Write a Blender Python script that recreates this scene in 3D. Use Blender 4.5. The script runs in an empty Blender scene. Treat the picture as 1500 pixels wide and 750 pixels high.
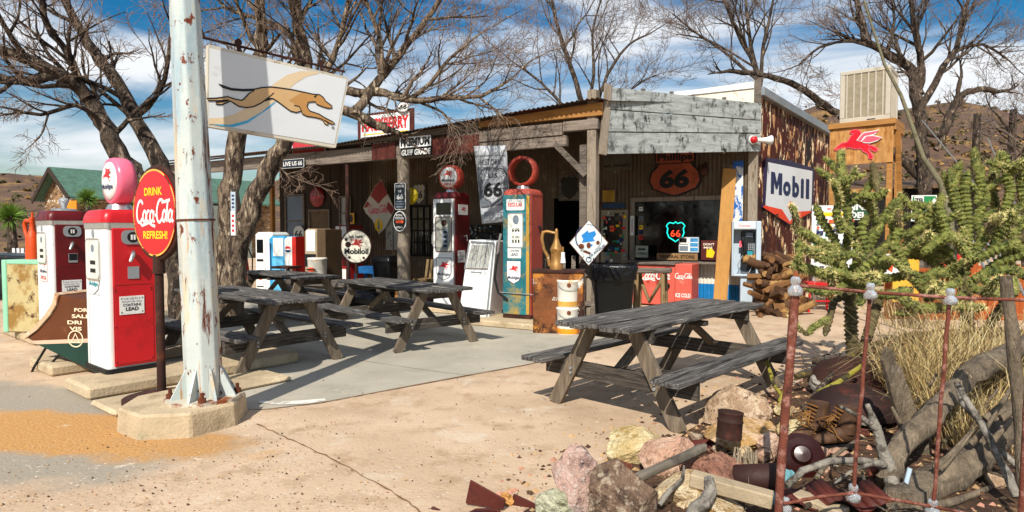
import bpy, math, random
from mathutils import Vector as V, Matrix, noise, geometry
R = math.radians
pi = math.pi
sc = bpy.context.scene
C = sc.collection
F = 910.0
CH = 1.5
PT = math.atan(35 / 910)
CAM = V((0, 0, CH))

# ---------------------------------------------------------------- pixels of the photograph -> places
def ray(px, py):
    a = (px - 750) / F
    b = (375 - py) / F
    c, s = math.cos(PT), math.sin(PT)
    return V((a, c + b * s, b * c - s))
def W(px, py, Y):
    d = ray(px, py)
    return CAM + d * (Y / d.y)
def G(px, py, z=0.0):
    d = ray(px, py)
    return CAM + d * ((z - CH) / d.z)

class Frame:
    """a vertical plane's frame: local x runs along it, y into it, z up"""
    def __init__(s, o, ang):
        s.o = V((o[0], o[1], 0)); s.a = ang
        s.x = V((math.cos(ang), math.sin(ang), 0)); s.y = V((-math.sin(ang), math.cos(ang), 0))
    def hit(s, px, py, y=0.0):
        d = ray(px, py)
        t = ((s.o - CAM).dot(s.y) + y) / d.dot(s.y)
        p = CAM + d * t - s.o
        return (p.dot(s.x), p.z)
    def w(s, x, y, z=0.0):
        return s.o + s.x * x + s.y * y + V((0, 0, z))

# ---------------------------------------------------------------- materials
def lin(h):
    h = h.lstrip('#')
    o = []
    for i in (0, 2, 4):
        c = int(h[i:i + 2], 16) / 255
        o.append(c / 12.92 if c <= .04045 else ((c + .055) / 1.055) ** 2.4)
    return (*o, 1)
MATS = {}
def mat(name, c, rough=.7, metal=0., spec=.35, var=.25, vs=2.5, bump=.12, bs=45, layers=(), stretch=None, rand=0., emit=0., trans=0., bd=.02):
    if name in MATS: return MATS[name]
    m = bpy.data.materials.new(name); m.use_nodes = True
    nt = m.node_tree; N = nt.nodes; L = nt.links
    b = N['Principled BSDF']
    b.inputs['Metallic'].default_value = metal
    b.inputs['Specular IOR Level'].default_value = spec
    tc = N.new('ShaderNodeTexCoord')
    oi = N.new('ShaderNodeObjectInfo')
    add = N.new('ShaderNodeVectorMath'); add.operation = 'ADD'
    L.new(tc.outputs['Object'], add.inputs[0])
    mul = N.new('ShaderNodeMath'); mul.operation = 'MULTIPLY'; mul.inputs[1].default_value = 37.0
    L.new(oi.outputs['Random'], mul.inputs[0]); L.new(mul.outputs[0], add.inputs[1])
    def co(st):
        if not st: return add.outputs[0]
        mp = N.new('ShaderNodeMapping'); mp.inputs['Scale'].default_value = st
        L.new(add.outputs[0], mp.inputs['Vector']); return mp.outputs[0]
    def nz(scale, st, detail=5, ro=.6):
        n = N.new('ShaderNodeTexNoise'); n.inputs['Scale'].default_value = scale
        n.inputs['Detail'].default_value = detail; n.inputs['Roughness'].default_value = ro
        L.new(co(st), n.inputs['Vector']); return n.outputs['Fac']
    def mr(src, a, bb, c0, c1):
        r = N.new('ShaderNodeMapRange'); r.inputs[1].default_value = a; r.inputs[2].default_value = bb
        r.inputs[3].default_value = c0; r.inputs[4].default_value = c1
        L.new(src, r.inputs[0]); return r.outputs[0]
    hs = N.new('ShaderNodeHueSaturation'); hs.inputs['Color'].default_value = lin(c) if isinstance(c, str) else (*c, 1)
    val = mr(nz(vs, stretch), .3, .7, 1 - var, 1 + var)
    if rand:
        mm = N.new('ShaderNodeMath'); mm.operation = 'MULTIPLY'
        L.new(val, mm.inputs[0]); L.new(mr(oi.outputs['Random'], 0, 1, 1 - rand, 1 + rand), mm.inputs[1]); val = mm.outputs[0]
    L.new(val, hs.inputs['Value'])
    cur = hs.outputs['Color']; rg = None
    for ly in layers:
        lc, ls, lo, hi = ly[:4]; st = ly[4] if len(ly) > 4 else stretch
        f = mr(nz(ls, st, 8, .68), lo, hi, 0, 1)
        mx = N.new('ShaderNodeMix'); mx.data_type = 'RGBA'
        L.new(f, mx.inputs[0]); L.new(cur, mx.inputs[6]); mx.inputs[7].default_value = lin(lc)
        cur = mx.outputs[2]; rg = f
    L.new(cur, b.inputs['Base Color'])
    if rg is not None and rough < .7:
        L.new(mr(rg, 0, 1, rough, .9), b.inputs['Roughness'])
    else:
        L.new(mr(nz(vs * 3, stretch), .3, .7, max(.03, rough - .12), min(1, rough + .12)), b.inputs['Roughness'])
    if bump:
        bp = N.new('ShaderNodeBump'); bp.inputs['Strength'].default_value = bump; bp.inputs['Distance'].default_value = bd
        L.new(nz(bs, stretch, 6), bp.inputs['Height']); L.new(bp.outputs[0], b.inputs['Normal'])
    if emit:
        b.inputs['Emission Color'].default_value = lin(c) if isinstance(c, str) else (*c, 1)
        b.inputs['Emission Strength'].default_value = emit
    if trans:
        b.inputs['Transmission Weight'].default_value = trans
        b.inputs['IOR'].default_value = 1.45
    MATS[name] = m
    return m

# ---------------------------------------------------------------- mesh builder
TXT = {}
def tmesh(s, bold=0.0):
    k = (s, bold)
    if k not in TXT:
        cu = bpy.data.curves.new('t', 'FONT'); cu.body = s; cu.offset = bold; cu.resolution_u = 3; cu.fill_mode = 'FRONT'
        o = bpy.data.objects.new('t', cu); C.objects.link(o)
        me = bpy.data.meshes.new_from_object(o)
        vs = [(v.co.x, v.co.y) for v in me.vertices]; fs = [tuple(p.vertices) for p in me.polygons]
        bpy.data.objects.remove(o); bpy.data.curves.remove(cu); bpy.data.meshes.remove(me)
        x0 = min(v[0] for v in vs); x1 = max(v[0] for v in vs); y0 = min(v[1] for v in vs); y1 = max(v[1] for v in vs)
        TXT[k] = (vs, fs, x0, x1, y0, y1)
    return TXT[k]

class MB:
    def __init__(s, m=None):
        s.v = []; s.f = []; s.mi = []; s.ms = []; s.sm = []; s.T = Matrix.Identity(4); s.smooth = False
        s.use(m)
    def use(s, m):
        s.m = m
        if m not in s.ms: s.ms.append(m)
        return s
    def add(s, vs, fs, smooth=None):
        o = len(s.v); k = s.ms.index(s.m); sm = s.smooth if smooth is None else smooth
        s.v += [tuple(s.T @ V(p)) for p in vs]
        for f in fs:
            s.f.append([i + o for i in f]); s.mi.append(k); s.sm.append(sm)
        return s
    def box(s, c, d, M=None):
        x, y, z = d[0] / 2, d[1] / 2, d[2] / 2
        vs = [V((i * x, j * y, k * z)) for i in (-1, 1) for j in (-1, 1) for k in (-1, 1)]
        if M is not None: vs = [M @ p for p in vs]
        vs = [p + V(c) for p in vs]
        return s.add(vs, [(0, 1, 3, 2), (4, 6, 7, 5), (0, 4, 5, 1), (2, 3, 7, 6), (0, 2, 6, 4), (1, 5, 7, 3)])
    def b2(s, a, b):
        return s.box([(a[i] + b[i]) / 2 for i in range(3)], [abs(b[i] - a[i]) for i in range(3)])
    def bar(s, p0, p1, w, h, up=(0, 0, 1)):
        p0 = V(p0); p1 = V(p1); d = (p1 - p0).normalized(); u = V(up); x = d.cross(u)
        if x.length < 1e-4: x = V((1, 0, 0))
        x.normalize(); z = x.cross(d)
        vs = [p + x * (i * w / 2) + z * (k * h / 2) for p in (p0, p1) for i, k in ((-1, -1), (1, -1), (1, 1), (-1, 1))]
        return s.add(vs, [(3, 2, 1, 0), (4, 5, 6, 7), (0, 1, 5, 4), (1, 2, 6, 5), (2, 3, 7, 6), (3, 0, 4, 7)])
    def loft(s, rings, cap=True, smooth=True):
        n = len(rings[0]); vs = [p for r in rings for p in r]; fs = []
        for i in range(len(rings) - 1):
            for j in range(n):
                a = i * n + j; b = i * n + (j + 1) % n
                fs.append((a, b, b + n, a + n))
        s.add(vs, fs, smooth)
        if cap:
            s.add(rings[0], [tuple(reversed(range(n)))], False); s.add(rings[-1], [tuple(range(n))], False)
        return s
    def tube(s, pts, rad, n=6, cap=True, smooth=True):
        pts = [V(p) for p in pts]
        if not hasattr(rad, '__len__'): rad = [rad] * len(pts)
        rings = []; up = None
        for i, p in enumerate(pts):
            d = (pts[min(i + 1, len(pts) - 1)] - pts[max(i - 1, 0)])
            if d.length < 1e-9: d = V((0, 0, 1))
            d.normalize()
            if up is None:
                up = d.cross(V((.31, .17, 1)) if abs(d.z) < .9 else V((1, .2, 0))).normalized()
            else:
                up = up - d * up.dot(d)
                if up.length < 1e-6: up = d.orthogonal()
                up.normalize()
            w = d.cross(up)
            rings.append([p + (up * math.cos(2 * pi * k / n) + w * math.sin(2 * pi * k / n)) * rad[i] for k in range(n)])
        return s.loft(rings, cap, smooth)
    def cyl(s, p0, p1, r0, r1=None, n=14, smooth=True):
        return s.tube([p0, p1], [r0, r0 if r1 is None else r1], n, True, smooth)
    def lathe(s, prof, n=20, c=(0, 0, 0), axis='z', smooth=True, cap=True):
        rings = []
        for r, z in prof:
            rg = []
            for k in range(n):
                a = 2 * pi * k / n; x, y = r * math.cos(a), r * math.sin(a)
                p = (x, y, z) if axis == 'z' else ((x, z, -y) if axis == 'y' else (z, x, y))
                rg.append(V(p) + V(c))
            rings.append(rg)
        return s.loft(rings, cap, smooth)
    def prism(s, poly, y0, y1):
        """poly in (x,z), front at y0 (towards -y), back at y1"""
        a = sum(poly[i][0] * poly[(i + 1) % len(poly)][1] - poly[(i + 1) % len(poly)][0] * poly[i][1] for i in range(len(poly)))
        if a < 0: poly = poly[::-1]
        n = len(poly); f = [V((p[0], y0, p[1])) for p in poly]; b = [V((p[0], y1, p[1])) for p in poly]
        tri = geometry.tessellate_polygon([[V((p[0], p[1], 0)) for p in poly]])
        fs = []
        for t in tri:
            i, j, k = t
            ar = (poly[j][0] - poly[i][0]) * (poly[k][1] - poly[i][1]) - (poly[k][0] - poly[i][0]) * (poly[j][1] - poly[i][1])
            t = (i, j, k) if ar > 0 else (i, k, j)
            fs.append(t); fs.append(tuple(x + n for x in reversed(t)))
        for i in range(n):
            j = (i + 1) % n; fs.append((i, i + n, j + n, j))
        return s.add(f + b, fs, False)
    def flat(s, poly, y):
        tri = geometry.tessellate_polygon([[V((p[0], p[1], 0)) for p in poly]]); fs = []
        for i, j, k in tri:
            ar = (poly[j][0] - poly[i][0]) * (poly[k][1] - poly[i][1]) - (poly[k][0] - poly[i][0]) * (poly[j][1] - poly[i][1])
            fs.append((i, j, k) if ar > 0 else (i, k, j))
        return s.add([(p[0], y, p[1]) for p in poly], fs, False)
    def rect(s, x0, z0, x1, z1, y):
        return s.flat([(x0, z0), (x1, z0), (x1, z1), (x0, z1)], y)
    def ribbon(s, pts, w, y, closed=False):
        n = len(pts); vs = []
        for i in range(n):
            if closed: a, b = pts[i - 1], pts[(i + 1) % n]
            else: a, b = pts[max(0, i - 1)], pts[min(n - 1, i + 1)]
            dx, dz = b[0] - a[0], b[1] - a[1]; l = math.hypot(dx, dz) or 1
            ww = (w[i] if hasattr(w, '__len__') else w) / 2
            vs += [(pts[i][0] - dz / l * ww, y, pts[i][1] + dx / l * ww), (pts[i][0] + dz / l * ww, y, pts[i][1] - dx / l * ww)]
        fs = []
        for i in range(n if closed else n - 1):
            j = (i + 1) % n
            fs.append((2 * i, 2 * i + 1, 2 * j + 1, 2 * j))
        return s.add(vs, fs, False)
    def text(s, t, cx, cz, w=None, h=None, y=-.004, bold=.02, shear=0., rot=0.):
        vs, fs, x0, x1, z0, z1 = tmesh(t, bold)
        sx = (w / (x1 - x0)) if w else None; sz = (h / (z1 - z0)) if h else None
        if sx is None: sx = sz
        if sz is None: sz = sx
        mx, mz = (x0 + x1) / 2, (z0 + z1) / 2; cr, sr = math.cos(rot), math.sin(rot); o = []
        for a, b in vs:
            a = (a - mx) * sx; b = (b - mz) * sz; a += b * shear
            o.append((cx + a * cr - b * sr, y, cz + a * sr + b * cr))
        return s.add(o, fs, False)
    def build(s, name, parent=None, loc=None, bevel=0., seg=1, rotz=None):
        me = bpy.data.meshes.new(name); me.from_pydata(s.v, [], s.f)
        for m in s.ms: me.materials.append(m)
        me.polygons.foreach_set('material_index', s.mi)
        me.polygons.foreach_set('use_smooth', s.sm)
        me.update()
        o = bpy.data.objects.new(name, me); C.objects.link(o)
        if parent: o.parent = parent
        if loc is not None: o.location = loc
        if rotz is not None: o.rotation_euler.z = rotz
        if bevel:
            b = o.modifiers.new('b', 'BEVEL'); b.width = bevel; b.segments = seg; b.limit_method = 'ANGLE'; b.angle_limit = R(40)
        return o

def ell(cx, cz, rx, rz, n=24, a0=0., a1=360.):
    full = abs(a1 - a0 - 360) < 1e-6
    return [(cx + rx * math.cos(R(a0 + (a1 - a0) * k / (n if full else n - 1))), cz + rz * math.sin(R(a0 + (a1 - a0) * k / (n if full else n - 1)))) for k in range(n)]
def rrect(x0, z0, x1, z1, r, n=4):
    o = []
    for cx, cz, a in ((x1 - r, z1 - r, 0), (x0 + r, z1 - r, 90), (x0 + r, z0 + r, 180), (x1 - r, z0 + r, 270)):
        for k in range(n + 1):
            t = R(a + 90 * k / n); o.append((cx + r * math.cos(t), cz + r * math.sin(t)))
    return o

# ---------------------------------------------------------------- objects
def tag(o, label, cat, group=None, kind=None):
    if label: o['label'] = label
    if cat: o['category'] = cat
    if group: o['group'] = group
    if kind: o['kind'] = kind
    return o
def thing(name, label, cat, loc=(0, 0, 0), rotz=0., group=None):
    o = bpy.data.objects.new(name, None); C.objects.link(o); o.empty_display_size = .1
    o.location = loc; o.rotation_euler = (0, 0, rotz)
    return tag(o, label, cat, group)
def solo(name, label, cat, mb, loc=(0, 0, 0), rotz=0., group=None, bevel=0.):
    o = mb.build(name, None, loc, bevel); o.rotation_euler = (0, 0, rotz)
    return tag(o, label, cat, group)
def struct(name, mb, **k):
    o = mb.build(name, **k); o['kind'] = 'structure'; return o
def kids(o):
    return list(o.children)
def dup(o, parent=None, loc=None, rotz=None, label=None):
    c = o.copy(); C.objects.link(c); c.parent = parent
    if loc is not None: c.location = loc
    if rotz is not None: c.rotation_euler.z = rotz
    if label: c['label'] = label
    for ch in KID.get(o.name, []): dup(ch, c)
    return c
KID = {}
def index_kids(o):
    KID[o.name] = [c for c in bpy.data.objects if c.parent == o]
    for c in KID[o.name]: index_kids(c)

# ---------------------------------------------------------------- drawn emblems (in units; width about 1)
PEG_B = [(295,205),(310,182),(365,172),(405,180),(428,215),(415,255),(380,292),(440,318),(500,325),(520,360),(575,372),(620,395),(625,415),(600,430),(560,408),(525,378),(518,420),(540,450),(570,495),(560,522),(530,515),(525,470),(500,445),(460,425),(430,390),(370,398),(300,380),(240,385),(225,412),(210,395),(205,370),(130,420),(105,418),(150,375),(200,335),(250,328),(275,310),(290,285),(310,250),(350,215),(325,210)]
PEG_W = [[(385,300),(440,230),(480,205),(560,195),(650,175),(600,215),(520,240),(470,250),(430,310)], [(440,312),(500,250),(580,245),(685,268),(620,300),(540,325),(470,322)]]
def peg(mb, cx, cz, w, y, m, m2=None, flip=False, rot=0., wing_gap=.0015):
    k = w / 580.; c, s_ = math.cos(rot), math.sin(rot)
    def tr(P):
        o = []
        for a, b in P:
            a = (a - 395) * k * (-1 if flip else 1); b = -(b - 345) * k
            o.append((cx + a * c - b * s_, cz + a * s_ + b * c))
        return o
    mb.use(m); mb.flat(tr(PEG_B), y)
    mb.use(m2 or m)
    for i, wv in enumerate(PEG_W): mb.flat(tr(wv), y - wing_gap * (i + 1))
def coke(mb, cx, cz, w, y, lw=.13):
    k = w / 4.0
    st = [ell(.42, .5, .36, .52, 14, 40, 320), ell(.95, .27, .18, .26, 13, 0, 359), ell(1.36, .27, .18, .26, 10, 50, 310),
          ell(1.75, .27, .18, .26, 13, 0, 359), [(1.95, .52), (1.94, .1), (2.02, .0), (2.1, .06)], [(2.1, .3), (2.25, .33)],
          ell(2.62, .5, .34, .52, 14, 40, 320), ell(3.1, .27, .17, .26, 13, 0, 359), [(3.42, 1.0), (3.36, .7), (3.38, .1), (3.46, .0)],
          ell(3.72, .27, .17, .26, 13, 0, 359), [(3.92, .52), (3.9, .1), (3.98, .0), (4.08, .08)],
          [(.5, -.02), (.75, -.16), (1.1, -.1), (1.5, -.02), (1.9, -.16), (2.2, -.2)], [(2.7, 1.02), (3.0, .9), (3.3, .95), (3.6, .98)]]
    for P in st:
        mb.ribbon([(cx + (a - 2.0 + .18 * b) * k, cz + (b - .42) * k * 1.15) for a, b in P], lw * k * 1.15, y)
def us_shield(cx, cz, w, h):
    P = [(0, .5), (-.12, .42), (-.3, .47), (-.4, .42), (-.5, .3), (-.42, .16), (-.46, -.05), (-.36, -.28), (-.15, -.4), (0, -.5)]
    P = P + [(-a, b) for a, b in reversed(P[1:-1])]
    return [(cx + a * w, cz + b * h) for a, b in P]
def gas_shield(cx, cz, w, h):
    P = [(-.5, .5), (.5, .5), (.5, -.18), (.38, -.36), (0, -.5), (-.38, -.36), (-.5, -.18)]
    return [(cx + a * w, cz + b * h) for a, b in P]
# ---------------------------------------------------------------- palette
white_paint = mat('white_paint', '#dfe2e2', .4, var=.06, bump=.03, layers=[('#8a6a4a', 3, .64, .74), ('#b9b6aa', 9, .6, .75)])
white_clean = mat('white_clean', '#dddedb', .38, var=.06, vs=4, bump=.02, layers=[('#b9b5a8', 5, .6, .8)])
red_paint = mat('red_paint', '#bd1a22', .34, var=.16, bump=.04, bs=6, layers=[('#8c161b', 2.5, .54, .74), ('#d4605c', 14, .66, .72), ('#4a1512', 9, .68, .71)])
maroon_paint = mat('maroon_paint', '#5e0d12', .4, var=.2, bump=.03, layers=[('#3a0a0c', 3, .55, .75)])
pink_glass = mat('pink_globe', '#e56a86', .3, var=.08, bump=.0)
globe_rust = mat('globe_rust', '#a5402f', .5, var=.15, bump=.05, layers=[('#6b2a1e', 6, .58, .7)])
faded_red = mat('faded_red', '#a84a3c', .55, var=.12, bump=.05, layers=[('#7a3a30', 3, .55, .75), ('#8c5a4c', 8, .6, .7)])
teal_paint = mat('teal_paint', '#226c76', .5, var=.22, bump=.06, layers=[('#9c8444', 2.2, .52, .64), ('#3f9aa0', 6, .6, .72)])
mustard_paint = mat('mustard_paint', '#b08a35', .6, var=.2, layers=[('#2d7478', 5, .58, .68)])
chrome = mat('chrome', '#c9c9c6', .25, metal=.9, var=.08, bump=.0)
galv = mat('galvanised', '#9aa0a4', .45, metal=.5, var=.15, bump=.04)
black_rubber = mat('black_rubber', '#121212', .6, var=.2, bump=.02)
black_plastic = mat('black_plastic', '#0d0e10', .42, var=.2, vs=4, bump=.12, bs=8)
black_ink = mat('black_ink', '#0e0f11', .5, var=.05, bump=0)
navy_ink = mat('navy_ink', '#16234d', .45, var=.12, bump=0)
red_ink = mat('red_ink', '#c8202a', .45, var=.1, bump=0)
pale_red_ink = mat('pale_red_ink', '#d6566a', .45, var=.1, bump=0)
orange_ink = mat('orange_ink', '#d8552a', .45, var=.1, bump=0)
yellow_ink = mat('yellow_ink', '#e8bf1c', .45, var=.1, bump=0)
grey_ink = mat('grey_ink', '#6e7a86', .5, var=.1, bump=0)
green_ink = mat('green_ink', '#2c7a4a', .5, var=.1, bump=0)
teal_ink = mat('teal_ink', '#1d8f9c', .5, var=.1, bump=0)
dark_glass = mat('dark_glass', '#0b0d0f', .08, spec=.5, var=.1, bump=0)
dial_white = mat('dial_white', '#cfd4cd', .25, var=.15, vs=6, bump=0)
rust = mat('rust', '#5a2c18', .85, var=.35, vs=6, bump=.4, bs=70, layers=[('#8a4a24', 7, .54, .7), ('#2e1a12', 4, .58, .72)])
dark_rust = mat('dark_rust', '#331a12', .8, var=.4, vs=5, bump=.3, bs=60, layers=[('#5e2f1b', 6, .55, .7)])
red_rust = mat('red_rust', '#4a1c14', .7, var=.35, vs=3, bump=.2, layers=[('#6e3220', 4, .52, .7), ('#24110d', 3, .6, .72)])
rebar = mat('rebar_rust', '#6e3a2a', .8, var=.35, vs=9, bump=.5, bs=90, layers=[('#a3766a', 14, .52, .66), ('#3c1f16', 9, .54, .66)])
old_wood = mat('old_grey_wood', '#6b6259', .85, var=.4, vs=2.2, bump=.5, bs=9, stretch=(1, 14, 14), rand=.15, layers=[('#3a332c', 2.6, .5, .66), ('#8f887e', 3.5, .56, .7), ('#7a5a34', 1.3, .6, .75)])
table_wood_y = mat('weathered_table_wood_cross', '#4d463f', .8, var=.45, vs=2.5, bump=.5, bs=10, stretch=(16, 1, 16), rand=.18, layers=[('#272320', 2.8, .48, .62), ('#857f76', 3.2, .57, .7)])
table_wood = mat('weathered_table_wood', '#565350', .75, var=.5, vs=2.2, bump=.6, bs=8, bd=.03, stretch=(1, 18, 18), rand=.25, layers=[('#242120', 2.4, .48, .6), ('#a09b95', 2.8, .55, .66)])
leg_wood = mat('table_leg_wood', '#6e6253', .8, var=.4, vs=2.5, bump=.5, bs=10, stretch=(9, 9, 1), rand=.2, layers=[('#3b2f25', 2.4, .52, .66), ('#a08a6c', 2.4, .58, .74)])
beam_wood = mat('beam_wood', '#7b7066', .85, var=.35, vs=1.6, bump=.4, bs=9, stretch=(1, 12, 12), layers=[('#4d443c', 1.8, .52, .66)])
yellow_wood = mat('yellow_lumber', '#a0713a', .75, var=.25, vs=1.6, bump=.25, bs=9, stretch=(1, 12, 12), layers=[('#7a4f22', 1.7, .56, .72)])
post_wood = mat('post_wood', '#8d8172', .85, var=.35, vs=2, bump=.5, bs=10, stretch=(8, 8, 1), layers=[('#564a3d', 2, .53, .66), ('#b7ad9e', 3, .6, .72)])
plank_wood = mat('ochre_plank', '#a87a3c', .7, var=.2, vs=2, bump=.2, stretch=(10, 10, 1), layers=[('#8a5a22', 2, .58, .75)])
plywood = mat('plywood', '#b08048', .7, var=.2, vs=2.5, bump=.1, stretch=(3.5, 3.5, .8), layers=[('#8e5820', 2.6, .5, .6), ('#dcae66', 3.2, .58, .7)])
driftwood = mat('driftwood', '#7d6f5c', .85, var=.45, vs=4, bump=.9, bs=22, bd=.03, stretch=(4, 4, 1.3), layers=[('#4a3f34', 3, .44, .66), ('#a89c88', 6, .55, .75)])
grey_twig = mat('grey_twig', '#827c72', .85, var=.4, vs=8, bump=.9, bs=26, bd=.03, layers=[('#3d372f', 9, .47, .6), ('#b3aca0', 14, .58, .7)])
bark = mat('bark', '#8a7864', .9, var=.45, vs=5, bump=1.0, bs=9, bd=.09, stretch=(2.2, 2.2, .6), layers=[('#3a2e25', 5, .44, .54), ('#c4b298', 7, .55, .66)])
dark_bark = mat('dark_bark', '#55483c', .9, var=.45, vs=5, bump=1.0, bs=10, bd=.08, stretch=(2, 2, .7), layers=[('#261e18', 5, .45, .56), ('#9c8a78', 7, .55, .67)])
twig = mat('twig', '#7d695a', .9, var=.3, vs=3, bump=0)
far_twig = mat('far_twig', '#786a62', .9, var=.3, vs=1, bump=0)
concrete = mat('plinth_concrete', '#b3a184', .9, var=.2, vs=3, bump=.5, bs=40, layers=[('#8c7c60', 3.5, .52, .7), ('#d0c0a2', 5, .58, .72), ('#7d7f5e', 2, .62, .75)])
corr_old = mat('old_corrugated', '#625443', .6, metal=.2, var=.3, vs=1.5, bump=.1, layers=[('#5d3b22', 1.6, .53, .66, (2, 2, .5)), ('#a89a82', 3, .6, .72)])
corr_white = mat('white_corrugated', '#d3d1c6', .5, var=.1, bump=.05, layers=[('#8d6a48', 4, .62, .74, (2, 2, .6))])
corr_blue = mat('blue_corrugated', '#1673b0', .45, var=.12, bump=.05, layers=[('#7c8a8a', 5, .63, .72)])
roof_tin = mat('roof_tin', '#5a5049', .5, metal=.4, var=.3, vs=1, bump=.1, layers=[('#6b3a22', 1.2, .52, .66)])
peel_maroon = mat('peeling_maroon', '#45190f', .6, var=.25, vs=1.6, bump=.3, bs=25, layers=[('#1c1110', 1.0, .5, .62, (1.5, 1.5, .5)), ('#b98a5e', 1.5, .55, .58, (4, 4, 1.1)), ('#e0c9a4', 2.4, .57, .60, (4, 4, 1.1))])
peel_white = mat('peeling_white', '#9fa5a3', .8, var=.22, vs=2, bump=.5, bs=14, stretch=(1, 8, 8), layers=[('#858b89', 2.2, .48, .6, (1.2, 6, 6)), ('#4e514f', 2.6, .53, .64, (2.2, 3, 1.2)), ('#232322', 3.0, .57, .64, (2.4, 3, 1.3))])
peel_cream = mat('peeling_cream', '#ddd6c4', .75, var=.1, bump=.2, layers=[('#8d5a38', 2.6, .57, .64, (3, 3, 1.5)), ('#5d3626', 6, .63, .68)])
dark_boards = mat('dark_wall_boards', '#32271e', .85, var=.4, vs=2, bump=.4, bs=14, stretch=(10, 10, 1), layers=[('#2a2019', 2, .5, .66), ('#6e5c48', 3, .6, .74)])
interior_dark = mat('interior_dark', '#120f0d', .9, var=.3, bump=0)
pole_paint = mat('pole_paint', '#b6bfbc', .45, var=.08, vs=3, bump=.12, bs=30, layers=[('#93a9b2', 1.6, .5, .66, (3, 3, .6)), ('#cdb389', 2.2, .54, .68, (3, 3, .5)), ('#b07c46', 3.2, .60, .68, (4, 4, .35)), ('#6b3218', 7, .585, .612, (1.6, 1.6, .9)), ('#5a2c18', 1.3, .62, .66, (3, 3, .35))])
rust_cabinet = mat('rusty_cabinet', '#6e4020', .8, var=.4, vs=5, bump=.4, layers=[('#b5762c', 3, .53, .63), ('#cfc9ba', 3.2, .57, .61), ('#301a10', 4, .5, .58)])
cream_cabinet = mat('cream_rusty_cabinet', '#b3a578', .6, var=.15, vs=3, bump=.15, layers=[('#8a6a34', 3, .49, .62), ('#4a2a16', 5, .54, .62)])
orange_paint = mat('orange_pump_paint', '#d84a14', .5, var=.15, bump=.08, layers=[('#7a2c10', 7, .58, .7)])
brass = mat('old_brass', '#9c7440', .5, metal=.4, var=.3, vs=9, bump=.1, layers=[('#5a2f1a', 9, .55, .66), ('#d8cdb8', 8, .62, .7)])
bucket_white = mat('bucket_white', '#dcd8cc', .4, var=.06, bump=.02, layers=[('#c98a2a', 2.2, .6, .66)])
salmon = mat('faded_cooler_red', '#c4584a', .5, var=.1, vs=2, bump=.04, layers=[('#8d1e1a', 2.4, .6, .65), ('#d98a78', 5, .6, .75)])
pale_blue_metal = mat('pale_blue_metal', '#a9b8c4', .45, var=.06, bump=.03, layers=[('#7d8c98', 4, .62, .75)])
glass_clear = mat('clear_insulator_glass', '#dfe6ea', .06, spec=.5, var=.05, bump=.5, bs=60, trans=.75)
brown_glaze = mat('brown_glaze', '#2a0d0a', .34, var=.1, bump=0)
boot_leather = mat('boot_leather', '#4c3423', .7, var=.3, vs=8, bump=.4, bs=40, layers=[('#6e5138', 7, .55, .7)])
lace_tan = mat('lace_tan', '#7d5628', .8, var=.2, bump=.1)
teal_iron = mat('teal_iron', '#5d8a90', .5, var=.25, vs=9, bump=.3)
cactus_skin = mat('cholla_skin', '#72793a', .8, var=.35, vs=9, bump=1., bs=50, bd=.03, layers=[('#333f1a', 14, .5, .6), ('#a29f52', 16, .56, .66)])
spine_mat = mat('cholla_spine', '#d6c684', .6, var=.2, vs=5, bump=0)
straw = mat('straw', '#b39c68', .8, var=.55, vs=6, bump=0)
yucca_green = mat('yucca_green', '#5c7a2a', .6, var=.35, vs=4, bump=0)
lichen_yellow = mat('lichen_yellow', '#8c8430', .85, var=.3, vs=9, bump=.5, layers=[('#3a3420', 9, .52, .6)])
green_roof = mat('green_shingle', '#4a6a5c', .85, var=.3, vs=5, bump=.3, bs=14, layers=[('#35503f', 9, .52, .66, (1, 1, 5))])
house_stone = mat('house_stone', '#8a6c4c', .85, var=.4, vs=2, bump=.4, layers=[('#4a3626', 2.6, .5, .58, (1, 1, 3)), ('#d8d2c6', 2.2, .58, .62, (1, 1, 3))])

def rock_mat(n, c, l1, l2, sc=3.2):
    return mat('rock_' + n, c, .9, var=.3, vs=sc * 2, bump=1., bs=34, layers=[(l1, sc * 2.2, .47, .6), (l2, sc * 4, .53, .63), (l1, sc * 11, .56, .66), (l2, sc * 22, .58, .66)], bd=.04)

# ---------------------------------------------------------------- camera, light, sky
cam = bpy.data.cameras.new('camera'); co = bpy.data.objects.new('camera', cam); C.objects.link(co)
cam.sensor_width = 36; cam.lens = 36 * F / 1500; cam.clip_end = 2000; cam.clip_start = .05
co.location = CAM; co.rotation_euler = (pi / 2 - PT, 0, 0); sc.camera = co
SUN_EL, SUN_AZ = R(43), R(16)          # light travels towards (sin az, cos az)
sl = bpy.data.lights.new('sun', 'SUN'); sl.energy = 4.9; sl.angle = R(.5); sl.color = (1, .93, .82)
so = bpy.data.objects.new('sun', sl); C.objects.link(so)
sd = V((math.sin(SUN_AZ) * math.cos(SUN_EL), math.cos(SUN_AZ) * math.cos(SUN_EL), -math.sin(SUN_EL)))
so.rotation_euler = sd.to_track_quat('-Z', 'Y').to_euler(); so.location = (-5, -15, 15)
w = bpy.data.worlds.new('World'); sc.world = w; w.use_nodes = True
nt = w.node_tree; N = nt.nodes; L = nt.links; bg = N['Background']
sky = N.new('ShaderNodeTexSky'); sky.sky_type = 'NISHITA'; sky.sun_disc = False
sky.sun_elevation = SUN_EL; sky.sun_rotation = pi + SUN_AZ; sky.air_density = 1.2; sky.dust_density = .6; sky.ozone_density = 2.5
tc = N.new('ShaderNodeTexCoord'); mp = N.new('ShaderNodeMapping'); mp.inputs['Scale'].default_value = (.9, 1.3, 4.2); mp.inputs['Rotation'].default_value = (0, R(14), R(30))
L.new(tc.outputs['Generated'], mp.inputs['Vector'])
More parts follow.
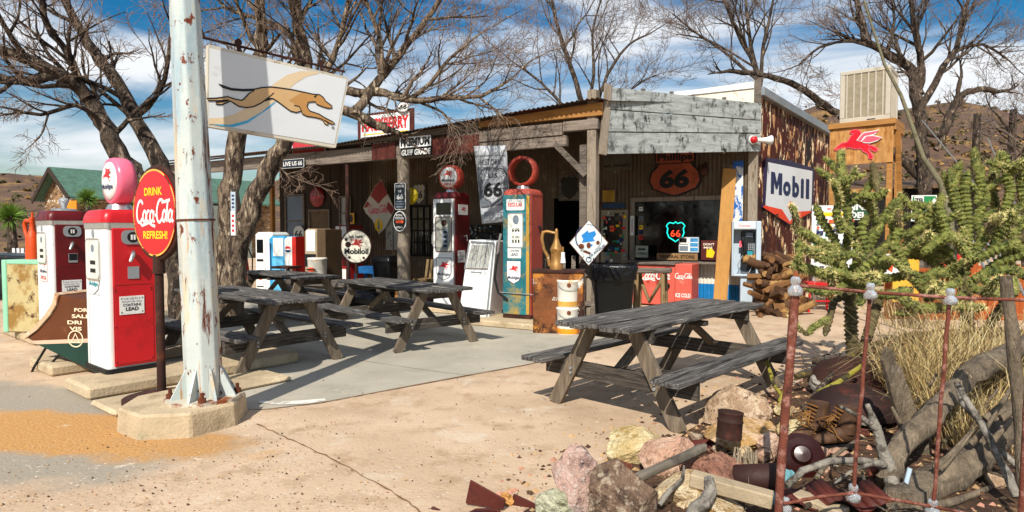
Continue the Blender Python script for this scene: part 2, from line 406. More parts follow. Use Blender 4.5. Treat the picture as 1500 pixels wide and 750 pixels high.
n1 = N.new('ShaderNodeTexNoise'); n1.inputs['Scale'].default_value = 2.3; n1.inputs['Detail'].default_value = 9; n1.inputs['Roughness'].default_value = .56; n1.inputs['Distortion'].default_value = .5
L.new(mp.outputs[0], n1.inputs['Vector'])
rp = N.new('ShaderNodeMapRange'); rp.inputs[1].default_value = .38; rp.inputs[2].default_value = .66; rp.interpolation_type = 'SMOOTHSTEP'
L.new(n1.outputs['Fac'], rp.inputs[0])
mx = N.new('ShaderNodeMix'); mx.data_type = 'RGBA'; mx.inputs[7].default_value = (14.5, 14.9, 15.4, 1)
hs = N.new('ShaderNodeHueSaturation'); hs.inputs['Saturation'].default_value = 1.6; hs.inputs['Value'].default_value = 1.35
L.new(sky.outputs[0], hs.inputs['Color'])
L.new(rp.outputs[0], mx.inputs[0]); L.new(hs.outputs[0], mx.inputs[6]); L.new(mx.outputs[2], bg.inputs['Color'])
bg.inputs['Strength'].default_value = .053
vs_ = sc.view_settings; vs_.view_transform = 'Standard'; vs_.look = 'None'; vs_.exposure = .33; vs_.gamma = 1
sc.cycles.max_bounces = 6; sc.cycles.diffuse_bounces = 3; sc.cycles.use_denoising = True

# ---------------------------------------------------------------- ground
def ground_mat():
    m = bpy.data.materials.new('ground'); m.use_nodes = True
    nt = m.node_tree; N = nt.nodes; L = nt.links; b = N['Principled BSDF']; b.inputs['Roughness'].default_value = .92; b.inputs['Specular IOR Level'].default_value = .2
    tc = N.new('ShaderNodeTexCoord')
    def nz(s, d=6, ro=.6, st=None):
        n = N.new('ShaderNodeTexNoise'); n.inputs['Scale'].default_value = s; n.inputs['Detail'].default_value = d; n.inputs['Roughness'].default_value = ro
        L.new(tc.outputs['Object'], n.inputs['Vector']); return n.outputs['Fac']
    def mr(s, a, bb, c=0, d=1):
        r = N.new('ShaderNodeMapRange'); r.inputs[1].default_value = a; r.inputs[2].default_value = bb; r.inputs[3].default_value = c; r.inputs[4].default_value = d
        L.new(s, r.inputs[0]); return r.outputs[0]
    def mix(f, a, c):
        x = N.new('ShaderNodeMix'); x.data_type = 'RGBA'; L.new(f, x.inputs[0])
        if isinstance(a, str): x.inputs[6].default_value = lin(a)
        else: L.new(a, x.inputs[6])
        if isinstance(c, str): x.inputs[7].default_value = lin(c)
        else: L.new(c, x.inputs[7])
        return x.outputs[2]
    def ma(op, a, c):
        x = N.new('ShaderNodeMath'); x.operation = op
        for i, q in enumerate((a, c)):
            if isinstance(q, (int, float)): x.inputs[i].default_value = q
            else: L.new(q, x.inputs[i])
        return x.outputs[0]
    def blob(cx, cy, ang, rx, ry, amp=.55):
        mp = N.new('ShaderNodeMapping'); mp.vector_type = 'TEXTURE'; mp.inputs['Location'].default_value = (cx, cy, 0); mp.inputs['Rotation'].default_value = (0, 0, ang); mp.inputs['Scale'].default_value = (rx, ry, 1)
        L.new(tc.outputs['Object'], mp.inputs['Vector'])
        ln = N.new('ShaderNodeVectorMath'); ln.operation = 'LENGTH'; L.new(mp.outputs[0], ln.inputs[0])
        return ma('ADD', ln.outputs['Value'], ma('MULTIPLY', ma('SUBTRACT', nz(2.2, 7, .65), .5), amp * 2))
    c = mix(mr(nz(.8), .38, .62), '#b29a80', '#c4ac92')
    c = mix(mr(nz(3.3, 8, .7), .52, .68), c, '#a0866a')
    c = mix(mr(nz(1.5, 8, .7), .56, .72), c, '#c9bda9')
    # distance: rosier dirt far away
    # exposed aggregate
    vo = N.new('ShaderNodeTexVoronoi'); vo.inputs['Scale'].default_value = 38; L.new(tc.outputs['Object'], vo.inputs['Vector'])
    hv = N.new('ShaderNodeSeparateColor'); L.new(vo.outputs['Color'], hv.inputs[0])
    pe = ma('MULTIPLY', mr(vo.outputs['Distance'], .22, .32, 1, 0), mr(hv.outputs[0], .66, .68))
    near = mr(blob(-2.3, 3.0, 0, 3.6, 1.25), .7, 1.1, 1, .3)
    pe = ma('MULTIPLY', pe, near)
    pc = mix(hv.outputs[1], '#5d4534', '#d8cdbc')
    # left grey pavement
    c = mix(ma('MULTIPLY', mr(blob(-4.6, 4.9, R(-20), 2.9, 1.25, .25), .8, .95, 1, 0), .95), c, '#938b7d')
    # spilt sand
    sand = mix(mr(nz(60, 4), .4, .6), '#a67b49', '#c0945e')
    c = mix(mr(blob(-3.4, 4.62, R(-16), 1.75, .46, .5), .75, 1.0, 1, 0), c, sand)
    c = mix(ma('MULTIPLY', mr(nz(.55, 9, .66), .52, .66), .55), c, '#8f7a64')
    c = mix(mr(nz(5, 9, .75), .6, .7), c, '#d0c2ae')
    c = mix(pe, c, pc)
    # dark litter flecks
    fl = ma('MULTIPLY', mr(nz(24, 4, .7), .69, .72), mr(nz(1.1), .45, .6))
    c = mix(fl, c, '#6a4a34')
    L.new(c, b.inputs['Base Color'])
    bp = N.new('ShaderNodeBump'); bp.inputs['Strength'].default_value = .35; bp.inputs['Distance'].default_value = .02
    L.new(ma('ADD', nz(30, 8, .7), ma('MULTIPLY', vo.outputs['Distance'], .4)), bp.inputs['Height']); L.new(bp.outputs[0], b.inputs['Normal'])
    return m
gm = MB(ground_mat()); gm.add([(-400, -60, 0), (400, -60, 0), (400, 400, 0), (-400, 400, 0)], [(0, 1, 2, 3)])
struct('ground', gm)
slab_m = mat('slab_concrete', '#a29c8e', .9, var=.14, vs=1.1, bump=.25, bs=40, layers=[('#8b8879', 1.4, .52, .7), ('#bcae98', 3, .58, .74), ('#96866e', 8, .62, .72)])
rng = random.Random(5)
sp = [(383, 600), (420, 597), (470, 590), (560, 573), (650, 556), (750, 538), (830, 524), (905, 506), (960, 486), (1000, 466), (900, 436), (700, 424), (400, 424), (250, 455), (120, 520), (250, 560), (340, 600)]
sb = MB(slab_m); pts = [G(x, y) for x, y in sp]
sb.add([(p.x, p.y, .004) for p in pts], [tuple(range(len(pts)))])
struct('concrete_slab', sb)
crack_m = mat('joint_dirt', '#7a5a3e', .95, var=.3, bump=.2)
def crack(pp, w):
    mb = MB(crack_m); q = [G(*a) for a in pp]; P = []
    for i in range(len(q) - 1):
        for k in range(12):
            P.append(q[i].lerp(q[i + 1], k / 12) + V((rng.uniform(-.01, .01), rng.uniform(-.01, .01), 0)))
    vs = []; fs = []
    for i, p in enumerate(P):
        d = (P[min(i + 1, len(P) - 1)] - P[max(0, i - 1)]).normalized(); n = V((-d.y, d.x, 0)); ww = w * rng.uniform(.3, 1)
        vs += [(p + n * ww).to_tuple()[:2] + (.006,), (p - n * ww).to_tuple()[:2] + (.006,)]
    for i in range(len(P) - 1): fs.append((2 * i, 2 * i + 1, 2 * i + 3, 2 * i + 2))
    mb.add(vs, fs); struct('pavement_joint', mb)
crack([(375, 622), (450, 655), (560, 712), (640, 765)], .007)
crack([(383, 601), (470, 591), (560, 574), (750, 539), (905, 507)], .012)
crack([(470, 520), (640, 545), (700, 552)], .005)
mk = MB(mat('spilt_white_paint', '#d8d4cb', .8, var=.1, bump=0, layers=[('#a8a294', 9, .5, .6)]))
def pp(L_, z): return [(G(x, y).x, G(x, y).y, z) for x, y in L_]
P = pp([(378, 587), (400, 590), (440, 588), (475, 585), (478, 588), (450, 593), (410, 594), (380, 592)], .009)
mk.add(P, [tuple(range(len(P)))]); struct('road_paint_smear', mk)

# ---------------------------------------------------------------- hills
crest = [(-900, 262), (-300, 256), (0, 254), (120, 259), (220, 268), (330, 268), (450, 262), (600, 285), (900, 262), (1080, 200), (1180, 160), (1203, 153), (1240, 166), (1320, 158), (1400, 148), (1500, 168), (1800, 190), (2600, 240)]
def crest_y(px):
    for a, b in zip(crest, crest[1:]):
        if px <= b[0]:
            return a[1] + (b[1] - a[1]) * max(0, (px - a[0])) / (b[0] - a[0])
    return crest[-1][1]
hm = MB(mat('hill_earth', '#5a4434', .95, var=.3, vs=.05, bump=.6, bs=.6, layers=[('#84663c', .2, .52, .64), ('#46342a', .5, .52, .62), ('#3f3526', .9, .6, .65)])); hm.smooth = True
nu, nv = 150, 26; vs = []
for i in range(nu):
    px = -900 + 3500 * i / (nu - 1)
    zc = CH + (340 - crest_y(px)) / F * 130
    for j in range(nv):
        t = j / (nv - 1); Y = 42 + 108 * t
        s = min(1, max(0, (Y - 42) / 88)); h = zc * (s ** 1.25)
        if Y > 130: h = zc * (1 - .35 * ((Y - 130) / 20) ** 1.5)
        x = (px - 750) / F * Y
        h += (noise.fractal(V((x * .06, Y * .06, 3)), 1, 2, 5)) * 2.2 * s * (1 if Y < 125 else .35)
        vs.append((x, Y, max(h, -.2) - .3 * (1 - s)))
hm.add(vs, [(i * nv + j, (i + 1) * nv + j, (i + 1) * nv + j + 1, i * nv + j + 1) for i in range(nu - 1) for j in range(nv - 1)])
hill = struct('hills', hm)
def hill_z(x, Y):
    px = x / Y * F + 750; zc = CH + (340 - crest_y(px)) / F * 130; s = min(1, max(0, (Y - 42) / 88))
    return zc * s ** 1.25 + noise.fractal(V((x * .06, Y * .06, 3)), 1, 2, 5) * 2.2 * s
scr = MB(mat('scrub', '#4f4a30', .95, var=.4, vs=.2, bump=0))
scr.use(mat('dry_scrub', '#8c6e40', .95, var=.4, vs=.2, bump=0))
rng = random.Random(11)
for k in range(1500):
    Y = 45 + 84 * rng.random() ** .8; px = rng.choice((rng.uniform(-60, 560), rng.uniform(1000, 1600), rng.uniform(1100, 1560)))
    x = (px - 750) / F * Y; z = hill_z(x, Y) - .1; r = rng.uniform(.25, .8)
    scr.use(scr.ms[rng.choice((0, 0, 1))])
    for q in range(9):
        a = rng.uniform(0, 2 * pi); e = rng.uniform(.1, 1.4); d = V((math.cos(a) * math.cos(e), math.sin(a) * math.cos(e), math.sin(e)))
        p = V((x, Y, z)) + d * r * .5; t = d.orthogonal().normalized() * r * .45; u = d.cross(t).normalized() * r * .45
        scr.add([p - t + d * r * .1, p + t, p + u + d * r * .5, p - u], [(0, 1, 2), (0, 3, 1)])
o = scr.build('scrub'); o['kind'] = 'stuff'
# ================================================================ store building
BA = R(-30)
CN = V((4.92, 12.5, 0))
B = Frame(CN, BA)                        # local x along the front (0 at the corner, negative leftwards), y inwards
store = thing('general_store', 'long low weathered wood and tin general store with a deep dark porch', 'store', CN, BA)
YB = -3.51; XP = -2.08; XL = -14.2       # porch beam plane, right post, left end
ZB = 2.97
def corr(mb, x0, x1, z0, z1, y, pitch=.09, amp=.014, axis='x'):
    n = max(2, int((x1 - x0) / pitch * 6)); vs = []
    for i in range(n + 1):
        x = x0 + (x1 - x0) * i / n; yy = y - amp + amp * math.cos(2 * pi * x / pitch)
        vs += [(x, yy, z0), (x, yy, z1)]
    mb.add(vs, [(2 * i, 2 * i + 2, 2 * i + 3, 2 * i + 1) for i in range(n)], True)
# counter window from the photograph
cwx0, cwt = B.hit(930, 294); cwx1, _ = B.hit(1057, 294); cwz0 = B.hit(1000, 382)[1]; cwt = B.hit(1000, 294)[1]
# --- front wall of tin, with a hole at the counter window
mb = MB(corr_old)
def wallpiece(x0, x1, z0, z1): corr(mb, x0, x1, z0, z1, 0)
XD1, XD0 = B.hit(868, 300)[0], B.hit(812, 300)[0]           # dark doorway
wallpiece(cwx1, -.02, cwz0, 4.0); wallpiece(cwx0, cwx1, cwt, 4.0); wallpiece(XD1, cwx0, .0, 4.0)
wallpiece(XD0, XD1, 2.3, 4.0)
xk = B.hit(540, 300)[0]
wallpiece(xk, XD0, 0, 4.0)
mb.build('tin_wall', store)
mb = MB(corr_white); corr(mb, cwx0, -.02, .42, cwz0, .0, .075, .016); mb.build('white_tin_panel', store)
mb = MB(corr_blue); corr(mb, cwx0, -.02, 0.0, .42, -.002, .075, .016); mb.build('blue_tin_panel', store)
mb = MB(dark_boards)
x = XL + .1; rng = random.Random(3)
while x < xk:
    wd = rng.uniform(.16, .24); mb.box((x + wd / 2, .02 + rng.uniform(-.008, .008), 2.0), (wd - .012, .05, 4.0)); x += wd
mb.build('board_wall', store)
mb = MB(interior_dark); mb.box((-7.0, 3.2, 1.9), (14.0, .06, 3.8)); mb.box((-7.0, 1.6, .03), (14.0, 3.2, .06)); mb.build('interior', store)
# frames and counter
mb = MB(post_wood)
mb.b2((cwx0 - .09, -.05, cwz0), (cwx0, .06, cwt + .09)); mb.b2((cwx1, -.05, cwz0), (cwx1 + .09, .06, cwt + .09)); mb.b2((cwx0, -.05, cwt), (cwx1, .06, cwt + .09))
f = mb.build('counter_window', store, bevel=.005)
mb = MB(old_wood); mb.b2((cwx0 - .15, -.34, cwz0 - .05), (cwx1 + .15, .12, cwz0)); mb.build('sill', f, bevel=.006)
mb = MB(dark_glass); mb.b2((cwx0, .03, cwz0), (cwx1, .04, cwt)); mb.build('pane', f)
# sticker-covered door leaf left of the counter window
x0, z1 = B.hit(882, 308); x1, _ = B.hit(921, 308)
mb = MB(mat('sticker_door', '#8f8672', .7, var=.2)); mb.b2((x0, -.06, .1), (x1, -.03, z1))
mb.use(dark_glass); mb.rect(x0 + .06, z1 - .95, x1 - .12, z1 - .14, -.064)
mb.use(old_wood); mb.rect(x0 + .22, .5, x1 - .14, 1.02, -.064)
rng = random.Random(8)
stk = [white_clean, red_ink, yellow_ink, teal_ink, black_ink, orange_ink, green_ink, grey_ink, navy_ink]
for k in range(60):
    cx = rng.uniform(x0 + .05, x1 - .05); cz = rng.uniform(z1 - 1.35, z1 - .05); s = rng.uniform(.02, .06)
    mb.use(rng.choice(stk)); y = -.066 - .0008 * k
    if rng.random() < .5: mb.flat(ell(cx, cz, s * .7, s * .7, 12), y)
    else: mb.rect(cx - s, cz - s * .6, cx + s, cz + s * .6, y)
d = mb.build('sticker_door', store, bevel=0)
mb = MB(galv); mb.lathe([(.02, 0), (.035, .02), (.035, .05), (.0, .06)], 12, (x1 - .05, -.12, .95)); mb.build('handle', d)
# windows on the left wall
def window(px0, py0, px1, py1, m, fm, nx=1, nz_=2):
    a, zt = B.hit(px0, py0); b, _ = B.hit(px1, py0); zb = B.hit((px0 + px1) / 2, py1)[1]
    mb = MB(fm); w_ = .06
    mb.b2((a - w_, -.05, zb - w_), (a, .0, zt + w_)); mb.b2((b, -.05, zb - w_), (b + w_, .0, zt + w_)); mb.b2((a, -.05, zt), (b, .0, zt + w_)); mb.b2((a, -.05, zb - w_), (b, .0, zb))
    for i in range(1, nx): xx = a + (b - a) * i / nx; mb.b2((xx - .018, -.04, zb), (xx + .018, -.012, zt))
    for i in range(1, nz_): zz = zb + (zt - zb) * i / nz_; mb.b2((a, -.043, zz - .018), (b, -.014, zz + .018))
    f = mb.build('window', store, bevel=.003)
    mb = MB(m); mb.b2((a, -.012, zb), (b, -.008, zt)); mb.build('pane', f)
    return a, b, zb, zt
blue_pane = mat('blue_grey_pane', '#4a5666', .15, var=.3, vs=1.5, bump=0)
window(420, 288, 445, 360, blue_pane, old_wood, 1, 2)
window(500, 290, 513, 335, mat('pale_pane', '#8d9292', .3, var=.2, bump=0), old_wood, 1, 2)
a, b, zb, zt = window(604, 304, 630, 372, dark_glass, interior_dark, 3, 4)
window(455, 310, 482, 395, mat('board_pane', '#5a4a38', .8, var=.3), old_wood, 1, 1)
# bottle wall between the pumps
bx0, bz1 = B.hit(688, 330); bx1, _ = B.hit(735, 330); bz0 = B.hit(700, 357)[1]
mb = MB(mat('bottle_shelf_dark', '#1c1a1a', .6, var=.3)); mb.b2((bx0, -.12, bz0 - .9), (bx1, -.04, bz1))
rng = random.Random(4)
for k in range(90):
    cx = rng.uniform(bx0 + .04, bx1 - .04); cz = rng.uniform(bz0, bz1 - .03)
    mb.use(rng.choice((dial_white, grey_ink, black_ink, brass, grey_ink)))
    mb.lathe([(.0, -.03), (.022, -.025), (.022, .0)], 6, (cx, -.125, cz), 'y')
mb.build('bottle_end_panel', store)
# porch beam, fascia, posts, joists, roof
mb = MB(beam_wood)
ends = [(XL, -9.3), (-9.28, -7.2), (-4.05, -2.5)]
mb.b2((XL, YB - .06, ZB + .02), (-8.6, YB + .04, ZB + .30)); mb.b2((-8.58, YB - .07, ZB), (-5.6, YB + .04, ZB + .29))
mb.b2((-5.58, YB - .06, ZB), (-2.55, YB + .04, ZB + .185)); mb.b2((-5.0, YB - .085, ZB + .188), (-2.62, YB + .03, ZB + .40))
mb.b2((-2.6, YB - .10, ZB + .24), (XP + .12, YB + .02, ZB + .41))
mb.build('porch_beam', store, bevel=.008)
for px0, px1 in ((545, 580), (634, 702)):
    mb = MB(red_rust)
    xa = B.hit(px0, 200, YB - .08)[0]; xb = B.hit(px1, 200, YB - .08)[0]
    mb.b2((xa, YB - .094, ZB + .01), (xb, YB - .09, ZB + .34)); mb.build('rusted_beam_plate', store)
mb = MB(yellow_wood); mb.prism([(-4.3, ZB + .455), (XP + .2, ZB + .455), (XP + .2, ZB + .67), (-4.3, ZB + .565)], YB - .12, YB - .05); mb.build('fascia_board', store, bevel=.006)
mb = MB(old_wood); mb.prism([(XL, ZB + .31), (-4.32, ZB + .40), (-4.32, ZB + .56), (-8.0, ZB + .385), (XL, ZB + .345)], YB - .1, YB - .04); mb.build('fascia_board', store)
def rz(x): return ZB + (.36 + .34 * max(0, min(1, (x + 8.0) / (XP + 8.0))))
mb = MB(old_wood)
for i in range(17):
    x = XL + .3 + i * (XP - XL - .3) / 16; mb.bar((x, YB - .02, rz(x) - .13), (x, .0, 3.88 - .3 * (x < -7)), .05, .1)
mb.build('rafter', store)
def post(x, r, m, z1=ZB, square=0, y=YB, lean=0):
    mb = MB(m)
    if square: mb.bar((x, y, 0), (x + lean, y, z1), square, square, (0, 1, 0))
    else:
        mb.tube([(x + .01 * math.sin(k * 2), y + .01 * math.cos(k * 3), z1 * k / 8) for k in range(9)], [r * (1.08 - .012 * k) for k in range(9)], 12)
    return mb.build('porch_post', store, bevel=.006 if square else 0)
post(B.hit(592, 400, YB)[0], .125, post_wood)
post(B.hit(510, 380, YB)[0], .045, dark_rust, ZB + .02)
post(XP, 0, post_wood, ZB + .9, .16); post(XP - .21, 0, old_wood, ZB + .02, .13, YB + .12)
post(XL + .15, 0, post_wood, ZB + .03, .14)
post(B.hit(407, 320, 0)[0], 0, yellow_wood, 3.2, .12, -.2)
mb = MB(old_wood); mb.bar((XP - .68, YB - .06, ZB + .05), (XP - .1, YB - .06, ZB - .52), .09, .09); mb.build('knee_brace', store, bevel=.006)
# roof sheets
def roofpiece(x0, x1, y0, z0, y1, z1, m, nm):
    mb = MB(m); n = int((x1 - x0) / .09 * 4); top = []; 
    for i in range(n + 1):
        x = x0 + (x1 - x0) * i / n; dz = .016 * math.cos(2 * pi * x / .09)
        top += [(x, y0, (rz(x) if z0 is None else z0) + dz), (x, y1, z1 + dz)]
    mb.add(top, [(2 * i, 2 * i + 2, 2 * i + 3, 2 * i + 1) for i in range(n)], True)
    return mb.build(nm, store)
roofpiece(XL - .2, XP + .25, YB - .3, None, .0, 4.02, roof_tin, 'porch_roof')
roofpiece(XL - .2, -1.9, .0, 4.024, 4.5, 4.32, roof_tin, 'main_roof')
mb = MB(roof_tin)      # triangular sheet that closes the porch towards the corner
mb.add([(XP + .25, YB - .1, 3.66), (.0, -.02, 4.06), (XP + .25, -.02, 4.02)], [(0, 1, 2)]); mb.build('porch_roof_corner', store)
# slanting plank gable between porch post and corner
Pl0 = B.hit(893, 128, YB - .1); 
Lw = B.w(XP + .1, YB - .12); Rw = CN + V((.03, -.1, 0))
GA = math.atan2(Rw.y - Lw.y, Rw.x - Lw.x); GF = Frame(Lw, GA)
def gq(pts_, y0, y1, mbx): mbx.prism([GF.hit(a, b) for a, b in pts_], y0, y1)
mb = MB(peel_white)
rows = [((892, 128), (1113.5, 152), (1113.5, 176), (889, 160)), ((889, 161.5), (1113.5, 177.5), (1113, 195), (886, 193)), ((886, 194.5), (1113, 196.5), (1112, 222), (882, 226))]
for i, q in enumerate(rows): gq(q, -.03 - .006 * (i % 2), .0, mb)
gb = mb.build('gable_planks', None, bevel=.004); gb.location = Lw; gb.rotation_euler.z = GA
mb = MB(post_wood); gq(((885, 122), (894, 126), (886, 228), (876, 226)), -.05, -.005, mb)
ge = mb.build('gable_end_trim', None, bevel=.004); ge.location = Lw; ge.rotation_euler.z = GA
mb = MB(old_wood)
for px, py in ((943, 135), (985, 139), (1017, 143), (1062, 147)):
    a, z = GF.hit(px, py); mb.box((a, .02, z - .05), (.05, .06, .22))
gn = mb.build('gable_stud', None); gn.location = Lw; gn.rotation_euler.z = GA
for o in (gb, ge, gn):
    o.parent = store; o.matrix_parent_inverse = Matrix.Identity(4)
    o.location = (XP + .1, YB - .12, 0); o.rotation_euler.z = GA - BA
# parapet of peeling paint over the corner
px0, pz0 = B.hit(986, 137); px1, pz1 = B.hit(1114, 119)
mb = MB(peel_cream); mb.prism([(px0, 3.9), (.05, 3.9), (.05, pz1), (px0, pz0)], -.06, -.03)
mb.build('parapet', store)
mb = MB(old_wood); mb.b2((-.07, -.1, 3.85), (.06, -.064, pz1 + .02)); mb.use(white_paint); mb.b2((px0, -.09, pz0 - .09), (-.08, -.064, pz0 + .01)); mb.build('parapet_trim', store, bevel=.004)
# corner post and painted trim
mb = MB(post_wood); mb.b2((-.16, -.14, 0), (.02, -.03, 3.6)); mb.build('corner_post', store, bevel=.008)
# peeling side wall
SA = math.atan2(.719, .695); S = Frame(CN + V((.03, .0, 0)), SA)
sx1, sz1 = S.hit(1215, 197); _, sz0 = S.hit(1119, 140)
mb = MB(peel_maroon); n = int(sx1 / .2); vs = []
for i in range(n * 6 + 1):
    x = sx1 * i / (n * 6); yy = .012 * math.cos(2 * pi * x / .2); zt = sz0 + (sz1 - sz0) * i / (n * 6)
    vs += [(x, yy, 0), (x, yy, zt)]
mb.add(vs, [(2 * i, 2 * i + 2, 2 * i + 3, 2 * i + 1) for i in range(n * 6)], True)
mb.add([(sx1, 0, 0), (sx1, 3, 0), (sx1, 3, sz1), (sx1, 0, sz1)], [(0, 1, 2, 3)])
o = mb.build('side_wall', store); o.location = (S.o - CN); o.location = (B.x.dot(S.o - CN), B.y.dot(S.o - CN), 0); o.rotation_euler.z = SA - BA
mb = MB(galv); mb.prism([(-.1, sz0 - .05), (sx1 + .1, sz1 - .07), (sx1 + .1, sz1 + .1), (-.1, sz0 + .12)], -.12, .05)
o = mb.build('roof_edge_trim', store, bevel=.01); o.location = (B.x.dot(S.o - CN), B.y.dot(S.o - CN), 0); o.rotation_euler.z = SA - BA

def on(fr, px, py, y=0.0):
    """world point on a frame's plane and its frame-local (x,z)"""
    x, z = fr.hit(px, py, y); return fr.w(x, y, z)
def span(fr, px0, py0, px1, py1, y=0.0):
    xa, za = fr.hit(px0, (py0 + py1) / 2, y); xb, zb = fr.hit(px1, (py0 + py1) / 2, y)
    zt = fr.hit((px0 + px1) / 2, py0, y)[1]; zl = fr.hit((px0 + px1) / 2, py1, y)[1]
    return xa, zl, xb, zt
def sign(name, label, cat, fr, px0, py0, px1, py1, y=0., group=None):
    xa, zl, xb, zt = span(fr, px0, py0, px1, py1, y)
    t = thing(name, label, cat, fr.w((xa + xb) / 2, y, zl), fr.a, group)
    return t, xb - xa, zt - zl
def boxsign(t, w_, h_, m, edge=None, th=.015, r=0):
    mb = MB(edge or m); P = rrect(-w_ / 2, 0, w_ / 2, h_, r) if r else [(-w_ / 2, 0), (w_ / 2, 0), (w_ / 2, h_), (-w_ / 2, h_)]
    mb.prism(P, 0, th); mb.use(m)
    e = min(w_, h_) * .04
    mb.flat(rrect(-w_ / 2 + e, e, w_ / 2 - e, h_ - e, max(r - e, e)) , -.003)
    return mb.build('panel', t)

# ================================================================ picnic tables
def picnic(label, x, y, ang):
    L_, Wd, zt, zb, bo, bi, fs, fi = 2.42, .378, .781, .439, .765, .497, .607, .28
    H = L_ / 2; t = thing('picnic_table', label, 'picnic table', (x, y, 0), ang, 'weathered picnic tables')
    rng = random.Random(int(x * 100))
    mb = MB(table_wood); n = 5; bw = 2 * Wd / n
    for i in range(n):
        a = rng.uniform(-.025, .025); mb.box((a, -Wd + bw * (i + .5), zt - .02 + rng.uniform(-.005, .004)), (L_ + rng.uniform(-.05, .04), bw - .026, .04), Matrix.Rotation(rng.uniform(-.004, .004), 3, 'Z') @ Matrix.Rotation(rng.uniform(-.02, .02), 3, 'X') @ Matrix.Rotation(rng.uniform(-.004, .004), 3, 'Y'))
    mb.build('tabletop', t, bevel=.005)
    for s in (-1, 1):
        mb = MB(table_wood); q = (bo - bi) / 2
        for i in range(2): mb.box((rng.uniform(-.02, .02), s * (bi + q * (i + .5)), zb - .02), (L_ + rng.uniform(-.04, .02), q - .024, .04))
        mb.build('bench', t, bevel=.005)
    for e in (-1, 1):
        a = e * (H - fi)
        for s in (-1, 1):
            mb = MB(leg_wood); mb.bar((a, s * fs, .0), (a, s * .2, zt - .045), .045, .125, (0, 1, .45 * s))
            mb.build('leg', t, bevel=.004)
        mb = MB(table_wood_y); mb.bar((a - e * .047, -bo + .03, zb - .115), (a - e * .047, bo - .03, zb - .115), .042, .14); mb.build('bench_support', t, bevel=.004)
        mb = MB(table_wood_y); mb.bar((a - e * .047, -Wd + .03, zt - .095), (a - e * .047, Wd - .03, zt - .095), .042, .11); mb.build('top_cleat', t, bevel=.004)
        mb = MB(leg_wood); mb.bar((a - e * .09, 0, zb - .07), (e * .22, 0, zt - .06), .085, .042, (1, 0, 0)); mb.build('diagonal_brace', t, bevel=.004)
        mb = MB(galv)
        for s in (-1, 1):
            for zz in (zb - .1, zb - .14): mb.cyl((a + e * .022, s * (fs - .42 * .55 + .03), zz), (a + e * .036, s * (fs - .42 * .55 + .03), zz), .012, n=8)
        mb.build('bolt', t)
    mb = MB(table_wood_y); mb.bar((0, -Wd + .03, zt - .085), (0, Wd - .03, zt - .085), .085, .042, (0, 0, 1)); mb.build('centre_cleat', t, bevel=.004)
    return t
picnic('dark grey picnic table beside the rock pile, its open end towards the rocks', 1.46, 5.68, .804)
picnic('picnic table in front of the white pump with maroon sides', -1.588, 8.741, 2.298)
picnic('picnic table under the tree, close to the white octagonal pole', -3.148, 7.404, 2.452)
picnic('distant picnic table behind the others, near the vending machines', -3.95, 10.9, 2.35)

# ================================================================ left side: pole, coke disc, pumps
# footing
fc = G(271, 590, .15)
t = MB(concrete); c8 = [(.45 * math.cos(R(22.5 + 45 * k)), .45 * math.sin(R(22.5 + 45 * k))) for k in range(8)]
t.loft([[V((a * 1.03, b * 1.03, 0)) for a, b in c8], [V((a, b, .16)) for a, b in c8], [V((a * .97, b * .97, .18)) for a, b in c8]], smooth=False)
solo('pole_footing', 'octagonal chipped concrete footing under the rusty white pole', 'concrete footing', t, (fc.x, fc.y, 0), R(10), bevel=.012)
pole = thing('light_pole', 'tall octagonal rust-streaked pale pole bolted to a concrete footing', 'pole', (fc.x + .145, fc.y + .02, .18))
tilt = Matrix.Rotation(R(-1.75), 4, 'Y')
mb = MB(pole_paint); mb.T = tilt; c8 = [(math.cos(R(22.5 + 45 * k)), math.sin(R(22.5 + 45 * k))) for k in range(8)]
mb.loft([[V((a * r, b * r, z)) for a, b in c8] for r, z in ((.142, .02), (.136, .9), (.134, 1.42))], smooth=False)
mb.loft([[V((a * r, b * r, z)) for a, b in c8] for r, z in ((.138, 1.415), (.134, 1.46), (.107, 3.4), (.09, 5.2))], smooth=False)
mb.build('shaft', pole, bevel=.012, seg=2)
mb = MB(mat('base_steel', '#b9b2a2', .6, var=.2, bump=.2, layers=[('#7a3f1c', 4, .5, .6)]))
mb.loft([[V((a * .29, b * .29, z)) for a, b in c8] for z in (.0, .025)], smooth=False); mb.build('base_plate', pole, bevel=.004)
for k in range(8):
    a = R(45 * k); mb = MB(pole_paint)
    mb.T = Matrix.Rotation(a, 4, 'Z'); mb.prism([(.128, .025), (.25, .025), (.24, .05), (.13, .26)], -.008, .008); mb.build('gusset', pole)
for k in range(4):
    a = R(22.5 + 90 * k); p = V((.24 * math.cos(a), .24 * math.sin(a), .025)); mb = MB(rust)
    mb.cyl(p, p + V((0, 0, .035)), .03, n=6, smooth=False); mb.cyl(p + V((0, 0, .035)), p + V((0, 0, .075)), .014, n=8); mb.build('anchor_bolt', pole)
mb = MB(rust); mb.T = tilt; mb.loft([[V((a * .142, b * .142, z)) for a, b in c8] for z in (1.408, 1.422)], smooth=False); mb.build('seam_band', pole)

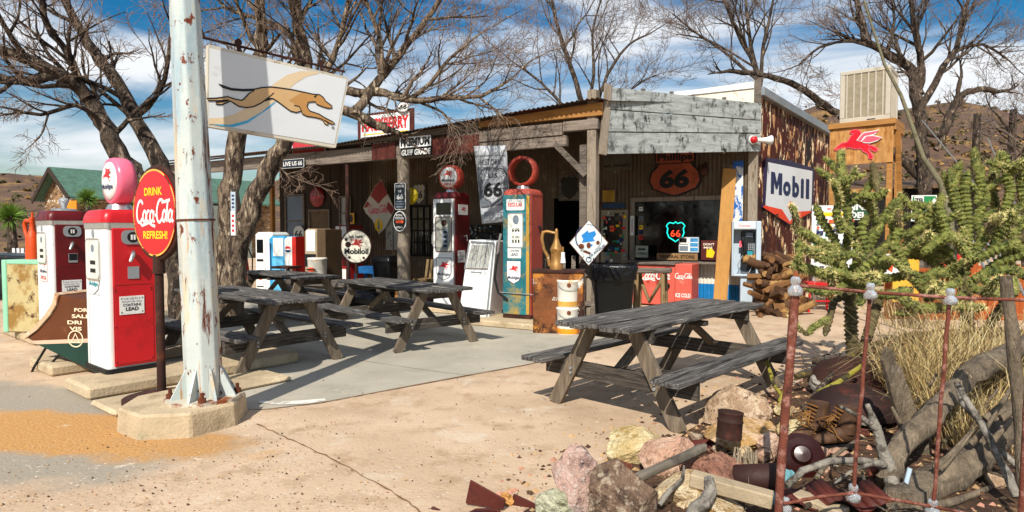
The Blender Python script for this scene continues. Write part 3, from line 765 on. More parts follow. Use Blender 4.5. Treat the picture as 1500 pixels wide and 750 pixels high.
# greyhound sign hung from a bracket
g0 = W(302, 125, 5.35); GH = Frame((g0.x, g0.y), R(44.7))
def gp(x, y): return GH.hit(295 + x / 4.545, 60 + y / 4.545)
gs = thing('hanging_sign', 'white hanging sign painted with a leaping tan greyhound', 'hanging sign', (g0.x, g0.y, 0), GH.a)
frame_m = mat('sign_edge', '#c8c2b2', .5, var=.15, layers=[('#8a6a48', 4, .58, .7)])
sign_white = mat('sign_white', '#d5dadd', .3, var=.05, vs=1.5, bump=.01, layers=[('#a5a49a', 3, .66, .8)])
mb = MB(frame_m); mb.prism([gp(*p) for p in ((38, 28), (955, 243), (970, 258), (885, 712), (870, 712), (28, 572))], -.03, .03)
mb.use(sign_white); mb.flat([gp(*p) for p in ((45, 52), (950, 258), (956, 266), (875, 690), (38, 555))], -.033)
panel = mb.build('panel', gs)
tan = mat('tan_paint', '#c9a676', .4, var=.06, bump=0); tan2 = mat('pale_tan_paint', '#d9c3a0', .4, var=.05, bump=0); tan3 = mat('brown_tan_paint', '#b98a50', .4, var=.06, bump=0)
mb = MB(tan2)
sw = [(40, 518), (120, 515), (200, 495), (280, 455), (350, 405), (410, 350), (470, 290), (560, 230), (650, 204), (770, 208), (770, 222), (690, 240), (620, 282), (540, 352), (460, 420), (380, 482), (280, 535), (180, 560), (40, 556)]
mb.flat([gp(*p) for p in sw], -.0345)
mb.use(mat('sky_blue_paint', '#3fa9d6', .4, var=.1, bump=0))
mb.flat([gp(*p) for p in ((60, 556), (180, 562), (290, 535), (390, 478), (460, 422), (490, 405), (440, 452), (380, 492), (300, 548), (200, 577), (120, 568))], -.0348)
mb.build('swoosh', panel)
dog = [(105,293),(190,322),(270,328),(345,325),(390,315),(450,310),(520,318),(600,330),(670,345),(730,358),(775,362),(800,380),(815,405),(855,435),(858,450),(830,452),(790,440),(755,425),(745,408),(700,412),(690,440),(710,470),(770,490),(810,515),(860,540),(878,555),(850,557),(805,530),(832,552),(830,564),(810,557),(792,524),(740,512),(690,505),(660,490),(655,470),(620,480),(580,470),(540,440),(500,410),(465,388),(430,385),(390,415),(340,440),(290,448),(240,440),(200,415),(182,404),(130,428),(85,425),(90,412),(150,405),(172,398),(100,402),(35,402),(25,387),(90,385),(165,375),(210,390),(255,400),(270,393),(310,350),(342,334),(270,336),(190,330),(130,312)]
mb = MB(tan); dg = [gp(*p) for p in dog]; mb.flat(dg, -.036)
mb.use(tan3); mb.flat([gp(*p) for p in ((660, 345), (730, 358), (775, 362), (800, 380), (815, 405), (855, 435), (858, 450), (830, 452), (790, 440), (755, 425), (745, 408), (700, 412), (690, 440), (710, 470), (770, 490), (860, 540), (850, 557), (740, 512), (690, 505), (660, 490), (640, 440), (570, 400))], -.037)
mb.use(black_ink); mb.ribbon(dg, .011, -.038, True)
mb.ribbon([gp(*p) for p in ((430, 385), (470, 350))], .008, -.038); mb.ribbon([gp(*p) for p in ((655, 470), (640, 440), (605, 432))], .01, -.038)
mb.flat([gp(*p) for p in ((390, 412), (430, 384), (465, 388), (440, 398))], -.0384); mb.flat([gp(*p) for p in ((735, 372), (760, 362), (745, 384))], -.0384)
mb.ribbon(ell(gp(864, 580)[0], gp(864, 580)[1], .012, .012, 12), .005, -.038, True); mb.text('R', *gp(864, 580), h=.012, y=-.038)
mb.build('greyhound_emblem', panel)
pa = on(GH, 300, 56); pb = on(GH, 500, 101)
mb = MB(dark_rust); lc = lambda p: (GH.x.dot(p - V((g0.x, g0.y, 0))), GH.y.dot(p - V((g0.x, g0.y, 0))), p.z)
A0 = lc(on(GH, 289, 53)); A1 = lc(on(GH, 505, 105)); mb.cyl(A0, A1, .012, n=8)
mb.tube([lc(on(GH, 294, 42)), lc(on(GH, 300, 55))], .01, 6)
br = mb.build('bracket_arm', gs)
for (x, y0, y1) in ((349, 62, 82), (470, 92, 112)):
    mb = MB(dark_rust); p = lc(on(GH, x, y0)); q = lc(on(GH, x + 1, y1)); mb.cyl(p, q, .014, n=8); mb.lathe([(.03, -.012), (.03, .012)], 10, p, 'y'); mb.box(q, (.05, .05, .05)); mb.build('hanger', gs)
mb = MB(black_rubber)
for (x0, y0, x1, y1) in ((335, -20, 490, 95), (390, -20, 495, 100)):
    mb.cyl(lc(on(GH, x0, y0)), lc(on(GH, x1, y1)), .006, n=5)
mb.build('stay_cable', gs)

# coke disc sign on a post
cb = G(237, 578, .1); cs = thing('disc_sign', 'red soft drink disc sign lettered DRINK REFRESH on a rusty post', 'lollipop sign', (cb.x, cb.y, .06), R(-35))
D = cb.y; sc_ = D / F
mb = MB(dark_rust); mb.lathe([(.3, 0), (.3, .03), (.1, .06), (.04, .08)], 24); mb.build('base_disc', cs)
zc = W(229, 312, D).z - .06; rad = 68 * sc_
mb = MB(dark_rust); mb.cyl((0, 0, .05), (0, 0, zc - rad * .9), .035, n=12); mb.cyl((0, 0, zc - rad - .12), (0, 0, zc - rad * .9), .05, .045, n=12); mb.build('post', cs)
mb = MB(dark_rust); mb.lathe([(rad * .94, -.02), (rad, -.025), (rad + .015, 0), (rad, .03), (rad * .9, .03)], 40, (0, 0, zc), 'y'); mb.build('rim', cs)
enamel = mat('red_enamel', '#c4101a', .25, var=.08, bump=.02, layers=[('#3a1710', 3.6, .66, .69)])
mb = MB(enamel); mb.prism(ell(0, zc, rad * .93, rad * .93, 44), -.034, -.022); dc = mb.build('disc', cs)
mb = MB(mat('worn_yellow_edge', '#d8a850', .5, var=.3, bump=0, layers=[('#5a2a18', 4, .5, .56)])); mb.ribbon(ell(0, zc, rad * .915, rad * .915, 44), .016, -.0352, True); mb.build('edge_line', dc)
mb = MB(yellow_ink); mb.text('DRINK', 0, zc + rad * .46, w=rad * .78, h=rad * .17, y=-.036, bold=.03); mb.text('REFRESH!', .02, zc - rad * .47, w=rad * 1.05, h=rad * .17, y=-.036, bold=.03)
mb.use(white_clean); coke(mb, 0, zc, rad * 1.6, -.0365, .14); mb.build('lettering', dc)

# ---------------------------------------------------------------- tall box pumps
def rbox(w_, d_, r, n=5):
    return [V((x, y, 0)) for x, y in rrect(-w_ / 2, -d_ / 2, w_ / 2, d_ / 2, r, n)]
def lead_plate(parent, x, z, w_, h_, side_x):
    mb = MB(white_clean); mb.T = Matrix.Translation((side_x, 0, 0)) @ Matrix.Rotation(pi / 2, 4, 'Z')
    mb.prism([(x - w_ / 2, z - h_ / 2), (x + w_ / 2, z - h_ / 2), (x + w_ / 2, z + h_ / 2), (x - w_ / 2, z + h_ / 2)], -.006, 0)
    mb.use(navy_ink); mb.text('FOR USE AS A', x, z + h_ * .36, w=w_ * .68, h=h_ * .09, y=-.008, bold=0); mb.text('MOTOR FUEL ONLY', x, z + h_ * .2, w=w_ * .82, h=h_ * .09, y=-.008, bold=0)
    mb.use(black_ink); mb.text('CONTAINS', x, z + h_ * .02, w=w_ * .74, h=h_ * .15, y=-.008); mb.text('LEAD', x, z - h_ * .2, w=w_ * .52, h=h_ * .2, y=-.008, bold=.03)
    for i in (-1, 1):
        for j in (-1, 1): mb.flat(ell(x + i * w_ * .42, z + j * h_ * .38, w_ * .03, w_ * .03, 8), -.008)
    mb.build('lead_notice', parent)
def globe(t, z, r, m, th, face=True, words=('', ''), collar=.06, ring=False):
    mb = MB(chrome); mb.lathe([(.13, 0), (.12, .02), (.1, collar)], 16, (0, 0, z)); mb.build('globe_collar', t)
    zc = z + collar + r * .97
    if ring:
        mb = MB(m); mb.lathe([(r * .82, -th / 2), (r, -th / 2), (r * 1.0, th / 2), (r * .82, th / 2), (r * .82, -th / 2)], 32, (0, 0, zc), 'y', True, False); mb.build('globe_ring', t); return
    mb = MB(m); mb.lathe([(r * .8, -th / 2), (r * .93, -th / 2), (r, -th / 4), (r, th / 4), (r * .93, th / 2), (r * .8, th / 2)], 32, (0, 0, zc), 'y'); g = mb.build('globe', t)
    mb = MB(white_clean); mb.lathe([(r * .80, -th / 2 + .002), (r * .78, -th / 2 - .012), (r * .5, -th / 2 - .02), (.0, -th / 2 - .022)], 32, (0, 0, zc), 'y')
    y = -th / 2 - .026
    peg(mb, 0, zc + r * .25, r * .95, y, red_ink)
    mb.use(navy_ink)
    if words[0]: mb.text(words[0], 0, zc - r * .26, w=r * 1.2, h=r * .26, y=y, bold=.03)
    if words[1]: mb.use(red_ink); mb.text(words[1], 0, zc - r * .55, w=r * .85, h=r * .16, y=y, bold=.03)
    mb.build('lens', g)
def shield_decal(t, x, z, w_, h_, y, word='Mobilgas', faded=False):
    mb = MB(navy_ink if not faded else grey_ink); mb.flat(gas_shield(x, z, w_, h_), y)
    mb.use(white_clean); mb.flat(gas_shield(x, z, w_ * .93, h_ * .95), y - .002)
    if not faded: peg(mb, x, z + h_ * .14, w_ * .72, y - .004, red_ink)
    mb.use(navy_ink if not faded else teal_ink); mb.text(word, x, z - h_ * (.24 if not faded else .2), w=w_ * .8, h=h_ * .17, y=y - .004, bold=.03)
    mb.build('shield_decal', t)

def low_pump(name, label, loc, rot, w_, d_, h, side_m, globe_on, front_decal):
    """rounded red-topped pump with a white front"""
    t = thing(name, label, 'gas pump', loc, rot)
    mb = MB(black_rubber); mb.loft([[p + V((0, 0, z)) for p in rbox(w_ + .03, d_ + .03, .05)] for z in (0, .045)], smooth=False); mb.build('base_skirt', t)
    zc = h - .2
    mb = MB(white_clean if globe_on else white_paint); mb.loft([[p + V((0, 0, z)) for p in rbox(w_ - .02, d_ - .01, .045)] for z in (.045, zc)], smooth=False); fr = mb.build('body', t, bevel=.004)
    for s in (-1, 1):
        mb = MB(side_m); mb.b2((s * (w_ / 2 - .012), -d_ / 2 + .06, .06), (s * (w_ / 2 + .014), d_ / 2 - .0, zc)); sp_ = mb.build('side_panel', t, bevel=.014, seg=2)
    mb = MB(chrome); mb.loft([[p + V((0, 0, z)) for p in rbox(w_ + .004, d_ + .01, .06)] for z in (zc - .005, zc + .05)], smooth=False); mb.build('chrome_band', t)
    mb = MB(side_m); rings = []
    for k in range(7):
        a = k / 6 * pi / 2; q = .1 * (1 - math.cos(a)); rings.append([p + V((0, 0, zc + .052 + .13 * math.sin(a))) for p in rbox(w_ + .02 - q * 1.2, d_ + .03 - q * 1.2, .075)])
    mb.loft(rings); mb.build('top_cap', t)
    # window in the front
    y = -d_ / 2 + .005
    mb = MB(chrome); mb.prism(rrect(-w_ * .36, zc - .52, w_ * .28, zc - .1, .05), y - .012, y); wn = mb.build('dial_window', t)
    mb = MB(dial_white); mb.prism(rrect(-w_ * .33, zc - .5, w_ * .25, zc - .12, .04), y - .016, y - .008)
    mb.use(grey_ink); mb.flat(ell(0, zc - .2, .04, .04, 14), y - .018)
    mb.use(black_ink)
    for k in range(2): mb.rect(-w_ * .12, zc - .36 - .08 * k, w_ * .12, zc - .32 - .08 * k, y - .018)
    mb.build('dial', wn)
    mb = MB(galv); mb.prism(ell(-w_ * .02, zc - .055, .03, .04, 14), y - .01, y); mb.build('maker_badge', t)
    if front_decal == 'faded':
        shield_decal(t, -w_ * .04, .93, w_ * .5, .34, y - .003, 'Mobilgas', True)
        mb = MB(grey_ink); mb.ribbon([(-w_ * .3, .05), (-w_ * .3, .76), (w_ * .22, .76)], .006, y - .003); mb.build('panel_seam', t)
    else:
        mb = MB(white_clean); mb.flat(rrect(-w_ * .26, .72, w_ * .3, 1.1, .03), y - .002); peg(mb, .01, .98, w_ * .4, y - .004, red_ink)
        mb.use(navy_ink); mb.text('Mobilgas', .01, .86, w=w_ * .46, h=.06, y=y - .004); mb.use(red_ink); mb.text('SPECIAL', .01, .78, w=w_ * .4, h=.05, y=y - .004)
        mb.ribbon(rrect(-w_ * .25, .73, w_ * .29, 1.09, .03), .006, y - .004, True); mb.build('shield_decal', t)
    # side fittings on the +x face
    sx = w_ / 2 + .014
    Ts = Matrix.Translation((sx, 0, 0)) @ Matrix.Rotation(pi / 2, 4, 'Z')
    mb = MB(galv); mb.T = Ts; mb.prism(rrect(-.1, zc - .16, .1, zc - .02, .05), -.012, 0); mb.use(black_ink); mb.flat(ell(0, zc - .09, .052, .052, 20), -.014)
    mb.use(white_clean); mb.rect(-.022, zc - .115, -.004, zc - .065, -.016); mb.rect(.004, zc - .115, .022, zc - .065, -.016); mb.build('price_badge', t)
    mb = MB(chrome); mb.T = Ts; mb.tube([(.0, -.01, zc - .24), (-.02, -.06, zc - .26), (-.05, -.07, zc - .33)], [.022, .024, .016], 8); mb.build('crank', t)
    mb = MB(galv); mb.T = Ts; mb.prism([(-.05, zc - .5), (.05, zc - .5), (.05, zc - .38), (-.05, zc - .38)], -.008, 0)
    if not globe_on: mb.use(black_ink); mb.rect(-.045, zc - .47, .045, zc - .385, -.01)
    mb.build('rating_plate', t)
    lead_plate(t, -.02, .66, .22, .18, sx)
    mb = MB(dark_rust); mb.T = Ts; hw_ = d_ / 2 - .05; mb.ribbon(rrect(-hw_ + .012, .085, hw_ - .012, zc - .56, .03), .004, -.0015, True)
    for i in (-1, 1):
        for z in (.11, .45, .8, zc - .6): mb.flat(ell(i * (hw_ - .03), z, .007, .007, 8), -.002)
    mb.build('panel_seam', t)
    # hose on the far left
    mb = MB(black_rubber); mb.tube([(-w_ / 2 - .01, -.02, .95), (-w_ / 2 - .1, -.05, .85), (-w_ / 2 - .16, -.06, .5), (-w_ / 2 - .12, -.06, .25), (-w_ / 2 - .03, -.05, .16)], .02, 8); mb.build('hose', t)
    mb = MB(chrome); mb.cyl((-w_ / 2 - .04, -.03, .82), (-w_ / 2 - .04, -.03, 1.15), .016, n=8); mb.build('nozzle', t)
    if globe_on:
        globe(t, h - .02, .24, pink_glass, .17, words=('Mobilgas', ''))
    else:
        mb = MB(galv); mb.lathe([(.16, 0), (.14, .03), (.06, .04)], 16, (0, 0, h - .02)); mb.build('globe_collar', t)
        mb = MB(mat('bulb_glass', '#d9dde0', .15, var=.05, bump=0, trans=.2)); mb.lathe([(.03, 0), (.035, .03), (.06, .09), (.05, .13), (.0, .15)], 14, (0, 0, h + .02)); mb.build('lamp_bulb', t)
    return t
pA = G(158, 549, .12); rp_ = R(-39)
fx = V((math.cos(rp_), math.sin(rp_), 0)); fy = V((-math.sin(rp_), math.cos(rp_), 0))
pw, pd = .60, .48
pc = pA - fx * pw / 2 + fy * pd / 2
low_pump('gas_pump', 'bright red gas pump with white front and round pink globe', (pc.x, pc.y, .12), rp_, pw, pd, 1.62, red_paint, True, 'faded')
p2 = W(76, 487, 8.0); pc2 = p2 - fx * .3 + fy * .25
low_pump('gas_pump', 'dark maroon gas pump with white front and a bare bulb on top', (pc2.x, pc2.y, .12), rp_, .60, .5, 1.68, maroon_paint, False, 'special')
# concrete islands
def plinth(label, near_px, L1, L2, h, ang=rp_):
    n0 = G(*near_px); mb = MB(concrete); rng = random.Random(int(near_px[0]))
    mb.b2((-L1, 0, 0), (0, L2, h))
    o = solo('concrete_plinth', label, 'concrete plinth', mb, n0, ang, bevel=.025); return o
plinth('chipped concrete plinth under the bright red pump', (128, 588), .62, 2.1, .12)
plinth('low concrete plinth under the dark maroon pump', (73, 553), .75, 2.4, .115)
plinth('grey kerb block under the cream oil cabinet', (48, 507), 1.6, 3.0, .12)
plinth('flat concrete step between the red pump and the octagonal footing', (166, 613), .55, 1.6, .055)
# cream oil cabinet with orange hand pump
p = G(50, 492, .12); cx_ = p - fx * .45 + fy * .3
t = thing('oil_cabinet', 'rusty cream and green oil cabinet on a kerb', 'oil cabinet', (cx_.x, cx_.y, .12), rp_ + R(28))
mb = MB(cream_cabinet); mb.b2((-.42, -.3, 0), (.42, .3, .98)); mb.build('body', t, bevel=.02)
mb = MB(mat('mint_paint', '#86bfa0', .5, var=.15, layers=[('#6b4a2c', 5, .6, .7)])); mb.b2((-.44, -.315, .0), (-.36, .315, 1.0)); mb.b2((-.36, -.31, .94), (.43, .31, 1.0)); mb.build('green_trim', t, bevel=.01)
mb = MB(galv); mb.cyl((.45, -.3, 0), (.45, -.3, .98), .02, n=8); mb.build('corner_pipe', t)
pz = W(45, 388, cx_.y)
t = thing('hand_pump', 'orange hand-cranked oil pump on the cream cabinet', 'oil pump', (pz.x, pz.y + .05, 1.12), rp_)
k_ = cx_.y / F
mb = MB(orange_paint); mb.lathe([(.09, 0), (.09, .1), (.085, .14), (.085, .3), (.06, .36), (.035, .42), (.03, .56), (.04, .58), (.0, .6)], 16); mb.build('cylinder', t)
mb = MB(orange_paint); mb.tube([(0, 0, .53), (-.3, 0, .55), (-.36, 0, .5), (-.34, 0, .38), (-.2, 0, .25), (-.12, 0, .12), (-.12, 0, .0)], [.025, .025, .032, .025, .025, .035, .04], 8); mb.build('spout', t)
mb = MB(orange_paint); mb.tube([(0, 0, .52), (.02, .0, .58), (.02, 0, .66)], .014, 6); mb.build('handle', t)
# old dark car behind, only partly in the frame
cp = G(-6, 440); t = thing('vintage_car', 'dark old car with a rounded windscreen parked behind the orange pump', 'car', (cp.x - 1.0, cp.y, 0), R(25))
dark_body = mat('dark_car_paint', '#1a1c22', .35, var=.2, bump=.02, layers=[('#3a2a22', 3, .6, .75)])
def slab_loft(mb, prof, w_):
    mb.loft([[V((x, s * w_, z)) for x, z in prof] for s in (-1, -.9, .9, 1)], True, False)
mb = MB(dark_body); mb.prism([(-2.0, .35), (1.9, .35), (2.0, .7), (1.9, .95), (.9, 1.02), (-.9, 1.02), (-1.9, .95), (-2.05, .6)], -.75, .75); bd = mb.build('body', t, bevel=.1, seg=3)
mb = MB(dark_body); mb.prism([(-1.3, 1.0), (.75, 1.0), (.3, 1.5), (-.2, 1.6), (-.9, 1.5)], -.62, .62); mb.build('roof', t, bevel=.08, seg=3)
mb = MB(mat('car_glass', '#6d8597', .1, var=.1, bump=0)); mb.add([(.77, -.52, 1.05), (.77, .52, 1.05), (.4, .46, 1.46), (.4, -.46, 1.46)], [(0, 1, 2, 3)]); mb.add([(.62, -.64, 1.06), (.25, -.64, 1.44), (-.8, -.64, 1.44), (-1.1, -.64, 1.06)], [(0, 3, 2, 1)]); mb.build('windscreen', t)
for sx in (-1.25, 1.3):
    for sy in (-.72, .72):
        mb = MB(black_rubber); mb.lathe([(.2, -.08), (.33, -.08), (.35, 0), (.33, .08), (.2, .08)], 20, (sx, sy, .35), 'y'); wh = mb.build('wheel', t); mb = MB(galv); mb.lathe([(.2, -.05), (.18, -.07), (.06, -.06), (0, -.09)], 16, (sx, sy, .35), 'y'); mb.build('rim', wh)
for s in (-.5, .5):
    mb = MB(chrome); mb.lathe([(.1, 0), (.11, .04), (.0, .08)], 14, (1.98, s, .75), 'x'); mb.build('headlight', t)
# white picket fence behind
f0 = G(22, 428); t = thing('picket_fence', 'short white picket fence behind the maroon pump', 'fence', f0, R(8))
mb = MB(white_paint)
for k in range(12): mb.box((k * .1, 0, .55), (.06, .02, 1.1))
mb.build('picket', t)
mb = MB(white_paint); mb.box((.55, .02, .3), (1.2, .02, .07)); mb.box((.55, .02, .85), (1.2, .02, .07)); mb.build('rail', t)

# brown FOR SALE board, curved like a wheelbarrow tray, on bent tube legs
fp = G(70, 545); fsn = thing('tipped_cart', 'brown tipped cart body lettered FOR SALE on bent black tube legs', 'cart', (fp.x, fp.y, 0), R(-8))
FS = Frame((fp.x, fp.y), R(-8)); q = lambda x, y: FS.hit(x, y)
brown_p = mat('brown_paint', '#5a3016', .5, var=.15, bump=.05, layers=[('#7d4a24', 4, .58, .72)])
prof = [q(*p) for p in ((93, 432), (150, 440), (150, 548), (70, 508), (46, 494), (62, 482), (80, 462), (90, 446))]
mb = MB(brown_p); mb.prism(prof, -.05, .42); bd = mb.build('tray', fsn, bevel=.008)
edge = [q(*p) for p in ((94, 431), (90, 446), (80, 462), (62, 482), (44, 495))]
mb = MB(mat('cart_light_edge', '#c4a888', .6, var=.2, bump=.05, layers=[('#8a5030', 5, .52, .64), ('#e0dbcf', 9, .6, .66)]))
for k in range(4):
    (x0, z0), (x1, z1) = edge[k], edge[k + 1]
    mb.add([(x0 - .045, -.07, z0 + .02), (x1 - .045, -.07, z1 + .02), (x1 - .045, .44, z1 + .02), (x0 - .045, .44, z0 + .02), (x0 + .0, -.07, z0), (x1 + .0, -.07, z1), (x1, .44, z1), (x0, .44, z0)], [(0, 1, 2, 3), (4, 7, 6, 5), (0, 4, 5, 1), (3, 2, 6, 7), (0, 3, 7, 4), (1, 5, 6, 2)])
mb.build('front_edge', fsn)
mb = MB(mat('dark_green_band', '#16352c', .5, var=.2, bump=0)); mb.flat([q(*p) for p in ((60, 503), (150, 500), (150, 546), (72, 508))], -.053)
mb.use(mat('cream_band', '#d0a890', .5, var=.1, bump=0)); mb.flat([q(*p) for p in ((52, 498), (150, 494), (150, 500), (60, 503))], -.054)
mb.use(mat('cream_letters', '#e3d0b0', .5, var=.05, bump=0))
for tx, yy, x0, x1 in (('FOR', 453, 114, 136), ('SALE', 462, 110, 139), ('DRI', 471, 104, 127), ('VIS', 480, 107, 127)):
    (xa, z0), (xb, _) = q(x0, yy), q(x1, yy); mb.text(tx, (xa + xb) / 2, z0, w=(xb - xa) * .9, h=.04, y=-.055, bold=.03)
cxx, cz = q(117, 495); mb.ribbon(ell(cxx, cz, .085, .085, 20), .012, -.056, True); mb.ribbon([(cxx - .05, cz - .04), (cxx, cz + .055), (cxx + .05, cz - .04)], .018, -.057, True)
mb.build('lettering', bd)
for yy in (-.02, .38):
    mb = MB(black_rubber); P = [(72, 505), (52, 538), (46, 552), (60, 557), (75, 535), (88, 520), (96, 518)]
    mb.tube([(a, yy + .0, b) for a, b in [q(*p) for p in P]], .013, 7); mb.build('leg', fsn)
# ================================================================ tall pumps on the store front
def tall_pump(name, label, loc, rot, w_, d_, h, front_m, side_m, kind):
    t = thing(name, label, 'gas pump', loc, rot)
    mb = MB(dark_rust); mb.loft([[p + V((0, 0, z)) for p in rbox(w_ + .01, d_ + .01, .03)] for z in (0, .06)], smooth=False); mb.build('base_skirt', t)
    zc = h - .12
    mb = MB(side_m); mb.loft([[p + V((0, 0, z)) for p in rbox(w_, d_, .045)] for z in (.06, zc)], smooth=False); bd = mb.build('body', t, bevel=.004)
    mb = MB(side_m); rings = []
    for k in range(7):
        a = k / 6 * pi / 2; q = .16 * (1 - math.cos(a)); rings.append([p + V((0, 0, zc + .1 * math.sin(a))) for p in rbox(w_ + .015 - q, d_ + .02 - q, .07)])
    mb.loft(rings); mb.build('top_cap', t)
    y = -d_ / 2
    if kind == 'white':
        mb = MB(front_m); mb.prism(rrect(-w_ * .46, .07, w_ * .46, zc - .03, .02), y - .022, y); fp_ = mb.build('front_panel', t, bevel=.004)
        mb = MB(dark_glass); mb.prism(rrect(-w_ * .33, zc - .32, w_ * .33, zc - .1, .03), y - .028, y - .02); mb.build('upper_window', t)
        mb = MB(mat('pump_pane', '#93948c', .15, var=.2, vs=4, bump=0)); mb.prism(rrect(-w_ * .36, zc - 1.0, w_ * .36, zc - .36, .03), y - .028, y - .02)
        mb.use(rust); mb.ribbon(rrect(-w_ * .36, zc - 1.0, w_ * .36, zc - .36, .03), .014, y - .031, True)
        mb.use(dark_rust); mb.flat(ell(w_ * .02, zc - .47, .06, .06, 16), y - .031); mb.use(grey_ink)
        mb.rect(-w_ * .06, zc - .95, w_ * .2, zc - .58, y - .030); mb.use(black_ink)
        for k in range(4): mb.rect(.0, zc - .66 - .085 * k, w_ * .16, zc - .62 - .085 * k, y - .033)
        mb.build('dial_window', t)
        shield_decal(t, w_ * .0, .72, w_ * .68, .42, y - .026)
        mb = MB(rust); mb.ribbon([(w_ * .45, .1), (w_ * .455, zc - .05)], .018, y - .025); mb.ribbon([(-w_ * .45, .3), (w_ * .45, .24)], .006, y - .025); mb.build('rust_edge', fp_)
    else:
        mb = MB(front_m); mb.prism(rrect(-w_ * .47, .07, w_ * .47, zc - .0, .02), y - .018, y); fp_ = mb.build('front_panel', t, bevel=.004)
        mb = MB(mustard_paint); mb.prism([(w_ * .36, .08), (w_ * .468, .08), (w_ * .468, zc - .02), (w_ * .36, zc - .02)], y - .0205, y - .018); mb.build('worn_edge', fp_)
        mb = MB(white_clean); mb.prism(rrect(-w_ * .34, zc - .25, w_ * .3, zc - .07, .025), y - .026, y - .016); mb.use(red_ink); mb.text('REGULAR', -w_ * .02, zc - .16, w=w_ * .52, h=.065, y=y - .028, bold=.03); mb.build('grade_plate', t)
        mb = MB(galv); mb.prism(rrect(-w_ * .31, zc - .86, w_ * .26, zc - .29, .02), y - .024, y - .016); mb.use(mat('dial_card', '#dfe3d8', .3, var=.06, bump=0)); mb.flat(rrect(-w_ * .28, zc - .84, w_ * .23, zc - .31, .02), y - .026)
        mb.use(grey_ink); mb.flat(ell(0, zc - .40, .055, .075, 18), y - .028); mb.use(black_ink)
        for k, zz in enumerate((.56, .58, .68, .705, .73)): mb.text('0.00' if k in (0, 2) else 'III', .0, zc - zz - (.03 if k > 2 else 0), w=w_ * .26, h=.045 if k in (0, 2) else .03, y=y - .028, bold=.02)
        mb.build('dial_window', t)
        mb = MB(white_clean); mb.flat(rrect(-w_ * .3, .98, w_ * .18, 1.24, .01), y - .020); mb.use(navy_ink); mb.text('CONTAINS', -w_ * .06, 1.1, w=w_ * .34, h=.035, y=y - .022); mb.text('LEAD', -w_ * .06, 1.04, w=w_ * .26, h=.045, y=y - .022, bold=.03); mb.text('FOR USE AS A', -w_ * .06, 1.2, w=w_ * .3, h=.02, y=y - .022, bold=0); mb.text('MOTOR FUEL ONLY', -w_ * .06, 1.165, w=w_ * .38, h=.02, y=y - .022, bold=0); mb.build('lead_notice', t)
        shield_decal(t, -w_ * .08, .75, w_ * .52, .38, y - .021)
        mb = MB(galv); mb.tube([(-w_ * .6, y - .03, .42), (0, y - .04, .41), (w_ * .9, y - .03, .4)], .008, 5); mb.build('hose_clip', t)
    Ts = Matrix.Translation((w_ / 2, 0, 0)) @ Matrix.Rotation(pi / 2, 4, 'Z')
    if kind == 'white':
        mb = MB(white_clean); mb.T = Ts; mb.prism(rrect(-.16, zc - .32, .16, zc - .13, .01), -.006, 0); peg(mb, 0, zc - .22, .16, -.008, red_ink); mb.build('emblem_plate', t)
        mb = MB(chrome); mb.T = Ts; mb.tube([(.05, -.0, zc - .72), (.05, -.05, zc - .7), (.05, -.06, zc - .8)], .018, 8); mb.build('nozzle_hook', t)
        lead_plate(t, -.06, .95, .24, .22, w_ / 2)
        mb = MB(chrome); mb.T = Matrix.Translation((-w_ / 2, 0, 0)); mb.b2((-.07, -.2, zc - .86), (0, -.1, zc - .68)); mb.cyl((-.05, -.15, zc - .9), (-.05, -.15, zc - .64), .03, n=10); mb.build('side_cup', t)
    else:
        mb = MB(black_rubber); mb.T = Ts; mb.tube([(.06, -.0, zc - .5), (.06, -.03, zc - .52), (.1, -.03, zc - .62)], .018, 8); mb.build('nozzle_hook', t)
        mb = MB(faded_red); mb.T = Ts; mb.ribbon(rrect(-.1, zc - .95, .14, zc - .62, .04), .008, -.002, True); mb.build('access_door', t)
    return t
rt = R(-30)
tx = V((math.cos(rt), math.sin(rt), 0)); ty = V((-math.sin(rt), math.cos(rt), 0))
def corner_loc(px, py, z, w_, d_):
    p = G(px, py, z); return p - tx * w_ / 2 + ty * d_ / 2
w1 = .50; c = corner_loc(667, 452, .1, w1, .5)
tall_pump('gas_pump', 'tall gas pump with white front, maroon sides and a red flying horse globe', (c.x, c.y, .1), rt + R(2), w1, .50, 2.16, white_paint, maroon_paint, 'white')
gt = bpy.context.scene.objects['gas_pump.002']
globe(gt, 2.13, .235, globe_rust, .2, words=('Mobilgas', 'SPECIAL'))
w2 = .50; c2 = corner_loc(775, 468, .1, w2, .52)
tall_pump('gas_pump', 'tall gas pump with peeling teal front, faded red sides and an empty globe ring', (c2.x, c2.y, .1), rt + R(4), w2, .52, 2.12, teal_paint, faded_red, 'teal')
globe(bpy.context.scene.objects['gas_pump.003'], 2.1, .245, globe_rust, .18, ring=True)
# plinth below the two tall pumps
def block(name, label, cat, m, near_px, L1, L2, h, ang, z0=0, bev=.02, group=None):
    n0 = G(*near_px, z0); mb = MB(m); mb.b2((-L1, 0, 0), (0, L2, h)); return solo(name, label, cat, mb, n0, ang, group, bev)
block('concrete_plinth', 'pale concrete plinth under the teal pump and the white dispenser', 'concrete plinth', concrete, (790, 486), 1.6, .9, .1, rt, 0)
block('concrete_plinth', 'concrete plinth under the tall white and maroon pump', 'concrete plinth', concrete, (678, 462), .95, .95, .1, rt, 0)
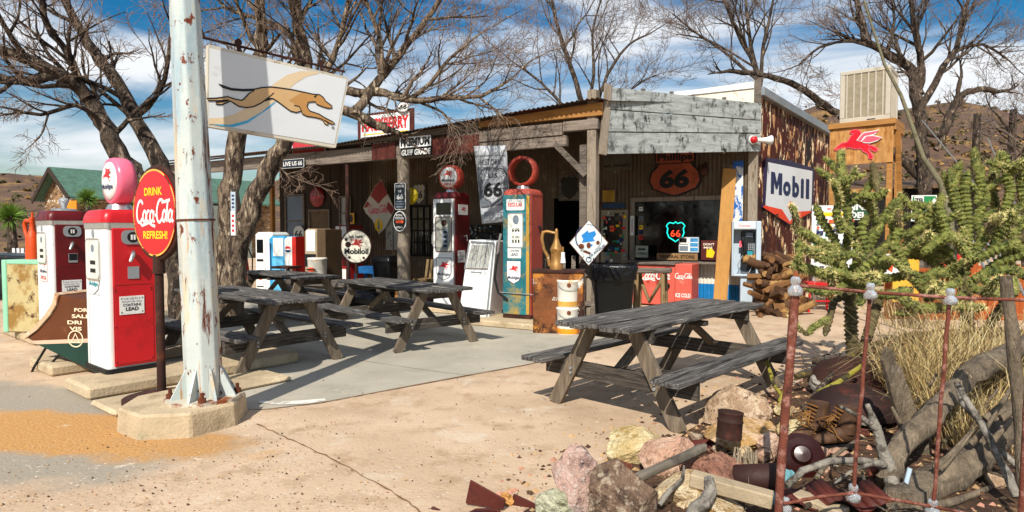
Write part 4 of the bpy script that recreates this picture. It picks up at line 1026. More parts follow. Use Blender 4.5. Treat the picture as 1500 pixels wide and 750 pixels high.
# low white dispenser with a hose
dl = G(694, 470, .02); t = thing('fuel_dispenser', 'low white slant-fronted fuel dispenser beside the teal pump', 'fuel dispenser', (dl.x, dl.y, .02), rt + R(6))
mb = MB(white_paint); prof = [(-.34, 0), (.28, 0), (.2, 1.28), (-.2, 1.28)]
FD = Frame((dl.x, dl.y), rt + R(6)); fq = lambda x, y: FD.hit(x, y)
P = [fq(*p) for p in ((671, 468), (716, 470), (727, 355), (687, 353))]
mb.prism(P, 0, .5); mb.build('body', t, bevel=.01)
mb = MB(galv); mb.ribbon([fq(713, 469), fq(724, 357)], .03, -.012); mb.ribbon([fq(690, 356), fq(724, 358)], .03, -.013); mb.ribbon([fq(688, 356), fq(681, 396)], .02, -.013); mb.build('chrome_frame', t)
mb = MB(mat('dispenser_recess', '#a9aaa4', .5, var=.15, layers=[('#6f5a44', 4, .58, .7)])); mb.flat([fq(*p) for p in ((683, 394), (715, 395), (721, 361), (691, 360))], -.006)
mb.use(grey_ink)
for k in range(1, 5): mb.ribbon([fq(691 + k * 6 - 1.2 * 1, 361), fq(684 + k * 6.2, 393)], .009, -.009)
mb.build('dial_recess', t)
mb = MB(rust); mb.ribbon([fq(682, 395), fq(715, 396)], .01, -.011); mb.use(black_ink); mb.ribbon([fq(690, 400), fq(706, 401)], .008, -.011); mb.build('panel_edge', t)
mb = MB(black_rubber); a = fq(731, 372); b_ = fq(728, 410); c_ = fq(740, 440)
mb.tube([(a[0], -.02, a[1]), (a[0] - .03, -.05, (a[1] + b_[1]) / 2), (b_[0] - .01, -.06, b_[1]), (b_[0] + .05, -.06, b_[1] - .22), (c_[0] + .05, -.02, c_[1])], .02, 8); mb.build('hose', t)
mb = MB(chrome); a = fq(735, 344); b_ = fq(730, 374); mb.tube([(a[0], -.03, a[1]), (a[0] - .03, -.03, a[1] - .12), (b_[0], -.02, b_[1])], .022, 8); mb.build('nozzle', t)

# rusty cabinet with brass hand pump, buckets, diamond sign, bin, stool
rc = G(812, 489); t = thing('rusty_cabinet', 'tall rust-eaten steel cabinet beside the teal pump', 'cabinet', (rc.x, rc.y, 0), R(-10))
kk = rc.y / F
mb = MB(rust_cabinet); mb.b2((-.32, 0, 0), (.42, .42, .92)); mb.build('body', t, bevel=.008)
mb = MB(dark_rust); mb.b2((-.34, -.02, .9), (.44, .44, .94)); mb.build('top_plate', t, bevel=.004)
hp = W(815, 398, rc.y + .2); t = thing('hand_pump', 'worn brass hand pump on the rusty cabinet', 'oil pump', (hp.x, hp.y, .94), R(-10))
mb = MB(brass); mb.lathe([(.1, 0), (.1, .08), (.085, .1), (.085, .26), (.095, .28), (.09, .32), (.05, .4), (.028, .48), (.026, .56), (.02, .6), (.0, .62)], 18); mb.build('cylinder', t)
mb = MB(brass); mb.tube([(0, 0, .54), (-.14, 0, .57), (-.2, 0, .56), (-.22, 0, .46), (-.19, 0, .3), (-.13, 0, .2), (-.1, 0, .05)], [.022, .024, .03, .026, .024, .028, .03], 8); mb.build('spout', t)
mb = MB(white_paint); mb.lathe([(.045, .1), (.03, .2), (.03, .26)], 10, (.1, -.02, 0)); mb.build('filler_neck', t)
mb = MB(brass); mb.cyl((.1, -.03, .1), (.1, -.03, .34), .014, n=6); mb.build('rod', t)
def bucket(label, loc, r, h, cols):
    t = thing('bucket', label, 'bucket', loc, 0, 'stacked white buckets')
    mb = MB(bucket_white); mb.lathe([(r * .92, 0), (r, h * .9), (r * 1.04, h * .92), (r * 1.04, h), (r * .95, h), (r * .9, h * .6)], 24); mb.build('pail', t)
    mb = MB(cols); mb.lathe([(r * .935, h * .03), (r * .955, h * .22)], 24); mb.build('lower_band', t)
    mb = MB(galv); mb.tube([(r * .9 * math.cos(a), -.4 * r - r * .65 * math.sin(a) * 1.1, h * .85 - .5 * r * math.sin(a)) for a in [pi * k / 10 for k in range(11)]], .005, 5); mb.build('bail', t)
    mb = MB(rust); mb.cyl((0, -r * 1.0, h * .82), (0, -r * 1.05, h * .82), .03, n=10); mb.build('rust_ear', t)
bl = G(833, 491)
bucket('white bucket with an amber lower band standing under another bucket', (bl.x, bl.y + .15, 0), .17, .40, mat('amber_band', '#d58a1e', .5, var=.2))
bucket('upper white bucket stacked beside the rusty cabinet', (bl.x, bl.y + .15, .402), .165, .40, mat('amber_band2', '#c99a4a', .5, var=.3))
# slatted pallet behind the buckets
pl = G(838, 470); t = thing('slatted_crate', 'weathered slatted pallet end standing behind the buckets', 'pallet', pl, R(-12))
mb = MB(old_wood)
for k in range(6): mb.bar((-.5 + .17 * k, 0, .05), (-.53 + .17 * k + .04, .02, 1.05 + .05 * (k % 2)), .07, .02, (0, 1, 0))
mb.build('slat', t); mb = MB(old_wood); mb.box((-.05, .03, .8), (1.1, .03, .08)); mb.box((-.05, .03, .3), (1.1, .03, .08)); mb.build('rail', t)
# diamond sign on the porch post
dF = Frame((G(862, 468).x, 10.15), R(-8)); t, w_, h_ = sign('diamond_sign', 'rusted diamond sign lettered Los Angeles on the porch post', 'sign', dF, 834, 322, 891, 389)
mb = MB(mat('enamel_white_rusted', '#c9d2d2', .4, var=.08, bump=.03, layers=[('#c08a3c', 2.2, .6, .67), ('#4a2414', 3.2, .61, .66)])); dm = [(0, 0), (w_ / 2, h_ / 2), (0, h_), (-w_ / 2, h_ / 2)]; mb.prism(dm, 0, .012); mb.build('panel', t)
mb = MB(mat('enamel_blue', '#1c7cc4', .4, var=.15, bump=0)); mb.flat([(-.12, h_ * .66), (-.02, h_ * .77), (.0, h_ * .72), (.1, h_ * .76), (.12, h_ * .68), (.07, h_ * .6), (.1, h_ * .54), (.0, h_ * .52), (-.11, h_ * .5), (-.09, h_ * .58)], -.004); mb.rect(.02, h_ * .42, .06, h_ * .47, -.004)
mb.use(navy_ink); mb.text('LOS ANGELES', w_ * .2, h_ * .31, w=.34, h=.04, y=-.005, rot=R(38)); mb.ribbon(ell(0, h_ * .6, .21, .22, 30, -60, 100), .008, -.004)
mb.ribbon(ell(0, h_ * .6, .21, .22, 24, 120, 215), .02, -.004); mb.ribbon(ell(0, h_ * .13, .04, .04, 16), .012, -.004, True); mb.text('&', .08, h_ * .15, h=.03, y=-.005)
mb.use(rust); mb.flat(ell(-.12, h_ * .42, .05, .045, 9), -.0045); mb.flat(ell(.0, h_ * .44, .035, .05, 9), -.0045); mb.flat([(-.1, h_ * .3), (.02, h_ * .24), (.04, h_ * .28), (-.06, h_ * .34)], -.0045); mb.flat(ell(.15, h_ * .5, .03, .035, 9), -.0045)
mb.ribbon([(w_ / 2, h_ / 2), (0, h_), (-w_ / 2, h_ / 2), (0, 0), (w_ / 2, h_ / 2)], .012, -.0042); mb.build('lettering', t)
# black wheelie bin with a bag over its rim
tb = G(899, 476); t = thing('trash_bin', 'big black trash bin with a plastic bag folded over its rim', 'trash bin', (tb.x, tb.y + .1, 0), R(-6))
mb = MB(black_plastic); mb.loft([[p + V((0, 0, z)) for p in rbox(a, b_, .06)] for a, b_, z in ((.54, .54, 0), (.66, .66, .9), (.7, .7, .92))]); mb.build('body', t)
bag = mat('black_bag', '#0c0d10', .22, var=.3, vs=8, bump=1.0, bs=9); mb = MB(bag)
rng = random.Random(6); rings = []
for z, k in ((.74, .03), (.82, .035), (.93, .05), (.985, .04), (.98, -.05), (.9, -.1)):
    rings.append([p + V((rng.uniform(-.012, .012), rng.uniform(-.012, .012), z + rng.uniform(-.02, .02))) for p in rbox(.66 + k * 1.6, .66 + k * 1.6, .1, 9)])
mb.loft(rings, False); mb.tube([(-.05, -.39, .93), (.02, -.41, .8), (.1, -.39, .74)], [.04, .05, .01], 7); mb.build('bag', t)
# rough wooden stool frame in front of the cooler
st = G(955, 466); t = thing('wooden_stool', 'rough log bar stool frame in front of the red cooler', 'stool', (st.x, st.y + .1, 0), R(-20))
log_m = mat('peeled_log', '#8a7350', .75, var=.3, vs=3, bump=.4, stretch=(6, 6, 1), layers=[('#4d3b26', 3, .52, .64)])
for i, j in ((-1, -1), (1, -1), (1, 1), (-1, 1)):
    mb = MB(log_m); mb.tube([(i * .24, j * .2, 0), (i * .23, j * .2, .45), (i * .22, j * .19, .78)], [.045, .042, .04], 8); mb.build('leg', t)
mb = MB(old_wood); mb.bar((-.42, -.1, .82), (.36, -.12, .84), .2, .09); mb.bar((-.36, .1, .82), (.34, .12, .83), .2, .08); mb.build('seat', t, bevel=.02)
mb = MB(log_m); mb.tube([(-.24, -.2, .2), (0, -.21, .17), (.24, -.2, .2)], .03, 7); mb.tube([(-.24, .2, .72), (.0, -.18, .3), (.22, -.2, .7)], .035, 7); mb.build('stretcher', t)

# faded red cooler with a white script
cF = Frame(B.w(0, -.95), BA)
xa, _ = cF.hit(926, 400); xb, _ = cF.hit(989, 400); xc, _ = cF.hit(1014, 400); zt = cF.hit(970, 386)[1]
t = thing('drinks_cooler', 'faded red chest cooler with white script under the counter window', 'cooler', cF.w((xa + xc) / 2, 0, 0), BA)
o_ = (xa + xc) / 2
mb = MB(salmon); mb.b2((xa - o_, 0, .03), (xb - o_ - .004, .55, zt - .03)); mb.build('body', t, bevel=.02, seg=2)
mb = MB(salmon); mb.b2((xb - o_ + .004, -.03, .03), (xc - o_, .55, zt)); e = mb.build('end_panel', t, bevel=.015, seg=2)
mb = MB(white_clean); xm = (cF.hit(958, 400)[0]) - o_; coke(mb, xm, zt - .24, .62, -.004, .14); mb.build('lettering', t)
mb = MB(white_clean); coke(mb, (xb + xc) / 2 - o_, zt - .24, .34, -.034, .14); mb.text('ICE COLD', (xb + xc) / 2 - o_, zt - .62, w=.3, h=.08, y=-.034, bold=.03); mb.build('lettering', e)
mb = MB(old_wood); mb.b2((xa - o_ - .03, -.05, zt - .03), (xb - o_, .58, zt + .02)); mb.build('lid', t, bevel=.01)
mb = MB(black_ink); mb.lathe([(.06, 0), (.06, -.03), (.02, -.05), (0, -.05)], 12, (xb - o_ - .16, -.0, .42), 'y'); mb.build('opener', t)
# things on the counter and in the window
wF = Frame(B.w(0, -.30), BA)
t, w_, h_ = sign('shop_board', 'small weathered board carved GENERAL STORE on the counter', 'sign', wF, 962, 371, 1022, 381); boxsign(t, w_, h_, mat('carved_board', '#8a6a44', .8, var=.25), old_wood, .03); mb = MB(black_ink); mb.text('GENERAL STORE', 0, h_ / 2, w=w_ * .86, h=h_ * .5, y=-.006, bold=.03); mb.build('lettering', t)
t, w_, h_ = sign('paper_board', 'white card with landscape snapshots on the counter', 'display card', wF, 994, 347, 1024, 370); boxsign(t, w_, h_, white_clean, grey_ink, .01); mb = MB(mat('photo_blue', '#3d86b8', .4, var=.4, vs=8, bump=0))
for i, (a, b_) in enumerate(((.07, .68), (.07, .38), (.07, .08))): mb.rect(a * w_, b_ * h_, .45 * w_, (b_ + .24) * h_, -.005)
mb.use(grey_ink); mb.rect(-.45 * w_, .1 * h_, -.03 * w_, .42 * h_, -.005); mb.rect(-.45 * w_, .5 * h_, -.03 * w_, .56 * h_, -.005); mb.use(dark_glass); mb.rect(-.45 * w_, .64 * h_, -.1 * w_, .92 * h_, -.005); mb.build('snapshot', t)
t, w_, h_ = sign('poster_board', 'dark red poster with a yellow shape leaning on the counter', 'poster', wF, 1027, 352, 1050, 381); boxsign(t, w_, h_, mat('poster_red', '#4a1a16', .5, var=.3, vs=6), None, .01); mb = MB(mat('poster_text', '#d8cfc0', .5, bump=0)); mb.text('DON\'T', 0, h_ * .8, w=w_ * .7, h=h_ * .12, y=-.005); mb.text('MISS', -w_ * .05, h_ * .63, w=w_ * .55, h=h_ * .1, y=-.005)
mb.use(yellow_ink); mb.flat([(-.05, .06), (.08, .05), (.12, .16), (.04, .26), (.0, .2), (-.04, .24)], -.006); mb.build('lettering', t)
t, w_, h_ = sign('notice_board', 'small pale board lettered OPEN in the lower corner of the counter window', 'sign', wF, 931, 360, 949, 377); boxsign(t, w_, h_, mat('pale_board', '#9aa090', .7, var=.2), None, .02); mb = MB(black_ink); mb.text('OPEN', 0, h_ * .32, w=w_ * .8, h=h_ * .22, y=-.005); mb.rect(-w_ * .3, h_ * .62, w_ * .3, h_ * .78, -.005); mb.build('lettering', t)
# neon road shield inside the window
t, w_, h_ = sign('neon_sign', 'lit neon road shield, teal outline around red digits, in the counter window', 'neon sign', Frame(B.w(0, .0), BA), 976, 325, 1003, 354, .0)
ne_t = mat('neon_teal', '#1fd8c4', emit=1.6, bump=0, var=0); ne_r = mat('neon_red', '#ff4526', emit=1.9, bump=0, var=0); ne_w = mat('neon_unlit', '#4a4a4a', .3, bump=0)
mb = MB(ne_t); sh = us_shield(0, h_ / 2, w_, h_); mb.tube([(a, .005, b_) for a, b_ in sh + sh[:1]], .012, 6); mb.build('outline', t)
mb = MB(ne_r); mb.text('66', 0, h_ * .42, w=w_ * .52, h=h_ * .34, y=.004, bold=0); mb.build('digits', t)
mb = MB(ne_w); mb.text('ROUTE', 0, h_ * .76, w=w_ * .55, h=h_ * .12, y=.006, bold=0); mb.build('letters', t)
# stickers up the window edge
rng = random.Random(2)
for k, (yy, c_) in enumerate(((306, white_clean), (320, grey_ink), (333, yellow_ink), (340, navy_ink), (348, red_ink))):
    t, w_, h_ = sign('window_sticker', ['white square sticker, uppermost on the counter window edge', 'grey square sticker on the counter window edge', 'yellow strip sticker on the counter window edge', 'dark blue strip sticker on the counter window edge', 'red strip sticker, lowest on the counter window edge'][k], 'sticker', Frame(B.w(0, .027), BA), 936, yy - 3, 942, yy + 3, 0, 'stickers up the window edge'); t.name = 'window_sticker'
    mb = MB(c_); mb.prism([(-w_ / 2, 0), (w_ / 2, 0), (w_ / 2, h_), (-w_ / 2, h_)], -.002, .0005); mb.use(black_ink); mb.rect(-w_ * .3, h_ * .4, w_ * .3, h_ * .6, -.003); mb.build('print', t)
# orange road shield with script heading above the window
pF = Frame(B.w(0, -.10), BA)
t, w_, h_ = sign('road_shield', 'big rusty orange shield sign lettered Phillips 66 above the counter window', 'shield sign', pF, 950, 222, 1028, 288)
rust_or = mat('rusty_orange_sign', '#97482c', .6, var=.15, vs=2, bump=.05, layers=[('#6a2e1e', 3, .54, .7)])
SP = [(0, .0), (-.2, .07), (-.42, .17), (-.5, .34), (-.46, .55), (-.36, .66), (-.3, .78), (-.38, .8), (-.38, 1.0)]
SP = SP + [(-a, b_) for a, b_ in reversed(SP[1:])]; SP = [(a * w_, b_ * h_) for a, b_ in SP]
mb = MB(black_ink); mb.prism(SP, 0, .05); mb.use(rust_or); mb.flat([(a * .93, h_ * .5 + (b_ - h_ * .5) * .94) for a, b_ in SP], -.004); mb.build('panel', t)
mb = MB(black_ink); mb.text('66', 0, h_ * .4, w=w_ * .56, h=h_ * .42, y=-.007, bold=.05, shear=.08); mb.text('Phillips', 0, h_ * .86, w=w_ * .66, h=h_ * .2, y=-.007, bold=.04); mb.ribbon([(-.38 * w_, h_ * .74), (.38 * w_, h_ * .74)], .02, -.006); mb.build('lettering', t)
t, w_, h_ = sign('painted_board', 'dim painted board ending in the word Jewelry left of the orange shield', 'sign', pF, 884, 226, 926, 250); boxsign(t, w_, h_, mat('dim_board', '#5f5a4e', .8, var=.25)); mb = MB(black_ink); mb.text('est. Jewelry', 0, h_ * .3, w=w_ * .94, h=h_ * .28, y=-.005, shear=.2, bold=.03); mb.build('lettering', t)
t, w_, h_ = sign('yellow_picture', 'small framed yellow picture on the tin wall', 'picture', pF, 882, 278, 901, 296); boxsign(t, w_, h_, mat('picture_yellow', '#a8802a', .6, var=.4, vs=6), old_wood)
t, w_, h_ = sign('blue_board', 'narrow dark blue board below the yellow picture', 'sign', pF, 882, 298, 915, 305); boxsign(t, w_, h_, mat('board_blue', '#24405e', .6, var=.2))
t, w_, h_ = sign('thermometer', 'slim white wall thermometer beside the sticker door', 'thermometer', pF, 923, 316, 929, 345); boxsign(t, w_, h_, white_clean, galv, .02); mb = MB(black_ink); mb.rect(-.008, h_ * .15, .008, h_ * .85, -.005); mb.use(red_ink); mb.rect(-.005, h_ * .15, .005, h_ * .5, -.006); mb.build('scale', t)
t, w_, h_ = sign('wall_lamp', 'rusted wall lamp bracket beside the orange shield', 'lamp', pF, 1026, 238, 1040, 258); mb = MB(dark_rust); mb.lathe([(.05, 0), (.09, .02), (.11, .14), (.06, .2), (.03, .24)], 14, (0, -.12, 0)); mb.build('shade', t); mb = MB(dark_rust); mb.tube([(0, -.12, .22), (.02, -.05, .28), (.03, .05, .2)], .015, 6); mb.build('arm', t)
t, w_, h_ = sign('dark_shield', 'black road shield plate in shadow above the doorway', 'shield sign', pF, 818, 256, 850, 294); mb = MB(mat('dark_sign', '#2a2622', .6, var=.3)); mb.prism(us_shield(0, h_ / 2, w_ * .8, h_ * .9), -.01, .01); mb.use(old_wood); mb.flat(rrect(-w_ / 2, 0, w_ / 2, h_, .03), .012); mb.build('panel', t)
# ochre plank leaning at the corner and the blue and white painted board
pa = on(Frame(B.w(0, -.75), BA), 1054, 452); pb = on(Frame(B.w(0, -.22), BA), 1069, 247)
mb = MB(plank_wood); d = pb - pa; mb.bar((0, 0, 0), d, .26, .045, (-.3, -1, 0)); solo('leaning_plank', 'long ochre plank leaning against the store corner', 'plank', mb, (pa.x, pa.y, .0), 0, None, .004)
t, w_, h_ = sign('painted_sign', 'tall peeling blue and white painted board at the store corner', 'sign', Frame(B.w(0, -.09), BA), 1073, 236, 1088, 345); boxsign(t, w_, h_, mat('blue_white_peel', '#d4d6d2', .5, var=.08, bump=.05, layers=[('#1e5fae', 2.6, .5, .54, (3, 3, 1.4)), ('#6b3a22', 5, .63, .67)]), None, .03); mb = MB(mat('strong_blue', '#1f57a4', .5)); mb.rect(-w_ * .5, h_ * .93, w_ * .5, h_, -.006); mb.build('top_band', t)
mb = MB(mat('blue_pole_paint', '#1740b0', .4)); a = on(Frame(B.w(0, -.3), BA), 1051, 388); mb.cyl((0, 0, 0), (0, 0, 1.0), .022, n=8); solo('blue_stick', 'thin bright blue stick standing by the white corrugated panel', 'stick', mb, (a.x, a.y, 0))
# pay phone on a pedestal
hF = Frame(CN + V((-.12, -.62, 0)), R(-16)); xa, zb, xb, zt = span(hF, 1072, 324, 1115, 405)
t = thing('pay_phone', 'pale blue-grey pay phone booth on a pedestal at the store corner', 'pay phone', hF.w((xa + xb) / 2, 0, 0), hF.a)
w_ = xb - xa
mb = MB(pale_blue_metal); h_ = zt - zb
mb.b2((-w_ / 2, .0, zb), (-w_ / 2 + .03, .34, zt)); mb.b2((w_ / 2 - .09, -.0, zb), (w_ / 2, .34, zt)); mb.b2((-w_ / 2 + .031, .0, zt - .16), (w_ / 2 - .091, .34, zt)); mb.b2((-w_ / 2 + .031, .30, zb), (w_ / 2 - .091, .34, zt - .161)); mb.b2((-w_ / 2 + .031, .0, zb), (w_ / 2 - .091, .3, zb + .04))
mb.build('hood', t, bevel=.012, seg=2)
mb = MB(white_clean); mb.b2((-w_ * .42, -.008, zt - .14), (w_ * .28, -.001, zt - .03)); mb.use(pale_red_ink); mb.text('Frontier', -w_ * .07, zt - .085, w=w_ * .42, h=.05, y=-.01, shear=.2); mb.build('header_plate', t)
mb = MB(mat('phone_dark', '#1c2024', .4, var=.2)); mb.b2((-w_ * .16, .16, zb + .1), (w_ * .28, .29, zt - .2)); ph = mb.build('telephone', t, bevel=.01)
mb = MB(grey_ink); mb.b2((w_ * .0, .15, zt - .3), (w_ * .24, .158, zt - .22)); mb.use(pale_red_ink); mb.rect(-.12, zt - .5, -.07, zt - .38, .156); mb.use(teal_ink); mb.rect(w_ * .06, zt - .66, w_ * .24, zt - .58, .156)
mb.use(galv)
for i in range(3):
    for j in range(4): mb.b2((w_ * .08 + .036 * i, .148, zt - .56 + .035 * j), (w_ * .08 + .024 + .036 * i, .158, zt - .537 + .035 * j))
mb.build('keypad', ph)
mb = MB(black_rubber); mb.tube([(-.06, .1, zt - .34), (-.03, .08, zt - .42), (-.02, .08, zt - .56), (-.05, .1, zt - .64)], [.035, .022, .022, .036], 8); mb.build('handset', t)
mb = MB(galv); mb.tube([(-.05, .1, zt - .64), (-.15, .06, zt - .85), (-.12, .04, zb + .08), (.05, .05, zb + .06), (.12, .1, zb + .2), (.1, .15, zb + .42)], .009, 6); mb.build('cord', t)
mb = MB(pale_blue_metal); mb.b2((-w_ * .18, .06, 0), (w_ * .36, .32, zb)); mb.build('pedestal', t, bevel=.008)

# signs on the beam, posts and banner
mF = Frame(B.w(0, YB - .13), BA)
t, w_, h_ = sign('beam_sign', 'white sign reading PREMIUM on the porch beam', 'sign', mF, 585, 199, 632, 216); boxsign(t, w_, h_, white_paint, black_ink); mb = MB(black_ink); mb.text('PREMIUM', 0, h_ / 2, w=w_ * .9, h=h_ * .7, y=-.006, bold=.05); mb.build('lettering', t); t.rotation_euler.y = R(0)
t, w_, h_ = sign('beam_sign', 'black sign with white letters under the PREMIUM sign', 'sign', mF, 587, 217, 632, 228); boxsign(t, w_, h_, black_ink, black_ink); mb = MB(white_clean); mb.text('GUFF GRADE', 0, h_ / 2, w=w_ * .94, h=h_ * .8, y=-.006, bold=.04, shear=.1); mb.build('lettering', t)
t, w_, h_ = sign('beam_sign', 'small black plate reading LIVE US 66 on the weathered beam', 'sign', mF, 413, 233, 445, 246); boxsign(t, w_, h_, mat('bluish_black', '#1c2230', .5), white_clean); mb = MB(white_clean); mb.text('LIVE US 66', 0, h_ / 2, w=w_ * .86, h=h_ * .5, y=-.006, bold=.02); mb.build('lettering', t)
oF = Frame(B.w(0, YB - .16), BA)
t, w_, h_ = sign('post_sign', 'black rectangular sign with white rim and digits 66 on the round porch post', 'sign', oF, 578, 268, 594, 307); boxsign(t, w_, h_, mat('sign_slate', '#10202a', .4, bump=0), white_clean, .012, .03); mb = MB(white_clean); mb.text('66', 0, h_ * .48, w=w_ * .6, h=h_ * .2, y=-.006, bold=.04); mb.text('ROUTE', 0, h_ * .88, w=w_ * .7, h=h_ * .1, y=-.006); mb.text('US', 0, h_ * .69, w=w_ * .24, h=h_ * .09, y=-.006)
mb.use(grey_ink)
for i in range(3): mb.rect(-w_ * .34, h_ * (.28 - .1 * i), w_ * .34, h_ * (.33 - .1 * i), -.006)
mb.build('lettering', t)
t, w_, h_ = sign('post_sign', 'black oval sign with white rim and orange centre on the round porch post', 'sign', oF, 576, 309, 595, 339)
mb = MB(white_clean); mb.prism(ell(0, h_ / 2, w_ / 2, h_ / 2, 32), 0, .012); mb.use(black_ink); mb.flat(ell(0, h_ / 2, w_ * .45, h_ * .455, 32), -.003); mb.use(orange_ink); mb.flat([(-.09, h_ * .42), (.09, h_ * .4), (.1, h_ * .52), (.02, h_ * .56), (-.1, h_ * .53)], -.006)
mb.use(white_clean); mb.text('ROYAL', 0, h_ * .79, w=w_ * .5, h=h_ * .11, y=-.006); mb.text('TRITON', 0, h_ * .64, w=w_ * .66, h=h_ * .12, y=-.006); mb.text('MOTOR OIL', 0, h_ * .2, w=w_ * .55, h=h_ * .1, y=-.006); mb.build('disc', t)
# hanging banner
bF = Frame(B.w(0, YB - .02), R(-14)); bo = W(722, 272, 10.55); bF = Frame((bo.x, bo.y), R(-12))
t = thing('road_banner', 'silvery hanging banner reading Historic US 66 Route', 'banner', (bo.x, bo.y, 0), bF.a)
qd = [bF.hit(*p) for p in ((694, 214), (742, 213), (748, 324), (706, 328))]
ban = mat('banner_silver', '#a5aab0', .45, var=.12, vs=3, bump=.06, layers=[('#82888f', 2.5, .54, .68)])
mb = MB(ban); nn = 10; vs = []
def bil(u, v): 
    a = V(qd[3]).lerp(V(qd[2]), u); b_ = V(qd[0]).lerp(V(qd[1]), u); return a.lerp(b_, v)
for i in range(nn + 1):
    for j in range(nn + 1):
        u, v = i / nn, j / nn; p = bil(u, v); vs.append((p.x, .012 * math.sin(u * 7 + v * 3), p.y))
mb.add(vs, [(i * (nn + 1) + j, (i + 1) * (nn + 1) + j, (i + 1) * (nn + 1) + j + 1, i * (nn + 1) + j + 1) for i in range(nn) for j in range(nn)], True); bn = mb.build('cloth', t)
so_ = bn.modifiers.new('s', 'SOLIDIFY'); so_.thickness = .004
mb = MB(mat('banner_grey', '#5b616a', .5, var=.5, vs=9, bump=0))
y = -.02; mb.flat([tuple(bil(*p)) for p in ((.02, .22), (.98, .22), (.98, .71), (.02, .71))], y)
cx, cz = bil(.5, .47); sw_, sh_ = (bil(.95, .4) - bil(.05, .4)).x, (bil(.5, .72) - bil(.5, .22)).y
mb.use(black_ink); mb.flat(us_shield(cx, cz, sw_, sh_), y - .003); mb.use(ban); mb.flat(us_shield(cx, cz, sw_ * .95, sh_ * .95), y - .006); mb.use(black_ink)
mb.ribbon(us_shield(cx, cz, sw_ * .89, sh_ * .89), .008, y - .008, True)
mb.text('66', cx, cz - sh_ * .08, w=sw_ * .68, h=sh_ * .4, y=y - .009, bold=.04); mb.text('US', cx, cz + sh_ * .28, w=sw_ * .34, h=sh_ * .12, y=y - .009, bold=.02)
a, b_ = bil(.5, .79); mb.text('HISTORIC', a, b_, w=sw_ * .84, h=sh_ * .15, y=y, bold=-.005); mb.ribbon([tuple(bil(.03, .87)), tuple(bil(.97, .87))], .008, y); mb.ribbon([tuple(bil(.03, .72)), tuple(bil(.97, .72))], .008, y - .001)
mb.use(grey_ink); a, b_ = bil(.5, .1); mb.text('ROUTE', a, b_, w=sw_ * .8, h=sh_ * .17, y=y, bold=0); mb.build('print', bn)
# roof sign
rF = Frame(B.w(0, -2.6), BA); t, w_, h_ = sign('roof_sign', 'brown-bordered roof sign reading HACKBERRY GENERAL STORE in red and black', 'roof sign', rF, 524, 163, 606, 216)
mb = MB(red_rust); mb.prism([(-w_ / 2, 0), (w_ / 2, .0), (w_ / 2, h_), (-w_ / 2, h_)], 0, .03); mb.use(white_paint); mb.flat([(-w_ * .44, h_ * .08), (w_ * .43, h_ * .08), (w_ * .43, h_ * .93), (-w_ * .44, h_ * .93)], -.004); mb.use(black_ink); mb.flat([(-w_ * .43, h_ * .06), (w_ * .43, h_ * .06), (w_ * .43, h_ * .34), (-w_ * .43, h_ * .34)], -.006)
mb.use(red_ink); mb.text('HACKBERRY', 0, h_ * .66, w=w_ * .84, h=h_ * .36, y=-.009, bold=.05); mb.use(white_clean); mb.text('GENERAL STORE', 0, h_ * .2, w=w_ * .8, h=h_ * .17, y=-.009, bold=.04); mb.use(yellow_ink); mb.rect(-w_ * .4, h_ * .39, w_ * .4, h_ * .42, -.009); mb.build('panel', t)
mb = MB(dark_rust); mb.cyl((-w_ * .4, .05, -.25), (-w_ * .4, .05, h_), .03); mb.cyl((w_ * .4, .05, -.25), (w_ * .4, .05, h_), .03); mb.build('stand', t)
t, w_, h_ = sign('round_sign', 'round white 66 sign above the roof sign', 'sign', Frame(B.w(0, -2.66), BA), 582, 148, 599, 165); mb = MB(white_clean); mb.prism(ell(0, h_ / 2, w_ / 2, h_ / 2, 28), 0, .01); mb.use(black_ink); mb.ribbon(ell(0, h_ / 2, w_ * .46, h_ * .46, 28), .015, -.003, True); mb.text('66', 0, h_ / 2, w=w_ * .66, h=h_ * .42, y=-.004, bold=.03, shear=.1); mb.build('disc', t)
t, w_, h_ = sign('roof_board', 'red board on the roof edge below the hanging sign', 'sign', rF, 428, 205, 476, 232); boxsign(t, w_, h_, mat('roof_red', '#b3343a', .5, var=.15), white_paint)

# signs on the shaded wall
vF = Frame(B.w(0, -.06), BA)
t, w_, h_ = sign('diamond_sign', 'torn red and white diamond sign with a yellow bottle in the porch shade', 'sign', Frame(B.w(0, -.4), BA), 532, 264, 578, 343)
mb = MB(mat('diamond_white', '#c2bcb2', .5, var=.1, layers=[('#7b6a5a', 5, .6, .72)])); mb.prism([(0, 0), (w_ * .2, h_ * .12), (w_ * .5, h_ * .45), (w_ * .1, h_), (-w_ * .1, h_ * .9), (-w_ * .5, h_ * .5), (-w_ * .42, h_ * .4), (-w_ * .2, h_ * .26)], 0, .015)
mb.use(mat('diamond_red', '#8e1f1c', .5, var=.25)); mb.flat([(w_ * .1, h_ * .99), (-w_ * .1, h_ * .89), (-w_ * .26, h_ * .72), (.0, h_ * .56), (w_ * .14, h_ * .66), (w_ * .3, h_ * .74)], -.004); mb.flat([(w_ * .5, h_ * .46), (w_ * .3, h_ * .6), (w_ * .24, h_ * .48), (w_ * .4, h_ * .36)], -.004); mb.flat([(-w_ * .48, h_ * .5), (-w_ * .36, h_ * .62), (-w_ * .28, h_ * .56), (-w_ * .38, h_ * .5)], -.004)
mb.use(yellow_ink); mb.flat(ell(0, h_ * .17, w_ * .13, h_ * .12, 20), -.005); mb.use(grey_ink); mb.flat([(-.03, h_ * .09), (.03, h_ * .09), (.03, h_ * .2), (.012, h_ * .27), (-.012, h_ * .27), (-.03, h_ * .2)], -.007); mb.use(pale_red_ink); coke(mb, -w_ * .03, h_ * .46, w_ * .6, -.006); mb.build('panel', t)
